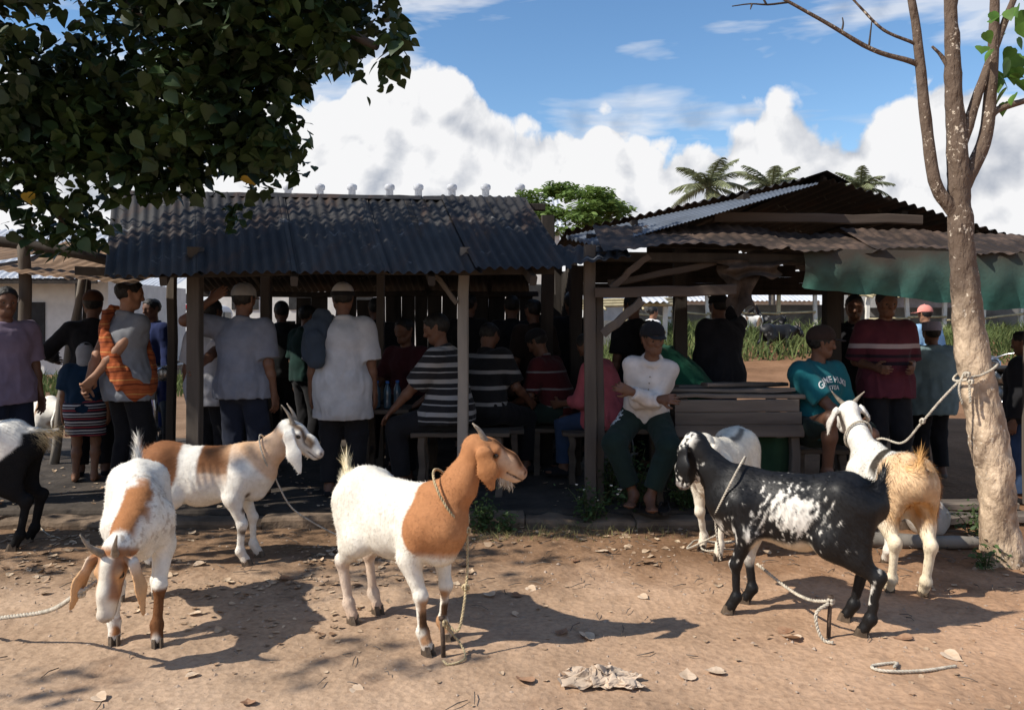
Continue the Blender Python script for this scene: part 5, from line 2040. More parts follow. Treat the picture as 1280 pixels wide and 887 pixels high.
g_half = goat('white goat with black hindquarters and pale tail at the left edge', (-3.43, 5.03, 0.0), D2(186), 1.10,
              poll=(0.46, 0, 0.92), nose=(0.66, 0, 0.78), coat=coat_halfblack, tail='curl', tailhair=5.0, tail_len=0.15, tailcol=(0.66, 0.52, 0.30), hairs=20000)
g_black = goat('black goat with white speckled flank at right front', (1.345, 3.85, 0.0), D2(151), 0.99,
               poll=(0.475, 0.02, 0.815), nose=(0.565, -0.02, 0.585), coat=coat_black,
               legs=dict(fl=(0.02, 0, 0), fr=(-0.02, 0.0, 0), hl=(-0.03, 0.0, 0), hr=(0.06, 0, 0)),
               ears=dict(l=dict(dir=(-0.16, 0.10, -1.0), len=0.18), r=dict(dir=(0.1, -0.3, -1), len=0.2)), horns=None, tail='up', glossy=True, udder=False, hairs=42000, hair_len=0.017, fat=1.03)
g_wb = goat('white goat with black dorsal marks half hidden behind the black goat', (1.34, 5.06, 0.0), D2(236), 1.0,
            poll=(0.40, 0.02, 0.70), nose=(0.50, 0.0, 0.51), coat=coat_whiteblk, legs=dict(fl=(0.03, -0.02, 0), fr=(-0.1, 0.0, 0)),
            ears=dict(l=dict(dir=(-0.2, 0.25, -1), len=.16)), horns=None, tail='down', hairs=20000)
g_tan = goat('white goat with tan shaggy rump seen from behind near the thin tree', (2.10, 4.46, 0.0), D2(86), 1.0,
             poll=(0.56, 0.02, 0.865), nose=(0.72, 0.02, 0.75), coat=coat_tan, legs=dict(fl=(0.0, 0, 0), hl=(0.02, 0.02, 0), hr=(-0.01, 0.03, 0)),
             ears=dict(l=dict(dir=(-0.1, 0.35, -1), len=.17), r=dict(dir=(0.2, -0.3, -0.6), len=.10)), horns='up', horn_len=0.11, hornspread=0.9, tail='up', tail_len=0.13, tailhair=0.9, shaggy=1.3, hairs=30000, fat=1.06)
GB = 'goats in the background'
goat('black goat walking on the far sandy ground behind the dark jacket', (7.3, 22, 0.43), D2(15), 1.25, coat=coat_dark, h=0.016, hairs=3000, poll=(0.5, 0, 0.62), nose=(0.66, 0, 0.45), group=GB, glossy=True,
     legs=dict(fl=(0.05, 0, 0), fr=(-0.1, 0, 0), hl=(-0.1, 0, 0), hr=(0.08, 0, 0)))
goat('black goat standing higher on the far grassy bank', (8.5, 26.2, 0.80), D2(170), 1.1, coat=coat_dark, h=0.018, hairs=2500, group=GB)
goat('cream goat in the far grass left of the black goats', (7.75, 26.0, 0.78), D2(200), 1.1, coat=coat_plain, h=0.018, hairs=2500, poll=(0.5, 0, 0.6), nose=(0.62, 0, 0.42), group=GB)
goat('white and brown goat in the shade behind the man in the mauve shirt', (-4.75, 8.0, 0.0), D2(-30), 0.95, coat=coat_plain, h=0.012, hairs=6000, poll=(0.5, 0, 0.6), nose=(0.6, -0.05, 0.42), group=GB)

# ------------------------------------------------------------------ people
def skin_mat(name, c):
    return mat(name, c, 0.55, 0.12, 14, 0.0015, 60, spec=0.35)


SKIN = [skin_mat('skin_brown', (0.20, 0.095, 0.052)), skin_mat('skin_dark', (0.125, 0.060, 0.036)), skin_mat('skin_warm', (0.26, 0.13, 0.075))]
M_HAIR = mat('black_hair', (0.008, 0.007, 0.006), 0.6, 0.4, 40, 0.004, 120, spec=0.4)


def cloth(name, c, extra=None, var=0.14, rough=0.9, bump=0.002):
    return mat('cloth_' + name, c, rough, var, 7, bump, 220, spec=0.15, extra=extra, sheen=0.05)


def ik(a, b, l1, l2, pole):
    a, b = V(*a), V(*b)
    d = b - a
    L = np.linalg.norm(d)
    L2 = min(L, (l1 + l2) * 0.999)
    d = d / (L + 1e-9)
    b = a + d * L2
    x = (l1 * l1 - l2 * l2 + L2 * L2) / (2 * L2)
    hgt = math.sqrt(max(l1 * l1 - x * x, 0))
    p = V(*pole)
    p = p - d * np.dot(p, d)
    return a + d * x + nrm(p) * hgt, b


def rotv(v, ax, ang):
    return np.array(Matrix.Rotation(ang, 3, Vector(ax)) @ Vector(v))


def hand(b, wr, d, n, side, curl=0.5, s=1.0):
    """palm and five fingers: wr wrist, d finger direction, n palm-facing normal, side +1 thumb along cross(d, n)"""
    d = nrm(d)
    n = nrm(V(*n) - d * np.dot(n, d))
    t = np.cross(d, n) * side
    b.cone(wr, wr + d * 0.03 * s, 0.027 * s, 0.03 * s, 0.02, n, 0.62)
    for i, o in enumerate((0.030, 0.010, -0.010, -0.029)):
        k = wr + d * (0.092 - 0.006 * abs(i - 1)) * s + t * o * s
        b.cone(wr + d * 0.02 * s + t * o * 0.6 * s, k, 0.016 * s, 0.0125 * s, 0.012, n, 0.8)
        ln = (0.036, 0.041, 0.038, 0.030)[i] * s
        c = curl * (0.8 + 0.12 * i)
        d1 = rotv(d, np.cross(d, n), c * 0.75)
        d2 = rotv(d, np.cross(d, n), c * 1.7)
        spread = t * (0.10 - 0.07 * i)
        p1 = k + nrm(d1 + spread) * ln
        p2 = p1 + nrm(d2 + spread * 0.5) * ln * 0.95
        b.cone(k, p1, 0.0108 * s, 0.0098 * s, 0.004)
        b.cone(p1, p2, 0.0098 * s, 0.0082 * s, 0.004)
    tb = wr + d * 0.028 * s + t * 0.028 * s
    t1 = tb + nrm(d * 0.6 + t * 0.75 + n * 0.35) * 0.040 * s
    t2 = t1 + nrm(d * 0.9 + t * 0.25 + n * (0.25 + curl * 0.4)) * 0.034 * s
    b.cone(tb, t1, 0.0155 * s, 0.012 * s, 0.01)
    b.cone(t1, t2, 0.0115 * s, 0.0095 * s, 0.005)


def person(label, loc, yaw, height=1.68, hip=None, lean=0.0, tilt=0.0, twist=0.0, hyaw=0.0, hpitch=0.0, lw=None, rw=None, lpole=None, rpole=None, la=None, ra=None,
           lkp=None, rkp=None, skin=0, top=None, sleeve=0.75, hem=-0.05, ease=0.024, bottom=None, pant=1.0, shoes=None, hair='short', cap=None, capmat=None, brim_yaw=0.0, curl=(0.5, 0.5),
           fat=1.0, collar=True, eyes=False, lhn=None, rhn=None, h=0.0075, topfold=0.010, feet=True, palm_d=None, group=None, sleeveless=False, dress=None, bw=1.0):
    """facing +y in its own frame, x to its right, yaw turns it about z (0: away from the camera)"""
    S = height / 1.70
    e = empty('person', loc, R(yaw), label, 'person', group)
    standing = hip is None
    hz = (hip if hip is not None else 0.905 * S)
    P0 = V(0, 0, hz)
    u = V(math.sin(R(tilt)), math.sin(R(lean)), math.cos(R(lean)))
    u = nrm(u)
    rt = nrm(V(1, 0, 0) - u * u[0])
    rt = rotv(rt, u, R(twist))
    fw = np.cross(u, rt)
    r0 = V(1, 0, 0)
    waist = P0 + u * 0.15 * S
    chest = P0 + u * 0.34 * S
    shl = {1: P0 + u * 0.448 * S + rt * 0.178 * S * bw, -1: P0 + u * 0.448 * S - rt * 0.178 * S * bw}
    nb = P0 + u * 0.515 * S - fw * 0.005
    hu = nrm(u * 0.6 + V(0, 0, 0.7) + fw * (0.12 - 0.0))
    hf = rotv(fw, u, R(hyaw))
    hf = nrm(hf - hu * np.dot(hf, hu))
    hr = np.cross(hf, hu)
    hf2 = rotv(hf, hr, R(hpitch))
    hu2 = np.cross(hr, hf2)
    hc = nb + hu * 0.115 * S + hu2 * 0.055 * S + hf * 0.012
    # limbs
    uarm, farm, thigh, shin = 0.285 * S, 0.25 * S, 0.43 * S, 0.415 * S
    A = {}
    for sgn, w, pl in ((1, rw, rpole), (-1, lw, lpole)):
        if w is None:
            w = shl[sgn] + V(sgn * 0.075, 0.03, -0.525) * S
        if pl is None:
            pl = (sgn * 0.35, -1, 0)
        A[sgn] = (shl[sgn],) + tuple(ik(shl[sgn], w, uarm, farm, pl))
    Lg = {}
    for sgn, a_, pl in ((1, ra, rkp), (-1, la, lkp)):
        hp = P0 + r0 * sgn * 0.088 * S
        if a_ is None:
            a_ = V(sgn * 0.105 * S, 0.0, 0.075 * S)
        Lg[sgn] = (hp,) + tuple(ik(hp, a_, thigh, shin, pl or (sgn * 0.12, 1, 0)))
    b = Body()

    def torso(b, q, k):
        f_ = fat
        b.cone(P0 - r0 * 0.055 * S, P0 + r0 * 0.055 * S, 0.108 * S * f_ + q, 0.108 * S * f_ + q, k)
        b.cone(waist - rt * 0.05 * S, waist + rt * 0.05 * S, 0.100 * S * f_ + q, 0.100 * S * f_ + q, k)
        b.cone(P0, waist, 0.115 * S * f_ + q, 0.11 * S * f_ + q, k)
        b.cone(chest - rt * 0.075 * S, chest + rt * 0.075 * S, 0.105 * S + q, 0.105 * S + q, k)
        b.cone(waist, chest, 0.12 * S * f_ + q, 0.12 * S + q, k)
        b.cone(shl[-1] + rt * 0.05 * S - u * 0.02, shl[1] - rt * 0.05 * S - u * 0.02, 0.058 * S + q * .6, 0.058 * S + q * .6, k)
        for s in (-1, 1):
            b.cone(shl[s] - rt * s * 0.02, nb - u * 0.028 * S, 0.046 * S + q * .5, 0.048 * S + q * .3, k * .7)
            b.cone(shl[s], shl[s] + (A[s][1] - shl[s]) * 0.3, 0.053 * S + q * .6, 0.050 * S + q * .8, k * .7)
    torso(b, -0.006, 0.05)
    b.cone(nb - u * 0.04, hc - hu2 * 0.045 - hf * 0.008, 0.058 * S, 0.050 * S, 0.03)
    for s in (-1, 1):
        sh_, el, wr = A[s]
        b.cone(sh_, el, 0.050 * S, 0.041 * S, 0.03)
        b.cone(el, el + (wr - el) * 0.35, 0.041 * S, 0.041 * S, 0.02)
        b.cone(el + (wr - el) * 0.35, wr, 0.040 * S, 0.026 * S, 0.02)
        hp, kn, an = Lg[s]
        b.cone(hp, kn, 0.083 * S, 0.054 * S, 0.04)
        b.cone(kn, kn + (an - kn) * 0.35, 0.052 * S, 0.053 * S, 0.03)
        b.cone(kn + (an - kn) * 0.35, an, 0.053 * S, 0.034 * S, 0.03)
        if feet:
            sd_ = nrm(an - kn)
            ft = V(s * 0.18, 1, 0)
            if hip is not None and abs(sd_[2]) < 0.9:
                ft = V(s * 0.15, 1, -0.25)
            ft = nrm(ft - 0.0 * sd_)
            heel = an + V(0, -0.035, -0.045) * S
            toe = an + ft * 0.145 * S + V(0, 0, -0.052) * S
            b.cone(an, heel, 0.034 * S, 0.028 * S, 0.02)
            b.cone(an, toe - ft * 0.05, 0.034 * S, 0.030 * S, 0.03)
            b.cone(heel, toe, 0.026 * S, 0.024 * S, 0.02)
            for k in range(5):
                q = toe + np.cross(ft, V(0, 0, 1)) * (k - 2) * 0.0165 * S
                b.cone(q - ft * 0.03, q + ft * (0.030 - 0.004 * abs(k - (2 - s * 1.6))) * S, 0.014 * S, 0.0095 * S, 0.006)
        # hand
        d = nrm(wr - el)
        hn = (lhn if s < 0 else rhn)
        if hn is None:
            hn = V(-s, 0.25, 0)
        pd = (palm_d or {}).get(s, d)
        hand(b, wr, pd, hn, s if np.dot(np.cross(nrm(pd), nrm(V(*hn))), V(0, 1, 0)) * s >= 0 else -s, curl[0 if s < 0 else 1], S)
    # head
    hs = S

    def HH(x, y, z):
        return hc + hr * x * hs + hf2 * y * hs + hu2 * z * hs
    b.cone(HH(0, -0.018, 0.022), HH(0, 0.018, 0.030), 0.083 * hs, 0.079 * hs, 0.03, hr, 0.90)
    b.cone(HH(0, 0.020, 0.0), HH(0, 0.030, -0.060), 0.070 * hs, 0.052 * hs, 0.03, hr, 0.92)
    b.cone(HH(0, 0.055, -0.088), HH(0, 0.062, -0.095), 0.024 * hs, 0.020 * hs, 0.03)
    for s in (-1, 1):
        b.cone(HH(s * 0.050, 0.0, -0.055), HH(s * 0.02, 0.055, -0.090), 0.024 * hs, 0.022 * hs, 0.025)
        b.ball(HH(s * 0.040, 0.060, -0.022), 0.020 * hs, 0.025)
        b.cone(HH(s * 0.012, 0.086, 0.014), HH(s * 0.05, 0.070, 0.014), 0.012 * hs, 0.010 * hs, 0.02)
        b.ball(HH(s * 0.031, 0.092, -0.003), 0.013 * hs, 0.014, op='-')
        b.ball(HH(s * 0.030, 0.077, -0.003), 0.0125 * hs, 0.006)
        b.cone(HH(s * 0.077, -0.010, 0.012), HH(s * 0.074, -0.004, -0.028), 0.020 * hs, 0.012 * hs, 0.012, nrm(hr * s + hf2 * 0.5), 0.42)
        b.ball(HH(s * 0.011, 0.094, -0.038), 0.0095 * hs, 0.012)
    b.cone(HH(0, 0.090, 0.006), HH(0, 0.107, -0.034), 0.010 * hs, 0.0135 * hs, 0.018)
    b.cone(HH(-0.017, 0.083, -0.064), HH(0.017, 0.083, -0.064), 0.0085 * hs, 0.0085 * hs, 0.010)
    b.cone(HH(-0.014, 0.082, -0.075), HH(0.014, 0.082, -0.075), 0.0085 * hs, 0.0085 * hs, 0.010)
    b.cone(HH(-0.022, 0.092, -0.0695), HH(0.022, 0.092, -0.0695), 0.003, 0.003, 0.006, op='-')
    v, q = b.mesh(h)
    obj('body', fast_mesh('body', v, q), SKIN[skin], e)
    if eyes:
        for s in (-1, 1):
            v2, q2 = Body().ball(HH(s * 0.030, 0.0785, -0.003), 0.0125 * hs, 0.004).mesh(0.004, 0.01)
            obj('eye', fast_mesh('eye', v2, q2), M_EYE, e)
    # hair or cap
    if hair:
        hb = Body()
        hb.cone(HH(0, -0.020, 0.026), HH(0, 0.016, 0.036), 0.092 * hs, 0.086 * hs, 0.02, hr, 0.91)
        if hair == 'long':
            hb.cone(HH(0, -0.05, 0.0), HH(0, -0.075, -0.16), 0.07 * hs, 0.04 * hs, 0.04)
            hb.cone(HH(0, -0.02, 0.0), HH(0, -0.03, -0.06), 0.088 * hs, 0.07 * hs, 0.03)
        if hair == 'bun':
            hb.ball(HH(0, -0.115, 0.02), 0.04 * hs, 0.02)
        n1 = nrm(hf2 * -0.75 + hu2 * 1.0)
        hb.cut(HH(0, 0.058, 0.028), nrm(hf2 * -0.85 + hu2 * 0.55))
        if hair != 'long':
            hb.cut(HH(0, -0.03, -0.052), nrm(hf2 * -0.35 + hu2 * 1.0))
        sd0 = len(label)
        v, q = hb.mesh(0.007, 0.02, fold=lambda P: 0.006 * vnoise(P, 60, sd0, 2))
        obj('hair', fast_mesh('hair', v, q), M_HAIR, e)
    if cap:
        cb = Body()
        cy = R(brim_yaw)
        cf = rotv(hf2, hu2, cy)
        if cap == 'kufi':
            cb.cone(HH(0, -0.008, 0.030), HH(0, -0.008, 0.105), 0.108 * hs, 0.102 * hs, 0.01, hr, 0.93)
            cb.cut(HH(0, 0, 0.030), nrm(hu2 - hf2 * 0.05))
            cb.cut(HH(0, 0, 0.128), -hu2)
        elif cap == 'scarf':
            cb.cone(HH(0, -0.015, 0.020), HH(0, 0.01, 0.035), 0.097 * hs, 0.092 * hs, 0.02, hr, 0.93)
            cb.cone(HH(0, -0.03, -0.02), HH(0, -0.045, -0.12), 0.09 * hs, 0.085 * hs, 0.04)
            cb.cut(HH(0, 0.055, 0), nrm(-hf2 + hu2 * .15))
        else:
            cb.cone(HH(0, -0.018, 0.036), HH(0, 0.012, 0.046), 0.098 * hs, 0.094 * hs, 0.02, hr, 0.93)
            cb.cut(HH(0, 0.0, 0.030), nrm(hu2 + hf2 * -0.10))
            if cap == 'cap':
                br0 = HH(0, 0, 0.034) + cf * 0.070 * hs
                cb.cone(br0, br0 + cf * 0.062 * hs - hu2 * 0.010, 0.070 * hs, 0.062 * hs, 0.012, hu2, 0.10)
                cb.ball(HH(0, 0, 0.14), 0.009, 0.004)
        v, q = cb.mesh(0.006, 0.02)
        obj('cap', fast_mesh('cap', v, q), capmat, e)
    # shirt
    if top is not None:
        sb = Body()
        torso(sb, ease, 0.06)
        if hem < -0.06:
            sb.cone(P0, P0 + V(0, 0, hem * S * 0.6), 0.15 * S * fat + ease * .5, 0.15 * S * fat + ease * .6, 0.05)
            for s in (-1, 1):
                hp, kn, an = Lg[s]
                sb.cone(hp, hp + (kn - hp) * min(1, -hem * S / 0.43 + 0.12), 0.10 * S + ease, 0.10 * S + ease, 0.08)
        for s in (-1, 1):
            sh_, el, wr = A[s]
            if sleeveless:
                continue
            if sleeve <= 1.0:
                sb.cone(sh_, sh_ + (el - sh_) * sleeve, 0.056 * S + ease * .9, 0.056 * S + ease * 1.05, 0.03, flat=True)
            else:
                sb.cone(sh_, el, 0.056 * S * bw + ease * .8, 0.048 * S * bw + ease * .7, 0.02)
                sb.cone(el, el + (wr - el) * (sleeve - 1.0), 0.047 * S + ease * .7, 0.036 * S + ease * .55, 0.03, flat=True)
        if collar:
            for k in range(14):
                an_ = 2 * math.pi * k / 14
                p = nb + u * (0.000 - 0.018 * math.sin(an_ + 0)) + rt * 0.066 * S * math.cos(an_) + fw * (0.062 * S * math.sin(an_) + 0.004)
                an2 = 2 * math.pi * (k + 1) / 14
                p2 = nb + u * (0.000 - 0.018 * math.sin(an2)) + rt * 0.066 * S * math.cos(an2) + fw * (0.062 * S * math.sin(an2) + 0.004)
                sb.cone(p, p2, 0.016, 0.016, 0.012)
        sb.cut(P0 + V(0, 0, hem * S), nrm(u + V(0, 0, 0.6)) if hip is None else nrm(u * 0.5 + V(0, -0.05, 1)))
        sb.cone(nb - u * 0.0 + fw * 0.004, nb + u * 0.14 + fw * 0.02, 0.056 * S, 0.062 * S, 0.006, op='-')
        sd = len(label) * 3

        def fold(P):
            # gravity folds: noise stretched down the cloth, stronger at the waist and elbows
            Q = P.copy()
            Q[:, 2] *= 0.45
            a = vnoise(Q, 13, sd, 2)
            c = vnoise(P * V(1, 1, 1.6), 9, sd + 5, 2)
            rd = 1 - np.abs(a) * 2.2
            k = 0.6 + 0.7 * smooth01((waist[2] + 0.12 - P[:, 2]) / 0.25)
            return -topfold * (0.75 * rd * k + 0.7 * c)
        v, q = sb.mesh(0.0085, 0.03, fold)
        sm = fast_mesh('shirt', v, q)
        e['_v'] = 0
        so = obj('shirt', sm, top, e)
    if bottom is not None:
        tb = Body()
        q = 0.020
        tb.cone(P0 - r0 * 0.055 * S, P0 + r0 * 0.055 * S, 0.108 * S * fat + q, 0.108 * S * fat + q, 0.05)
        tb.cone(P0, P0 + u * 0.10 * S, 0.118 * S * fat + q, 0.11 * S * fat + q, 0.05)
        for s in (-1, 1):
            hp, kn, an = Lg[s]
            if dress:
                tb.cone(hp, kn, 0.12 * S, 0.12 * S, 0.12)
                continue
            if pant <= 1:
                tb.cone(hp, hp + (kn - hp) * pant, 0.088 * S + q, 0.074 * S + q, 0.03, flat=True)
            else:
                tb.cone(hp, kn, 0.088 * S + q, 0.064 * S + q, 0.03)
                tb.cone(kn, kn + (an - kn) * (pant - 1.0), 0.062 * S + q, 0.050 * S + q, 0.03, flat=True)
        if dress:
            tb.cut(P0 + V(0, 0, -dress * S), (0, 0, 1))
        tb.cut(P0 + u * 0.12 * S, -u)
        sd = len(label) * 5

        def fold2(P):
            a = vnoise(P * V(1, 1, 0.8), 12, sd, 2)
            kz = np.minimum(np.linalg.norm(P - Lg[1][1], axis=1), np.linalg.norm(P - Lg[-1][1], axis=1))
            return -0.006 * (1 - 2 * np.abs(a)) * (0.5 + smooth01(1.3 - kz / 0.2))
        v, qd = tb.mesh(0.009, 0.03, fold2)
        obj('trousers' if pant > 1 else 'shorts', fast_mesh('trousers', v, qd), bottom, e)
    if shoes is not None:
        for s in (-1, 1):
            hp, kn, an = Lg[s]
            ft = nrm(V(s * 0.18, 1, 0))
            heel = an + V(0, -0.035, -0.052) * S
            toe = an + ft * 0.155 * S + V(0, 0, -0.056) * S
            bb = Body()
            bb.cone(heel, toe, 0.036 * S, 0.036 * S, 0.02)
            bb.cone(an + V(0, 0, -0.01), toe - ft * 0.05, 0.042 * S, 0.036 * S, 0.02)
            bb.cut((0, 0, heel[2] - 0.022), (0, 0, 1))
            v, qd = bb.mesh(0.008, 0.02)
            obj('shoe', fast_mesh('shoe', v, qd), shoes, e)
    if '_v' in e:
        del e['_v']
    J = dict(A=A, L=Lg, hc=hc, nb=nb, P0=P0, u=u, rt=rt, fw=fw, shl=shl, HH=HH, waist=waist, chest=chest, S=S)
    return e, J


def child(e, kind):
    return [c for c in e.children if c.name.split('.')[0] == kind][0]


def drape(name, parent, body_objs, paths, width, mt, thick=0.012, lift=0.012, n=40):
    """a band of cloth laid over other meshes of the same figure along a centre path"""
    P = spline(paths, n)
    b = Body()
    for i in range(len(P) - 1):
        b.cone(P[i], P[i + 1], width, width, 0.02)
    return b


# colours
C_BLACK = cloth('black', (0.012, 0.012, 0.014))
C_NAVY = cloth('navy', (0.014, 0.018, 0.032))
C_JEANS = cloth('denim', (0.028, 0.048, 0.095))
C_DKGREEN = cloth('dark_green', (0.012, 0.024, 0.020))
ZF = 0.075


def at(px, y):
    return (px - 640) * y / 1000


# 1 man at the left edge in a mauve shirt, facing right
person('man in mauve buttoned shirt standing at the left edge', (at(6, 6.0), 6.0, ZF), -125, 1.60, skin=1, top=cloth('mauve', (0.17, 0.135, 0.19)), sleeve=0.85, hem=-0.12, bottom=C_NAVY, pant=1.93, hair='short', hyaw=-10, shoes=C_BLACK, eyes=True)
# 2 man in black long sleeves
person('man in black long sleeves and brown cap with his back turned at left', (at(116, 7.0), 7.0, ZF), 20, 1.60, skin=1, top=C_BLACK, sleeve=1.95, hem=-0.12, bottom=C_BLACK, pant=1.93, cap='beanie', capmat=cloth('brown_cap', (0.07, 0.035, 0.022)),
       lw=(-0.34, 0.22, 1.02), hair='short', shoes=C_BLACK)
# 3 child with striped shorts
SW = [(0.0, 0.012, (0.5, 0.5, 0.52)), (0.030, 0.040, (0.32, 0.05, 0.06)), (0.052, 0.058, (0.55, 0.55, 0.55))]
person('child in grey cap, blue shirt and striped knee-length shorts', (at(106, 6.75), 6.75, ZF), 15, 1.16, skin=0, top=cloth('child_blue', (0.008, 0.026, 0.055)), sleeve=0.8, hem=-0.06, ease=0.03,
       bottom=cloth('woven_stripe', (0.03, 0.025, 0.04), stripes(SW, 0.072)), dress=0.34, pant=1.0, cap='scarf', capmat=cloth('grey_cap', (0.33, 0.33, 0.34)))
# 4 man with orange sarong
e4, J4 = person('man in grey sleeveless shirt with orange sarong over his shoulder', (at(158, 6.3), 6.3, ZF), -28, 1.67, skin=2, top=cloth('grey_singlet', (0.19, 0.20, 0.22)), sleeveless=True, hem=-0.16, bottom=C_BLACK, pant=1.93, hair='short', hyaw=-28,
                rw=(-0.08, -0.285, 0.85), lw=(-0.12, -0.26, 0.83), rpole=(1, -0.75, 0.1), lpole=(-1, -0.5, 0), curl=(1.0, 0.8), shoes=C_BLACK, ease=0.02)
SAR = [(0.0, 0.012, (0.16, 0.035, 0.015)), (0.04, 0.046, (0.50, 0.26, 0.08)), (0.075, 0.081, (0.22, 0.05, 0.02))]
sb = Body()
S4 = J4['S']
path = []
c0 = J4['P0']
for t in np.linspace(0, 1, 26):
    an = 2 * math.pi * t
    # loop from the left shoulder across the back to the right hip
    x = -0.158 * math.cos(an) + 0.012
    y = -0.160 * math.sin(an)
    z = 0.30 * math.cos(an) + 0.22
    path.append(V(x, y, c0[2] + z))
for i in range(len(path) - 1):
    w_ = 0.050 + 0.025 * (0.5 - 0.5 * math.cos(2 * math.pi * i / 26))
    sb.cone(path[i], path[i + 1], w_, w_, 0.03, nrm(V(path[i][0], path[i][1], 0.0) + V(0, 1e-4, 0)), 0.58)
v, q = sb.mesh(0.009, 0.03, lambda P: -0.012 * (1 - 2.4 * np.abs(vnoise(P * V(1, 1, 0.6), 16, 4, 2))))
obj('sarong', fast_mesh('sarong', v, q), cloth('orange_sarong', (0.34, 0.085, 0.028), stripes(SAR, 0.11, wob=0.03)), e4)
# 5 man in grey polo with raised arm
C_POLO = cloth('grey_polo', (0.155, 0.168, 0.205))
person('man in grey polo and grey cap with one hand raised to the roof post', (at(303, 6.12), 6.12, ZF), -8, 1.62, skin=1, top=C_POLO, sleeve=0.85, hem=-0.10, ease=0.03, bottom=C_NAVY, pant=1.93, cap='cap', capmat=cloth('ash_cap', (0.23, 0.225, 0.215)),
       lw=(-0.21, -0.10, 1.50), lpole=(-1, -0.4, -0.5), lhn=(0.2, 1, 0), curl=(0.15, 0.5), shoes=C_BLACK, fat=1.05, hyaw=-5)
# 5b person in white shirt beyond, arm round his waist
person('person in white shirt half hidden beyond the grey polo man', (at(262, 6.42), 6.42, ZF), -18, 1.52, skin=1, top=cloth('white_shirt', (0.36, 0.36, 0.38)), sleeve=0.8, hem=-0.14, bottom=C_BLACK, pant=1.93,
       rw=(0.28, -0.52, 0.98), rpole=(0.2, -1, -0.6), curl=(0.5, 0.2), shoes=C_BLACK)
# 6 man in long white T-shirt
e6, J6 = person('man in long white T-shirt and two-tone cap with a dark jacket on his shoulder', (at(428, 6.2), 6.2, ZF), 4, 1.63, skin=1, top=cloth('white_tee', (0.40, 0.41, 0.43)), sleeve=0.95, hem=-0.28, ease=0.034, bottom=C_BLACK, pant=1.93,
                cap='cap', capmat=cloth('two_tone_cap', (0.42, 0.40, 0.37)), hpitch=-8, shoes=C_BLACK)
jb = Body()
sL = J6['shl'][-1]
for (a, b2, r_) in ((sL + V(0.04, 0.06, 0.05), sL + V(0.03, -0.06, 0.075), 0.055), (sL + V(0.03, -0.06, 0.075), sL + V(-0.01, -0.16, -0.10), 0.065), (sL + V(-0.01, -0.16, -0.10), sL + V(-0.005, -0.17, -0.24), 0.07),
                    (sL + V(0.04, 0.06, 0.05), sL + V(0.02, 0.15, -0.15), 0.06), (sL + V(-0.05, -0.10, 0.0), sL + V(-0.07, -0.14, -0.22), 0.05)):
    jb.cone(a, b2, r_, r_ * 0.95, 0.03, (0.1, 1, 0.3), 0.55)
v, q = jb.mesh(0.008, 0.03, lambda P: -0.010 * (1 - 2.4 * np.abs(vnoise(P * V(1, 1, 0.6), 16, 9, 2))))
obj('jacket', fast_mesh('jacket', v, q), cloth('slate_jacket', (0.030, 0.042, 0.060)), e6)
cp = child(e6, 'cap')
hcap = Body()
HHf = J6['HH']
hcap.cone(HHf(0, -0.018, 0.030), HHf(0, 0.012, 0.036), 0.1005, 0.097, 0.02, (1, 0, 0), 0.94)
hcap.cut(HHf(0, 0, 0.024), (0, 0, 1))
hcap.cut(HHf(0, 0, 0.062), (0, 0, -1))
v, q = hcap.mesh(0.006, 0.02)
obj('cap_band', fast_mesh('cap_band', v, q), C_BLACK, cp)
# 7 seated man in striped polo
PS = [(0.0, 0.034, (0.27, 0.265, 0.26)), (0.082, 0.092, (0.25, 0.25, 0.25))]
C_STR = cloth('striped_polo', (0.018, 0.018, 0.020), stripes(PS, 0.125))
e7, J7 = person('seated man in black and white striped polo looking left', (at(564, 6.3), 6.3, ZF), 76, 1.68, hip=0.625, lean=9, skin=1, top=C_STR, sleeve=0.95, hem=-0.07, ease=0.03, bottom=C_BLACK, pant=1.9, fat=1.08,
                rw=(0.19, 0.36, 0.66), lw=(-0.16, 0.42, 0.66), ra=(0.13, 0.42, 0.10), la=(-0.13, 0.36, 0.10), rhn=(0, 0.1, -1), lhn=(0, 0.1, -1), curl=(0.3, 0.25), hair='short', hyaw=10, hpitch=-6, shoes=C_BLACK, eyes=True)
M_YEL = cloth('yellow_piping', (0.42, 0.34, 0.02))
hp, kn, an = J7['L'][1]
pts_ = [hp + (kn - hp) * t + V(0.102 - 0.02 * t, 0, 0.015) for t in np.linspace(0.45, 0.95, 5)] + [kn + (an - kn) * t + V(0.083, 0.01, 0.0) for t in np.linspace(0.08, 0.6, 5)]
MB().tube(spline(pts_, 20), 0.008, 6).build('trouser_stripe', M_YEL, child(e7, 'trousers'), True)
# 8 second striped shirt
PS2 = [(0.0, 0.030, (0.22, 0.215, 0.21))]
person('seated person in black shirt with broad white stripes turned away behind the post', (at(608, 6.75), 6.75, ZF), -35, 1.64, hip=0.60, lean=16, tilt=-12, skin=1, top=cloth('broad_stripe', (0.014, 0.014, 0.015), stripes(PS2, 0.13)), sleeve=0.9, hem=-0.06, ease=0.03, bottom=C_BLACK, pant=1.9,
       rw=(0.2, 0.35, 0.66), lw=(-0.2, 0.35, 0.66), ra=(0.13, 0.40, 0.10), la=(-0.13, 0.40, 0.10), hpitch=-25, shoes=C_BLACK)
# 9 maroon person
person('person in maroon shirt sitting in the dark behind the striped polo', (at(512, 7.35), 7.35, ZF), 150, 1.60, hip=0.62, lean=6, skin=1, top=cloth('maroon', (0.055, 0.014, 0.018)), sleeve=0.9, bottom=C_BLACK, pant=1.9, ra=(0.13, 0.4, 0.1), la=(-0.13, 0.4, 0.1),
       rw=(0.2, 0.35, 0.66), lw=(-0.2, 0.35, 0.66), shoes=C_BLACK)
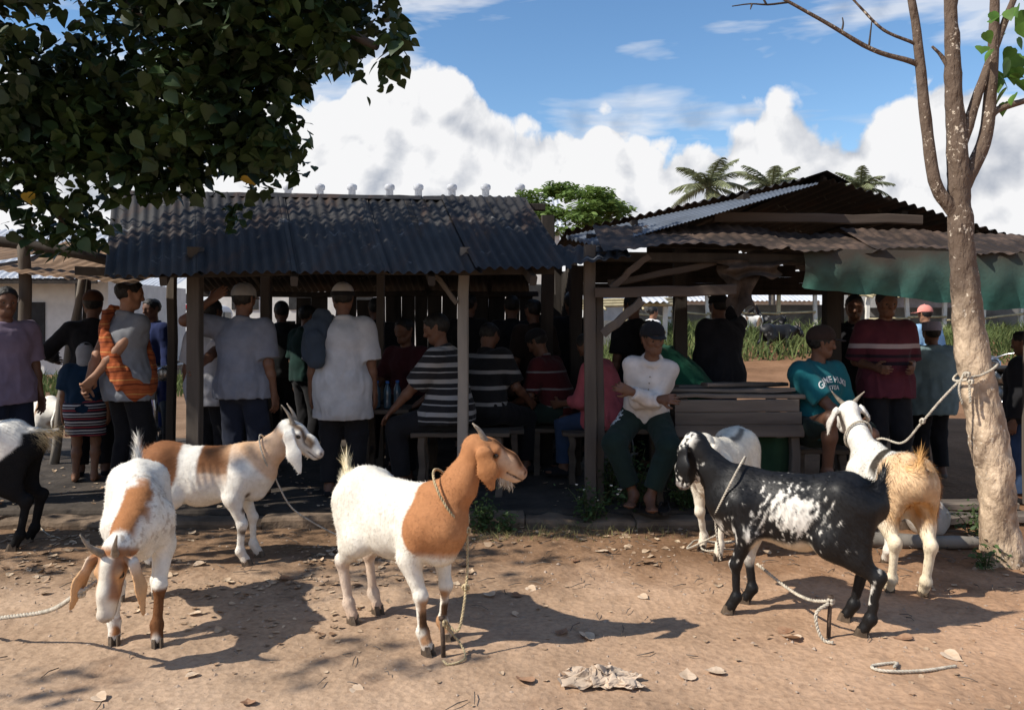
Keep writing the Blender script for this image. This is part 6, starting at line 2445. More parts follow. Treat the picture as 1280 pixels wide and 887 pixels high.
# 10 dark red striped person bent over
PS3 = [(0.0, 0.016, (0.16, 0.155, 0.155))]
person('seated person in dark red shirt with thin white stripes inside the left shed', (at(702, 7.1), 7.1, ZF), 60, 1.60, hip=0.56, lean=22, skin=1, top=cloth('red_stripe', (0.060, 0.012, 0.014), stripes(PS3, 0.15)), sleeve=0.9, bottom=C_DKGREEN, pant=1.9, ra=(0.13, 0.4, 0.1), la=(-0.13, 0.4, 0.1),
       rw=(0.2, 0.4, 0.6), lw=(-0.2, 0.4, 0.6), hpitch=-15, shoes=C_BLACK, cap='beanie', capmat=C_BLACK)
# 11 pink person
person('person in pink shirt and jeans seated behind the front posts', (at(766, 6.78), 6.78, ZF), 62, 1.58, hip=0.545, lean=20, skin=1, top=cloth('pink', (0.36, 0.085, 0.10)), sleeve=1.5, hem=-0.10, ease=0.03, bottom=C_JEANS, pant=1.9, ra=(0.12, 0.46, 0.1), la=(-0.12, 0.40, 0.1),
       rw=(0.14, 0.40, 0.62), lw=(-0.14, 0.42, 0.64), hpitch=-20, shoes=C_BLACK)
# 12 man in white henley
e12, J12 = person('man in off-white long-sleeved henley and black cap sitting with crossed arms', (at(806, 5.98), 5.98, 0.0), 168, 1.58, hip=0.715, lean=25, tilt=-7, skin=1, top=cloth('henley', (0.55, 0.505, 0.47)), sleeve=1.88, hem=-0.05, ease=0.016, topfold=0.011, bw=0.84, bottom=C_DKGREEN, pant=1.82, fat=1.0,
                  rw=(-0.13, 0.36, 0.875), lw=(0.08, 0.40, 0.93), rpole=(0.25, -0.3, -1), lpole=(-0.25, -0.3, -1), curl=(0.9, 0.8), ra=(0.06, 0.36, 0.20), la=(-0.05, 0.42, 0.19), rkp=(0.6, 1, 0.2), lkp=(-0.6, 1, 0.2),
                  cap='cap', capmat=C_BLACK, hair='short', hyaw=22, hpitch=9, eyes=True, brim_yaw=0, lhn=(0, -1, -0.2), rhn=(0, -1, -0.2))
for k in range(3):
    p = J12['nb'] + J12['fw'] * (0.128 + 0.012 * k) - J12['u'] * (0.075 + 0.045 * k)
    MB().lathe([(0.006, -0.002), (0.006, 0.002)], 8, p, 'y').build('button', M_HORN, child(e12, 'shirt'))
# 13 dark figures in the shed
person('person in black shirt standing in the dark behind the white henley', (at(793, 7.6), 7.6, ZF), 30, 1.60, skin=1, top=C_BLACK, sleeve=0.9, bottom=C_BLACK, pant=1.93, shoes=C_BLACK)
# 14 green shirt
person('person in dark green shirt sitting bent over behind the plank platform', (at(868, 6.95), 6.95, ZF), 60, 1.60, hip=0.72, lean=42, skin=1, top=cloth('bottle_green', (0.012, 0.075, 0.045)), sleeve=0.9, hem=-0.06, ease=0.04, fat=1.15, bottom=C_BLACK, pant=1.9, ra=(0.13, 0.42, 0.1), la=(-0.13, 0.4, 0.1),
       rw=(0.2, 0.45, 0.7), lw=(-0.2, 0.45, 0.7), shoes=C_BLACK)
# 15 dark jacket leaning
person('person in black jacket leaning under the torn sacking with an arm raised', (at(902, 7.4), 7.4, ZF), 24, 1.60, lean=10, tilt=6, skin=1, top=cloth('charcoal_jacket', (0.022, 0.022, 0.027)), sleeve=1.92, hem=-0.14, ease=0.045, bottom=C_JEANS, pant=1.93, rw=(0.28, 0.35, 1.50), rpole=(1, 0, -0.6), shoes=C_BLACK, cap='beanie', capmat=C_BLACK)
# 16 man in teal shirt
C_TEAL = cloth('teal_tee', (0.010, 0.105, 0.125))
e16, J16 = person('seated man in teal printed T-shirt and dark cap looking right', (at(1018, 6.15), 6.15, ZF), -158, 1.66, hip=0.52, lean=4, skin=1, top=C_TEAL, sleeve=0.95, hem=-0.06, ease=0.034, bottom=C_DKGREEN, pant=0.95, fat=1.0,
                  rw=(-0.02, 0.42, 0.52), lw=(-0.16, 0.30, 0.60), rpole=(1, -0.2, -0.4), rhn=(-0.5, 0.2, -0.8), curl=(0.4, 0.35), ra=(0.16, 0.30, 0.26), la=(-0.20, 0.42, 0.12), rkp=(0.3, 1, 0.3), cap='cap', capmat=cloth('dark_brown_cap', (0.035, 0.022, 0.018)), hyaw=62, hair='short', eyes=True)
# 17 dark figure under the tarpaulin
person('person in black standing in shadow beside the maroon striped polo', (at(1068, 7.2), 7.2, ZF), 160, 1.58, skin=1, top=C_BLACK, sleeve=1.9, bottom=C_BLACK, pant=1.93, shoes=C_BLACK)
# 18 maroon striped polo
MS = [(1.135, 1.172, (0.36, 0.30, 0.31)), (1.06, 1.085, (0.02, 0.012, 0.018)), (1.00, 1.03, (0.02, 0.012, 0.018))]
person('man in maroon polo with one pale chest stripe standing under the tarpaulin', (at(1107, 6.5), 6.5, ZF), 176, 1.60, skin=1, top=cloth('maroon_polo', (0.085, 0.020, 0.030), stripes(MS)), sleeve=0.95, hem=-0.12, ease=0.034, bottom=C_BLACK, pant=1.93, fat=1.02, bw=0.94, shoes=C_BLACK, eyes=True,
       lw=(-0.14, 0.16, 0.98), rw=(0.14, 0.16, 0.98), curl=(0.7, 0.7))
# 19 kufi man
person('short man in grey-blue jacket and mauve kufi cap seen from behind', (at(1166, 7.3), 7.3, 0.0), 4, 1.40, skin=1, top=cloth('grey_blue', (0.15, 0.215, 0.235)), sleeve=1.9, hem=-0.20, ease=0.045, bottom=C_BLACK, pant=1.9, cap='kufi', capmat=cloth('kufi', (0.30, 0.29, 0.36)), shoes=cloth('shoe_grey', (0.12, 0.11, 0.1)), fat=1.15)
# 20 pink cap
person('man in light blue shirt and pink cap out in the sun behind the kufi cap', (at(1158, 11), 11, 0.0), 20, 1.62, skin=2, top=cloth('light_blue', (0.25, 0.42, 0.62)), sleeve=0.85, hem=-0.10, ease=0.035, bottom=C_BLACK, pant=1.93, cap='cap', capmat=cloth('pink_cap', (0.62, 0.24, 0.20)), brim_yaw=60, shoes=C_BLACK, fat=1.1)
# 21 right edge
person('person in black jacket and jeans at the right edge behind the thin tree', (at(1283, 6.3), 6.3, 0.0), 40, 1.34, skin=1, top=C_BLACK, sleeve=1.9, hem=-0.10, ease=0.045, bottom=C_JEANS, pant=1.93, hair='short', shoes=C_BLACK)
# 22 far woman
person('woman in white blouse with hair tied back far behind the white henley', (at(815, 15), 15, 0.1), -70, 1.58, skin=2, top=cloth('white_blouse', (0.7, 0.7, 0.7)), sleeve=0.9, hem=-0.1, bottom=C_BLACK, pant=1.93, hair='bun', h=0.012)
# 23 dark blue person at the motorcycles
person('person in dark blue jacket standing by the parked motorcycles', (at(192, 8.6), 8.6, ZF), 150, 1.58, skin=1, top=cloth('blue_jacket', (0.012, 0.02, 0.07)), sleeve=1.9, bottom=C_BLACK, pant=1.93, shoes=C_BLACK)
for k, (px, y, yw, hh, lab, c) in enumerate(((352, 8.3, 20, 1.55, 'person in dark grey shirt in the depth of the left shed beside the white T-shirt', (0.02, 0.022, 0.024)),
                                             (382, 8.0, -40, 1.50, 'person in dark green shirt in the depth of the left shed', (0.008, 0.026, 0.022)),
                                             (640, 8.1, 10, 1.60, 'person in black shirt standing at the dark back of the left shed', (0.012, 0.012, 0.014)),
                                             (470, 8.2, 15, 1.58, 'person in charcoal shirt at the back boards just right of the white T-shirt', (0.016, 0.016, 0.018)),
                                             (585, 8.3, -25, 1.62, 'person in black shirt at the back boards just right of the pale front post', (0.013, 0.012, 0.013)),
                                             (716, 8.0, 12, 1.64, 'person in black shirt standing behind the dark red striped shirt', (0.012, 0.012, 0.013)),
                                             (668, 7.7, 30, 1.55, 'person in dark brown shirt standing at the dark back near the corner post', (0.02, 0.013, 0.010)))):
    person(lab, (at(px, y), y, ZF), yw, hh, skin=1, top=cloth('crowd%d' % k, c), sleeve=0.9, bottom=C_BLACK, pant=1.93, shoes=C_BLACK, h=0.010)


# printed lettering laid on the cloth
def print_on(target, text, size, origin, xdir, ydir, mt, name, arc=0.0, off=0.004, parent=None):
    cu = bpy.data.curves.new('lettering', 'FONT')
    cu.body = text
    cu.size = size
    cu.align_x = 'CENTER'
    cu.align_y = 'CENTER'
    cu.offset = size * 0.02
    to = bpy.data.objects.new('lettering', cu)
    me = bpy.data.meshes.new_from_object(to)
    bpy.data.objects.remove(to)
    n = len(me.vertices)
    co = np.zeros(n * 3)
    me.vertices.foreach_get('co', co)
    co = co.reshape(-1, 3)
    tm = target.data
    bvh = BVHTree.FromPolygons([v.co.copy() for v in tm.vertices], [tuple(p.vertices) for p in tm.polygons])
    xd, yd = nrm(xdir), nrm(ydir)
    nd = np.cross(xd, yd)
    out = []
    for c in co:
        p = V(*origin) + xd * c[0] + yd * (c[1] - arc * c[0] * c[0]) + nd * 0.4
        hit = bvh.ray_cast(Vector(p), Vector(-nd))
        q = np.array(hit[0]) if hit[0] is not None else V(*origin) + xd * c[0] + yd * c[1]
        out.append(q + nd * off)
    me.vertices.foreach_set('co', np.array(out).ravel().astype(F32))
    me.update()
    return obj(name, me, mt, parent or target)


M_PRINT = mat('white_print', (0.55, 0.57, 0.57), 0.8, 0.1, 8)
sh16 = child(e16, 'shirt')
fw, rt, u = J16['fw'], J16['rt'], J16['u']
pc = J16['chest'] + u * 0.075
print_on(sh16, 'GAME HUKI', 0.062, pc - u * 0.005, -rt, u, M_PRINT, 'lettering', 1.6)
print_on(sh16, 'METEA', 0.046, pc - u * 0.065, -rt, u, M_PRINT, 'lettering', 0.6)
tr12 = child(e12, 'trousers')
hp, kn, an = J12['L'][1]
d_ = nrm(kn - hp)
mid_ = hp + (kn - hp) * 0.50
print_on(tr12, 'adidas', 0.085, mid_ + V(0.02, 0.0, 0.03), d_, nrm(np.cross(V(0.55, 0.55, 0.65), d_)), M_PRINT, 'lettering', 0, 0.004)

# ------------------------------------------------------------------ smaller things
def W(px, py, y):
    return V((px - 640) * y / 1000, y, CAM_H - (py - 400) * y / 1000)


def G(px, py, z=0.0):
    y = (CAM_H - z) * 1000 / (py - 400)
    return V((px - 640) * y / 1000, y, z)


# plank platform beside the man in the henley
M_OLDW = mat('old_grey_wood', (0.13, 0.105, 0.085), 0.85, 0.4, 4, 0.004, 24, stretch=(0.12, 1, 1))
pf = empty('plank_platform', (1.70, 6.28, 0), 0, 'rough plank platform beside the man in the off-white henley', 'platform')
for i in range(3):
    z = 0.605 + i * 0.0932
    post('front_plank', (-0.49, -0.33, z), (0.47 - 0.02 * i, -0.33, z + 0.004), 0.028, 0.0925, M_OLDW, pf, jit=0.0012)
for i in range(5):
    yy = -0.28 + i * 0.135
    post('top_plank', (-0.50, yy, 0.865), (0.48, yy, 0.862), 0.128, 0.03, M_OLDW, pf, jit=0.003)
for sx in (-1, 1):
    for sy in (-1, 1):
        post('leg', (sx * 0.42, sy * 0.27, 0.0), (sx * 0.42, sy * 0.27, 0.845), 0.07, 0.07, M_WOOD, pf)
    post('side_plank', (sx * 0.475, -0.30, 0.62), (sx * 0.475, 0.30, 0.62), 0.025, 0.13, M_OLDW, pf)
for i, (x0, x1, y0, y1, z) in enumerate(((1.18, 2.12, 6.10, 6.02, 0.90), (1.30, 2.20, 6.32, 6.44, 0.903), (1.45, 2.05, 6.05, 6.22, 0.936))):
    e = post('loose_plank', (0, 0, 0), (x1 - x0, y1 - y0, 0.004), 0.11, 0.026, M_OLDW, None)
    e.location = (x0, y0, z)
    tag(e, ('loose plank lying along the front of the platform top', 'loose plank lying at the back of the platform top', 'short plank lying across the other loose planks')[i], 'plank', 'loose planks on the platform')
bench('bench', 'wooden bench under the man in the off-white henley', 0.76, 1.17, 6.03, 0.63, 0.34, 3)
bench('bench', 'low bench under the man in the teal T-shirt', 2.14, 2.62, 6.28, 0.44, 0.34, 3)
bench('bench', 'low bench in the shade under the person in dark green', 1.40, 1.95, 6.98, 0.64, 0.3, 3)
bench('bench', 'bench at the back under the person in maroon', -1.15, -0.65, 7.42, 0.54, 0.3, 3)
bench('bench', 'bench inside under the person in broad white stripes', -0.5, 0.1, 6.78, 0.52, 0.3, 3)
bench('bench', 'bench inside under the person in dark red stripes', 0.14, 0.66, 7.14, 0.48, 0.3, 3)
# green sheet hung under the platform
nu, nv = 40, 14
U, Q = np.meshgrid(np.linspace(0, 1, nu), np.linspace(0, 1, nv), indexing='ij')
P = np.stack([(-0.46 + 0.92 * U).ravel(), (-0.26 + 0.035 * np.sin(U * 21) + 0.05 * Q * np.sin(U * 9)).ravel(), (0.55 - 0.50 * Q).ravel()], 1)
i = (np.arange(nu - 1)[:, None] * nv + np.arange(nv - 1)[None, :]).ravel()
o = obj('green_sheet', fast_mesh('green_sheet', P, np.stack([i, i + 1, i + nv + 1, i + nv], 1)), cloth('green_sheet', (0.018, 0.045, 0.022)), None, (1.70, 6.28, 0))
tag(o, 'dark green plastic sheet hanging below the plank platform', 'plastic sheet')

# water bottles on the table inside
M_BOT = mat('bottle_plastic', (0.045, 0.08, 0.11), 0.12, 0.1, 5, spec=0.6)
M_CAPB = mat('bottle_cap', (0.02, 0.10, 0.35), 0.5, 0.1, 5)
for k, (dx, dy) in enumerate(((-0.15, -0.12), (-0.06, -0.10), (0.03, -0.13), (0.10, -0.06), (-0.10, 0.02))):
    b = MB().lathe([(0.028, 0), (0.032, 0.01), (0.032, 0.06), (0.029, 0.075), (0.032, 0.09), (0.031, 0.15), (0.014, 0.185), (0.013, 0.20)], 12).build('water_bottle', M_BOT, None, True, (-1.03 + dx, 6.55 + dy, 0.724))
    MB().lathe([(0.015, 0.20), (0.015, 0.218)], 10).build('lid', M_CAPB, b)
    tag(b, 'small clear water bottle standing on the low table in the left shed', 'bottle', 'water bottles on the table')

# motorcycles
M_TYRE = mat('tyre', (0.015, 0.015, 0.016), 0.85, 0.2, 20)
M_CHROME = mat('chrome', (0.5, 0.5, 0.5), 0.25, 0.1, 5, metal=0.9)


def motorcycle(label, loc, rz, c):
    e = empty('motorcycle', loc, rz, label, 'motorcycle')
    mb = mat('paint_' + label[:12], c, 0.3, 0.15, 4, spec=0.5)
    for x in (-0.6, 0.6):
        an = np.linspace(0, 2 * np.pi, 25)
        ring = np.stack([x + 0.25 * np.cos(an), 0 * an, 0.30 + 0.25 * np.sin(an)], 1)
        m = MB().tube(ring, 0.045, 8, False)
        wh = m.build('wheel', M_TYRE, e, True)
        s = MB()
        s.lathe([(0.05, -0.05), (0.05, 0.05)], 10, (x, 0, 0.30), 'y')
        for k in range(10):
            a = k * math.pi / 5
            s.bar((x, 0, 0.30), (x + 0.22 * math.cos(a), 0, 0.30 + 0.22 * math.sin(a)), 0.008, 0.008)
        s.build('rim', M_CHROME, wh)
    b = Body()
    b.cone((0.30, 0, 0.62), (0.02, 0, 0.62), 0.10, 0.12, 0.05, (0, 1, 0), 0.7)
    b.cone((0.42, 0, 0.80), (0.36, 0, 0.42), 0.08, 0.11, 0.05, (0, 1, 0), 0.8)
    b.cone((-0.35, 0, 0.66), (-0.72, 0, 0.74), 0.09, 0.05, 0.05, (0, 1, 0), 0.8)
    b.cone((0.02, 0, 0.42), (-0.2, 0, 0.40), 0.12, 0.10, 0.05, (0, 1, 0), 0.8)
    b.cone((0.30, 0, 0.62), (-0.35, 0, 0.62), 0.06, 0.06, 0.05)
    v, q = b.mesh(0.015)
    obj('fairing', fast_mesh('fairing', v, q), mb, e)
    b = Body().cone((0.05, 0, 0.76), (-0.55, 0, 0.80), 0.10, 0.09, 0.03, (0, 0, 1), 0.45)
    v, q = b.mesh(0.012)
    obj('saddle', fast_mesh('saddle', v, q), M_TYRE, e)
    m = MB()
    for s in (-1, 1):
        m.tube([(0.60, s * 0.07, 0.30), (0.42, s * 0.06, 0.85)], 0.02, 6)
    m.build('fork', M_CHROME, e, True)
    MB().tube(spline([(0.30, -0.34, 0.98), (0.38, -0.15, 0.95), (0.40, 0, 0.90), (0.38, 0.15, 0.95), (0.30, 0.34, 0.98)], 16), 0.014, 6).build('handlebar', M_CHROME, e, True)
    for s in (-1, 1):
        mi = MB().lathe([(0.05, -0.01), (0.06, 0), (0.05, 0.01)], 10, (0.36, s * 0.30, 1.16), 'x').build('mirror', M_TYRE, e, True)
        MB().tube([(0.34, s * 0.27, 0.97), (0.36, s * 0.30, 1.12)], 0.006, 5).build('mirror_stem', M_CHROME, mi)
    MB().lathe([(0.02, -0.06), (0.07, -0.02), (0.07, 0.03), (0.05, 0.04)], 12, (0.48, 0, 0.84), 'x').build('headlamp', M_CHROME, e, True)
    MB().tube([(-0.1, 0.10, 0.28), (-0.7, 0.12, 0.36)], [0.03, 0.04], 8).build('exhaust', M_CHROME, e, True)
    MB().tube([(-0.1, -0.1, 0.3), (-0.12, -0.26, 0.01)], 0.012, 6).build('kickstand', M_CHROME, e, True)
    return e


motorcycle('blue motorcycle parked at the back of the left shed', (at(196, 8.15), 8.15, 0.07), R(-60), (0.01, 0.03, 0.16))
motorcycle('black motorcycle parked in the sun right of the thin tree', (at(1252, 11.0), 11.0, 0.0), R(70), (0.012, 0.012, 0.012))

# minibus in the yard
M_BUSW = mat('bus_white', (0.62, 0.62, 0.62), 0.35, 0.08, 2, spec=0.5)
M_BUSR = mat('bus_red', (0.55, 0.02, 0.04), 0.4, 0.1, 2, spec=0.5)
M_GLASSD = mat('dark_glass', (0.035, 0.05, 0.055), 0.08, 0.1, 1, spec=0.8)
bus = empty('minibus', (-13.4, 32.0, 0), 0, 'white minibus with red band in the yard behind the left shed', 'minibus')
b = Body()
b.cone((-0.55, 0.45, 0.85), (0.55, 0.45, 0.85), 0.50, 0.50, 0.1)
b.cone((-0.50, 0.55, 1.65), (0.50, 0.55, 1.65), 0.45, 0.45, 0.1)
b.cone((-0.55, 3.6, 0.85), (0.55, 3.6, 0.85), 0.50, 0.50, 0.1)
b.cone((-0.55, 0.5, 0.85), (-0.55, 3.6, 0.85), 0.5, 0.5, 0.1)
b.cone((0.55, 0.5, 0.85), (0.55, 3.6, 0.85), 0.5, 0.5, 0.1)
b.cone((-0.5, 0.5, 1.65), (-0.5, 3.6, 1.65), 0.45, 0.45, 0.1)
b.cone((0.5, 0.5, 1.65), (0.5, 3.6, 1.65), 0.45, 0.45, 0.1)
b.cut((0, 0, 0.42), (0, 0, 1))
v, q = b.mesh(0.06, 0.1)
obj('body', fast_mesh('body', v, q), M_BUSW, bus)
ws = MB()
ws.add([(-0.78, 0.00, 1.28), (0.78, 0.00, 1.28), (0.70, 0.10, 1.80), (-0.70, 0.10, 1.80)], [(0, 1, 2, 3)])
ws.add([(-0.76, 0.03, 1.27), (0.76, 0.03, 1.27), (0.68, 0.13, 1.81), (-0.68, 0.13, 1.81)], [(3, 2, 1, 0)])
ws.build('windscreen', M_GLASSD, bus)
MB().box((0, 0.10, 1.97), (1.36, 0.08, 0.17), None, 0.02).build('red_band', M_BUSR, bus)
MB().box((0, -0.06, 0.58), (1.7, 0.10, 0.20), None, 0.03).build('bumper', M_TYRE, bus)
for s in (-1, 1):
    MB().lathe([(0.09, 0), (0.11, 0.03), (0.11, 0.10)], 12, (s * 0.70, -0.07, 0.92), 'y').build('headlight', M_CHROME, bus, True)
    for y in (0.7, 3.2):
        wh = MB().lathe([(0.2, -0.1), (0.31, -0.09), (0.31, 0.09), (0.2, 0.1)], 16, (s * 0.92, y, 0.31), 'x').build('wheel', M_TYRE, bus, True)
        MB().lathe([(0.18, -0.11), (0.18, 0.11)], 12, (s * 0.92, y, 0.31), 'x').build('rim', M_CHROME, wh)
    for k in range(3):
        MB().box((s * 1.0, 0.95 + k * 0.95, 1.55), (0.05, 0.78, 0.46)).build('window', M_GLASSD, bus)
    MB().box((s * 1.02, 0.25, 1.35), (0.14, 0.06, 0.22), None, 0.02).build('mirror', M_TYRE, bus)

# ------------------------------------------------------------------ ropes, collars and stakes
def rope_extra(nt, N, L, tc, colout):
    return colout


M_ROPE = mat('white_rope', (0.47, 0.42, 0.34), 0.8, 0.3, 30, 0.003, 260)
M_ROPEY = mat('yellow_rope', (0.46, 0.37, 0.22), 0.8, 0.3, 30, 0.003, 260)
M_IRON = mat('rusty_iron', (0.075, 0.05, 0.035), 0.8, 0.4, 30, 0.002, 90)


def rope(label, pts, mt=None, r=0.0058, knots=(), parts=()):
    """two twisted strands along a path"""
    P = spline(pts, 16 * (len(pts) - 1))
    c = P[0].copy()
    P = P - c
    T = np.gradient(P, axis=0)
    T /= np.linalg.norm(T, axis=1)[:, None] + 1e-9
    s = np.cross(T, V(0.13, 0.21, 0.97))
    s /= np.linalg.norm(s, axis=1)[:, None] + 1e-9
    u = np.cross(T, s)
    arc = np.concatenate([[0], np.cumsum(np.linalg.norm(np.diff(P, axis=0), axis=1))])
    n = max(len(P), int(arc[-1] / 0.006))
    aa = np.linspace(0, arc[-1], n)
    ip = lambda X: np.stack([np.interp(aa, arc, X[:, k]) for k in range(3)], 1)
    P2, s2_, u2_ = ip(P), ip(s), ip(u)
    ph = aa / 0.030 * 2 * np.pi
    m = MB()
    for o in (0, math.pi):
        m.tube(P2 + (np.cos(ph + o)[:, None] * s2_ + np.sin(ph + o)[:, None] * u2_) * r * 0.55, r * 0.68, 5)
    for k in knots:
        kk = V(*k) - c
        an = np.linspace(0, 2 * np.pi, 13)
        for ax in ((1, 0, 0), (0, 1, 0.3)):
            a1 = nrm(np.cross(ax, (0, 0, 1)))
            a2 = np.cross(ax, a1)
            m.tube(kk + 0.013 * (np.cos(an)[:, None] * a1 + np.sin(an)[:, None] * a2), r * 1.1, 5)
    o = m.build('rope', mt or M_ROPE, None, True, c)
    return tag(o, label, 'rope')


def gw(g, p):
    """goat-local point to world"""
    a = g.rotation_euler[2]
    s = g.scale[0]
    x, y, z = (c * s for c in p)
    return V(g.location[0] + x * math.cos(a) - y * math.sin(a), g.location[1] + x * math.sin(a) + y * math.cos(a), z + g.location[2])


def collar_pts(g, t, rad, tiltf=0.0, n=14, squash=0.8, drop=0.0):
    """a loop round the neck at fraction t from its base to the poll"""
    nb = V(0.27, 0, 0.585)
    P = V(*g['poll'])
    mid = (nb + P) / 2 + V(0.015, 0, -0.015)
    c = nb + (mid - nb) * (t * 2) if t < 0.5 else mid + (P - mid) * (t * 2 - 1)
    d = nrm(P - nb)
    s = nrm(np.cross(V(0, 0, 1), d))
    f = np.cross(s, d)
    out = []
    for a in np.linspace(0, 2 * np.pi, n + 1):
        ca, sa = math.cos(a), math.sin(a)
        p = c + s * rad * squash * sa + f * rad * ca + d * (tiltf * ca) + V(0, 0, -drop * max(0, ca))
        out.append(gw(g, p))
    return out


# centre goat
cp_ = collar_pts(g_center, 0.30, 0.122, -0.06)
low = cp_[int(np.argmin([p[2] for p in cp_]))]
st1 = G(555, 822)
rope('rope from the brown-headed goat collar down to its stake', cp_ + [low + V(0, -0.01, -0.02), low + V(0.0, -0.02, -0.22), low + V(-0.03, -0.07, -0.42), st1 + V(0.012, 0.01, 0.14)], M_ROPEY, 0.0055, knots=[low + V(0, -0.015, -0.02), low + V(-0.005, -0.03, -0.26), st1 + V(0.0, 0, 0.15)])
rope('loose rope end lying at the foot of the centre stake', [st1 + V(0.0, 0.02, 0.13), st1 + V(0.07, 0.02, 0.05), st1 + V(0.09, -0.04, 0.015), st1 + V(0.03, -0.09, 0.012), st1 + V(0.0, -0.05, 0.012)], M_ROPEY, 0.005)


def stake(label, p, hgt, lean=(0.0, 0.0)):
    m = MB().tube([(0, 0, -0.05), (lean[0] * .5, lean[1] * .5, hgt * .5), (lean[0], lean[1], hgt)], [0.010, 0.010, 0.009], 8)
    m.lathe([(0.013, hgt - 0.012), (0.014, hgt)], 8, (lean[0], lean[1], 0))
    o = m.build('stake', M_IRON, None, True, p)
    return tag(o, label, 'stake', 'iron tether stakes')


stake('short iron stake in the dirt in front of the brown-headed goat', st1, 0.175, (-0.01, 0))
st2 = G(1035, 797)
stake('iron stake in the dirt in front of the black speckled goat', st2, 0.19, (0.012, 0))
# black goat: a loop round the base of the neck, lead to the stake
cb_ = collar_pts(g_black, 0.11, 0.156, -0.065, squash=0.80)
lowb = cb_[int(np.argmin([p[2] for p in cb_]))]
rope('thin white rope looped round the black goat neck', cb_ + [lowb + V(0.0, -0.02, -0.08), lowb + V(0.02, -0.02, -0.22)], None, 0.0052)
rope('rope running along the ground from the black goat to its stake', [W(946, 704, 4.0), W(985, 735, 3.85), W(1012, 749, 3.7), st2 + V(0.012, 0, 0.165)], None, 0.0075, knots=[st2 + V(0.012, 0, 0.165)])
rope('loose rope end hanging from the black goat stake to the dirt', [st2 + V(0.0, -0.01, 0.16), st2 + V(-0.06, -0.02, 0.12), st2 + V(-0.06, -0.04, 0.05), st2 + V(-0.04, -0.06, 0.012), st2 + V(-0.01, -0.08, 0.012)], None, 0.007)
q0 = G(905, 685, 0.015)
coil = [q0 + V(0.17 * math.cos(a) * (0.7 + 0.05 * a), 0.12 * math.sin(a) * (0.7 + 0.05 * a), 0.015 + 0.012 * math.sin(3 * a)) for a in np.linspace(0, 9.5, 26)]
rope('tangled coil of rope on the ground under the half-hidden white goat', coil + [q0 + V(0.2, -0.1, 0.25)], None, 0.0055)
# patch goat
cpp = collar_pts(g_patch, 0.35, 0.108, -0.05)
lowp = cpp[int(np.argmin([p[2] for p in cpp]))]
rope('thin rope trailing from the brown-patched goat to the right', cpp + [lowp + V(0.01, 0, -0.03), lowp + V(0.10, 0.0, -0.20), lowp + V(0.22, 0.05, -0.31), lowp + V(0.38, 0.15, lowp[2] * -1 + 0.10), G(440, 668, 0.02), G(470, 662, 0.02)], None, 0.005)
# grazing goat
hp_ = gw(g_graze, (0.55, -0.17, 0.36))
rope('thick white rope running from the grazing goat out of the left edge', [hp_ + V(0.03, 0.05, 0.03), hp_ + V(-0.08, 0.0, -0.04), W(60, 763, 3.45), W(0, 772, 3.5), W(-60, 778, 3.6)], None, 0.009, knots=[hp_ + V(-0.06, 0.0, -0.03)])
# tan goat to the tree
tk = collar_pts(g_tan, 0.55, 0.098, -0.03)
e1 = W(1207, 468, 4.62)
rope('white rope from the tan-rumped goat neck up to the thin tree', tk + [W(1100, 548, 4.86), W(1128, 553, 4.75), W(1152, 528, 4.66), W(1176, 500, 4.62), e1], None, 0.0065, knots=[W(1153, 526, 4.65), e1])
tc_ = W(1219, 462, 4.72)
ring = [tc_ + V(0.112 * math.cos(a), 0.112 * math.sin(a), 0.055 * math.cos(a) - 0.01) for a in np.linspace(math.pi, 3 * math.pi + 1.2, 26)]
rope('rope knotted round the trunk of the thin tree', ring + [e1 + V(0.02, -0.01, -0.03), e1 + V(0.015, -0.02, -0.16)], None, 0.0065, knots=[e1 + V(0.0, -0.02, 0), e1 + V(0.02, -0.02, -0.04)])
rope('short tail of rope hanging from the knot on the thin tree', [e1 + V(-0.02, -0.01, 0.0), e1 + V(-0.05, -0.02, -0.08), e1 + V(-0.03, -0.02, -0.17)], None, 0.006)
rope('rope lying in a flat loop on the dirt at bottom right', [G(1195, 832, 0.012), G(1150, 838, 0.012), G(1105, 838, 0.012), G(1090, 832, 0.012), G(1120, 828, 0.012), G(1118, 833, 0.02)], None, 0.0065)
rope('thin cord curling on the shaded ground at the far left', [G(42, 640, 0.01), G(48, 655, 0.01), G(60, 667, 0.01), G(75, 672, 0.01)], None, 0.004)

# ------------------------------------------------------------------ litter
M_PAPER = mat('dirty_paper', (0.46, 0.36, 0.27), 0.9, 0.25, 12, 0.004, 40)
pc_ = G(752, 852)
nu = 34
U, Q = np.meshgrid(np.linspace(-1, 1, nu), np.linspace(-1, 1, nu), indexing='ij')
PP = np.stack([U.ravel(), Q.ravel(), np.zeros(U.size)], 1)
rad = np.sqrt(U ** 2 + Q ** 2).ravel()
hz = 0.035 * np.exp(-(rad / 0.62) ** 2) * (1 + 0.8 * vnoise(PP, 3.1, 3, 3)) + 0.034 * np.abs(vnoise(PP, 4, 5, 3)) + 0.004
X = U.ravel() * 0.135 * (1 + 0.55 * vnoise(PP, 2.6, 8, 3)) + 0.03 * vnoise(PP, 5, 18, 2)
Yy = Q.ravel() * 0.085 * (1 + 0.55 * vnoise(PP, 2.6, 9, 3)) + 0.03 * vnoise(PP, 5, 19, 2)
i = (np.arange(nu - 1)[:, None] * nu + np.arange(nu - 1)[None, :]).ravel()
pm = fast_mesh('crumpled_sacking', np.stack([X, Yy, hz + 0.004], 1), np.stack([i, i + nu, i + nu + 1, i + 1], 1), False)
tag(obj('crumpled_paper', pm, M_PAPER, None, pc_), 'crumpled pale paper lying on the dirt at bottom centre', 'paper')

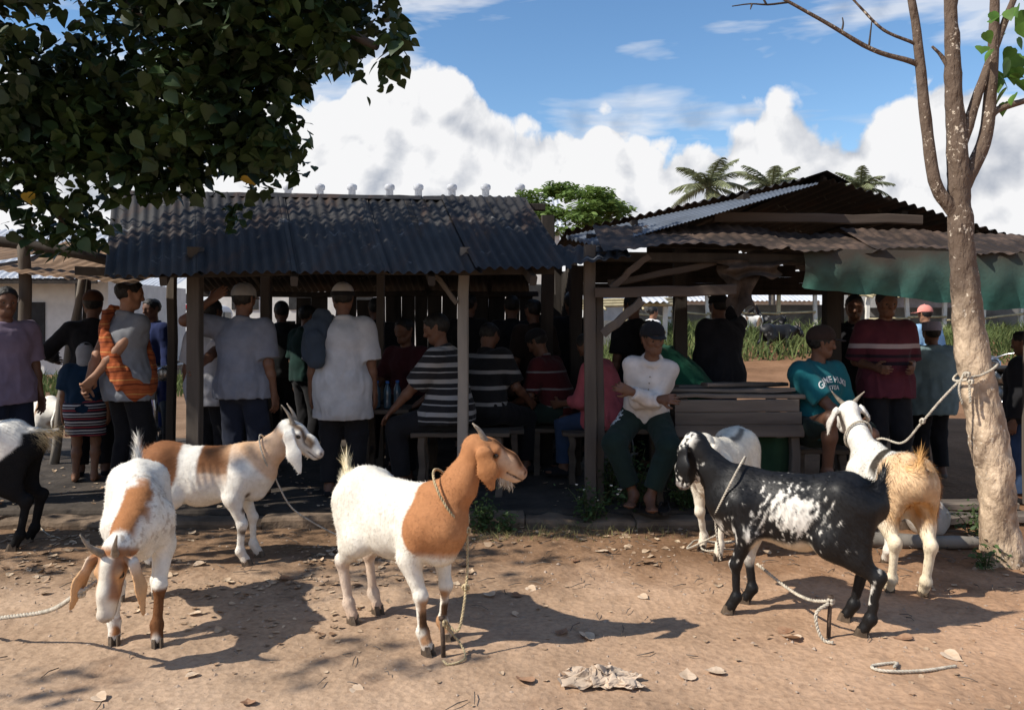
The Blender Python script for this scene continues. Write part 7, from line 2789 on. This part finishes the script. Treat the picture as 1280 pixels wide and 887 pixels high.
rl3 = np.random.default_rng(77)
M_DRY = mat('dry_leaf', (0.22, 0.13, 0.075), 0.85, 0.4, 7, col2=(0.55, 0.42, 0.29), detail=2)
M_DRY2 = mat('brown_dry_leaf', (0.20, 0.10, 0.055), 0.8, 0.4, 16, 0.003, 40, col2=(0.34, 0.20, 0.12))
M_DRY3 = mat('pale_dry_leaf', (0.46, 0.33, 0.22), 0.8, 0.3, 16, 0.003, 40, col2=(0.62, 0.48, 0.35))


def dead_leaf(r, sz):
    lv, lf = leaf_shape('heart')
    lv = lv.copy() * sz
    lv[:, 2] = np.abs(lv[:, 2]) * 0.4 + r.uniform(0.25, 0.9) * (lv[:, 1] ** 2 + 0.4 * (lv[:, 0] - 0.5 * sz) ** 2) / sz
    return lv, lf


# countless small bits of leaf, chips and pebbles
vs, fs, k = [], [], 0
for n_, x0, x1, y0, y1, s0, s1 in ((900, -3.4, 3.4, 4.3, 5.5, 0.018, 0.06), (420, -3.2, -0.6, 3.6, 4.9, 0.015, 0.05), (420, -2.9, 3.2, 2.7, 4.3, 0.008, 0.028), (420, -4.5, 2.0, 5.8, 7.4, 0.012, 0.05)):
    PA = np.stack([rl3.uniform(x0, x1, n_), rl3.uniform(y0, y1, n_), np.zeros(n_)], 1)
    PA = PA[vnoise(PA + 3, 1.3, 8, 2) > -0.1]
    PA[:, 2] = np.where(PA[:, 1] > 5.75, 0.076, ground_z(PA) + 0.003)
    for p in PA:
        lv, lf = dead_leaf(rl3, rl3.uniform(s0, s1))
        a = rl3.uniform(0, 6.28)
        t1, t2 = rl3.normal(0, 0.18, 2)
        Rm = np.array(Matrix.Rotation(a, 3, 'Z') @ Matrix.Rotation(t1, 3, 'X') @ Matrix.Rotation(t2, 3, 'Y'))
        vs.append(lv @ Rm.T + p)
        fs += [tuple(q + k for q in f) for f in lf]
        k += len(lv)
o = obj('leaf_litter', fast_mesh('leaf_litter', np.concatenate(vs), fs, False), M_DRY)
tag(o, 'scattered dry leaf litter on the dirt along the kerb', 'leaf litter', kind='stuff')
vs, fs, k = [], [], 0
M_PEB = mat('pebble', (0.24, 0.17, 0.12), 0.9, 0.4, 3.0, col2=(0.42, 0.33, 0.26))
PA = np.stack([rl3.uniform(-3.3, 3.3, 2600), rl3.uniform(2.6, 5.5, 2600), np.zeros(2600)], 1)
PA[:, 2] = ground_z(PA)
for p in PA:
    s = 0.0035 + 0.010 * rl3.random() ** 4
    O = np.array([(1, 0, 0), (-1, 0, 0), (0, 1, 0), (0, -1, 0), (0, 0, .7), (0, 0, -.7)]) * s * rl3.uniform(0.6, 1.3, (6, 1))
    vs.append(O + p)
    fs += [tuple(q + k for q in f) for f in ((0, 2, 4), (2, 1, 4), (1, 3, 4), (3, 0, 4), (2, 0, 5), (1, 2, 5), (3, 1, 5), (0, 3, 5))]
    k += 6
tag(obj('pebbles', fast_mesh('pebbles', np.concatenate(vs), fs, False), M_PEB), 'small stones and clods scattered over the bare dirt', 'pebbles', kind='stuff')
vs, fs = MB(), None
for _ in range(320):
    p = V(rl3.uniform(-3.3, 3.3), rl3.uniform(2.8, 5.5) if rl3.random() < 0.4 else rl3.uniform(4.2, 5.5), 0.012)
    a = rl3.uniform(0, 6.28)
    l_ = rl3.uniform(0.03, 0.12)
    d_ = V(math.cos(a), math.sin(a), 0) * l_
    vs.tube([p - d_ / 2, p + V(rl3.normal(0, .006), rl3.normal(0, .006), 0.006), p + d_ / 2], [0.0022, 0.0026, 0.0016], 4)
tag(vs.build('twig_litter', M_OLDW, None, True), 'thin broken twigs scattered over the dirt', 'twigs', kind='stuff')
# larger single leaves
for kx, (px, py) in enumerate(((700, 795), (730, 793), (640, 768), (665, 855), (860, 850), (905, 840), (985, 786), (245, 843), (120, 873), (640, 745), (610, 742), (660, 735), (720, 700), (760, 690), (1000, 800),
                               (310, 882), (440, 860), (255, 705), (350, 725), (415, 690), (1180, 820), (1140, 800), (800, 745), (250, 770), (585, 705))):
    lv, lf = dead_leaf(rl3, rl3.uniform(0.07, 0.11))
    p = G(px, py)
    p[2] = ground_z(p[None])[0] + 0.004
    o = obj('fallen_leaf', fast_mesh('fallen_leaf', lv * 0.85, lf, False), (M_DRY2, M_DRY3, M_DRY3)[kx % 3], None, p, (rl3.normal(0, 0.12), rl3.normal(0, 0.12), rl3.uniform(0, 6.28)))
    tag(o, 'large curled dry leaf lying alone on the bare dirt', 'leaf', 'large fallen leaves on the dirt')

# ------------------------------------------------------------------ weeds along the kerb
M_WEED = mat('weed_leaf', (0.035, 0.065, 0.020), 0.6, 0.5, 8, trans=0.2, col2=(0.08, 0.13, 0.04))
M_FLOW = mat('small_flower', (0.62, 0.60, 0.52), 0.8, 0.1, 8)
M_STEM = mat('weed_stem', (0.06, 0.075, 0.03), 0.8, 0.3, 8)


def weed(label, px, y, w, hgt, n, seed, flowers=0, lsz=0.035):
    r = np.random.default_rng(seed)
    e = empty('weed', (at(px, y), y, 0.0), 0, label, 'plant', 'weeds along the kerb')
    m = MB()
    tips = []
    for k in range(max(6, n // 40)):
        t = V(r.normal(0, w * 0.5), r.normal(0, w * 0.35), hgt * r.uniform(0.5, 1.0))
        m.tube(spline([V(t[0] * .2, t[1] * .2, -0.02), t * V(.5, .5, .6), t], 8), [0.005, 0.004, 0.003, 0.003, 0.003, 0.003, 0.002, 0.002, 0.002], 5)
        tips.append(t)
    m.build('stem', M_STEM, e, True)
    tips = np.array(tips)
    c = tips[r.integers(0, len(tips), n)]
    f = r.uniform(0.25, 1.05, n)
    p = c * np.stack([f, f, f], 1) + r.normal(0, 0.035, (n, 3))
    p[:, 2] = np.maximum(p[:, 2], 0.02)
    o = obj('foliage', leaf_mass('foliage', p, lsz, 'lance', seed, 0.3), M_WEED, e)
    o['kind'] = 'stuff'
    for k in range(flowers):
        q = tips[r.integers(0, len(tips))] + r.normal(0, 0.03, 3)
        MB().lathe([(0.002, 0), (0.011, 0.006), (0.009, 0.010)], 6, q).build('flower', M_FLOW, e)
    return e


weed('flowering weed at the foot of the front posts between the sheds', 735, 5.60, 0.14, 0.30, 420, 3, 10)
weed('dense dark weed under the dangling feet of the henley man', 790, 5.80, 0.20, 0.52, 700, 4)
weed('dark weed right of the henley man below the platform', 860, 5.85, 0.20, 0.36, 520, 5)
weed('low dark shrub beside the kerb behind the brown-headed goat', 603, 5.40, 0.12, 0.24, 420, 6)
weed('small weed on the kerb right of the low dark shrub', 632, 5.38, 0.08, 0.13, 160, 7)
weed('dark bushy weed climbing the front posts behind the seated pair', 762, 5.98, 0.16, 0.62, 520, 9)
weed('weed on the shaded ground left of the thin tree', 1222, 5.3, 0.16, 0.22, 260, 11)
weed('tuft of weeds at the root of the thin tree', 1232, 4.62, 0.07, 0.10, 120, 12)
n = 700
gp = np.stack([rng.normal(0.15, 0.5, n), rng.uniform(5.15, 5.5, n), np.zeros(n)], 1)
M_DRYG = mat('dry_grass', (0.24, 0.21, 0.09), 0.85, 0.4, 3, trans=0.2)
tag(obj('kerb_grass', blades('kerb_grass', gp, 0.07, 0.003, M_DRYG, 8, 0.6), M_DRYG), 'thin dry grass straggling along the kerb', 'grass', kind='stuff')

# timber and stone on the right
lg = limb([(-0.42, 0, 0.035), (-0.1, 0.02, 0.04), (0.3, -0.02, 0.035), (0.62, 0.0, 0.03)], [0.045, 0.05, 0.042, 0.035], 26, 10, 9, 0.15).build('log', M_PALEW, None, True, (2.38, 5.05, 0))
tag(lg, 'pale log lying on the ground behind the tan-rumped goat', 'log')
b = Body()
b.cone((-0.05, 0, 0.10), (0.05, 0.02, 0.09), 0.11, 0.09, 0.03)
b.cone((0, 0, 0.04), (0.03, 0, 0.16), 0.10, 0.06, 0.04)
v, q = b.mesh(0.014, 0.03, lambda P: 0.018 * vnoise(P, 9, 4, 3))
v[:, 2] = np.maximum(v[:, 2], -0.01)
tag(obj('sack', fast_mesh('sack', v, q), mat('pale_sack', (0.42, 0.38, 0.33), 0.9, 0.2, 8, 0.004, 30), None, (2.83, 5.42, 0)), 'small pale sack on the ground behind the tan-rumped goat', 'sack')
for k, (x, y, z, a, lab) in enumerate(((3.15, 5.65, 0.03, 6, 'old plank lying flat in the shade left of the thin tree trunk'), (3.25, 6.1, 0.03, -4, 'old plank lying flat further back left of the thin tree trunk'))):
    o = post('plank', (-0.55, 0, 0), (0.55, 0, 0), 0.16, 0.05, M_OLDW, None)
    o.location = (x, y, z)
    o.rotation_euler = (0, 0, R(a))
    tag(o, lab, 'plank')
# sandals below the henley man
M_SAND = mat('rubber_sandal', (0.02, 0.018, 0.017), 0.7, 0.2, 20)
for k, (px, y, a) in enumerate(((806, 5.63, 20), (830, 5.62, -15))):
    e = empty('sandal', (at(px, y), y, 0.088), R(a), ('black rubber sandal on the kerb, left of the pair', 'black rubber sandal on the kerb, right of the pair')[k], 'sandal', 'pair of sandals on the kerb')
    n = 16
    an = np.linspace(0, 2 * np.pi, n, endpoint=False)
    ox = 0.046 * np.cos(an) * (1 + 0.15 * np.sin(an))
    oy = 0.125 * np.sin(an)
    m = MB()
    m.add(np.concatenate([np.stack([ox, oy, 0 * ox], 1), np.stack([ox, oy, 0 * ox + 0.02], 1)]), [tuple(range(n))[::-1], tuple(range(n, 2 * n))] + [(i_, (i_ + 1) % n, n + (i_ + 1) % n, n + i_) for i_ in range(n)])
    m.build('sole', M_SAND, e)
    MB().tube(spline([(-0.042, -0.01, 0.02), (-0.02, 0.04, 0.055), (0.0, 0.075, 0.022), (0.02, 0.04, 0.055), (0.042, -0.01, 0.02)], 16), 0.007, 6).build('strap', M_SAND, e, True)
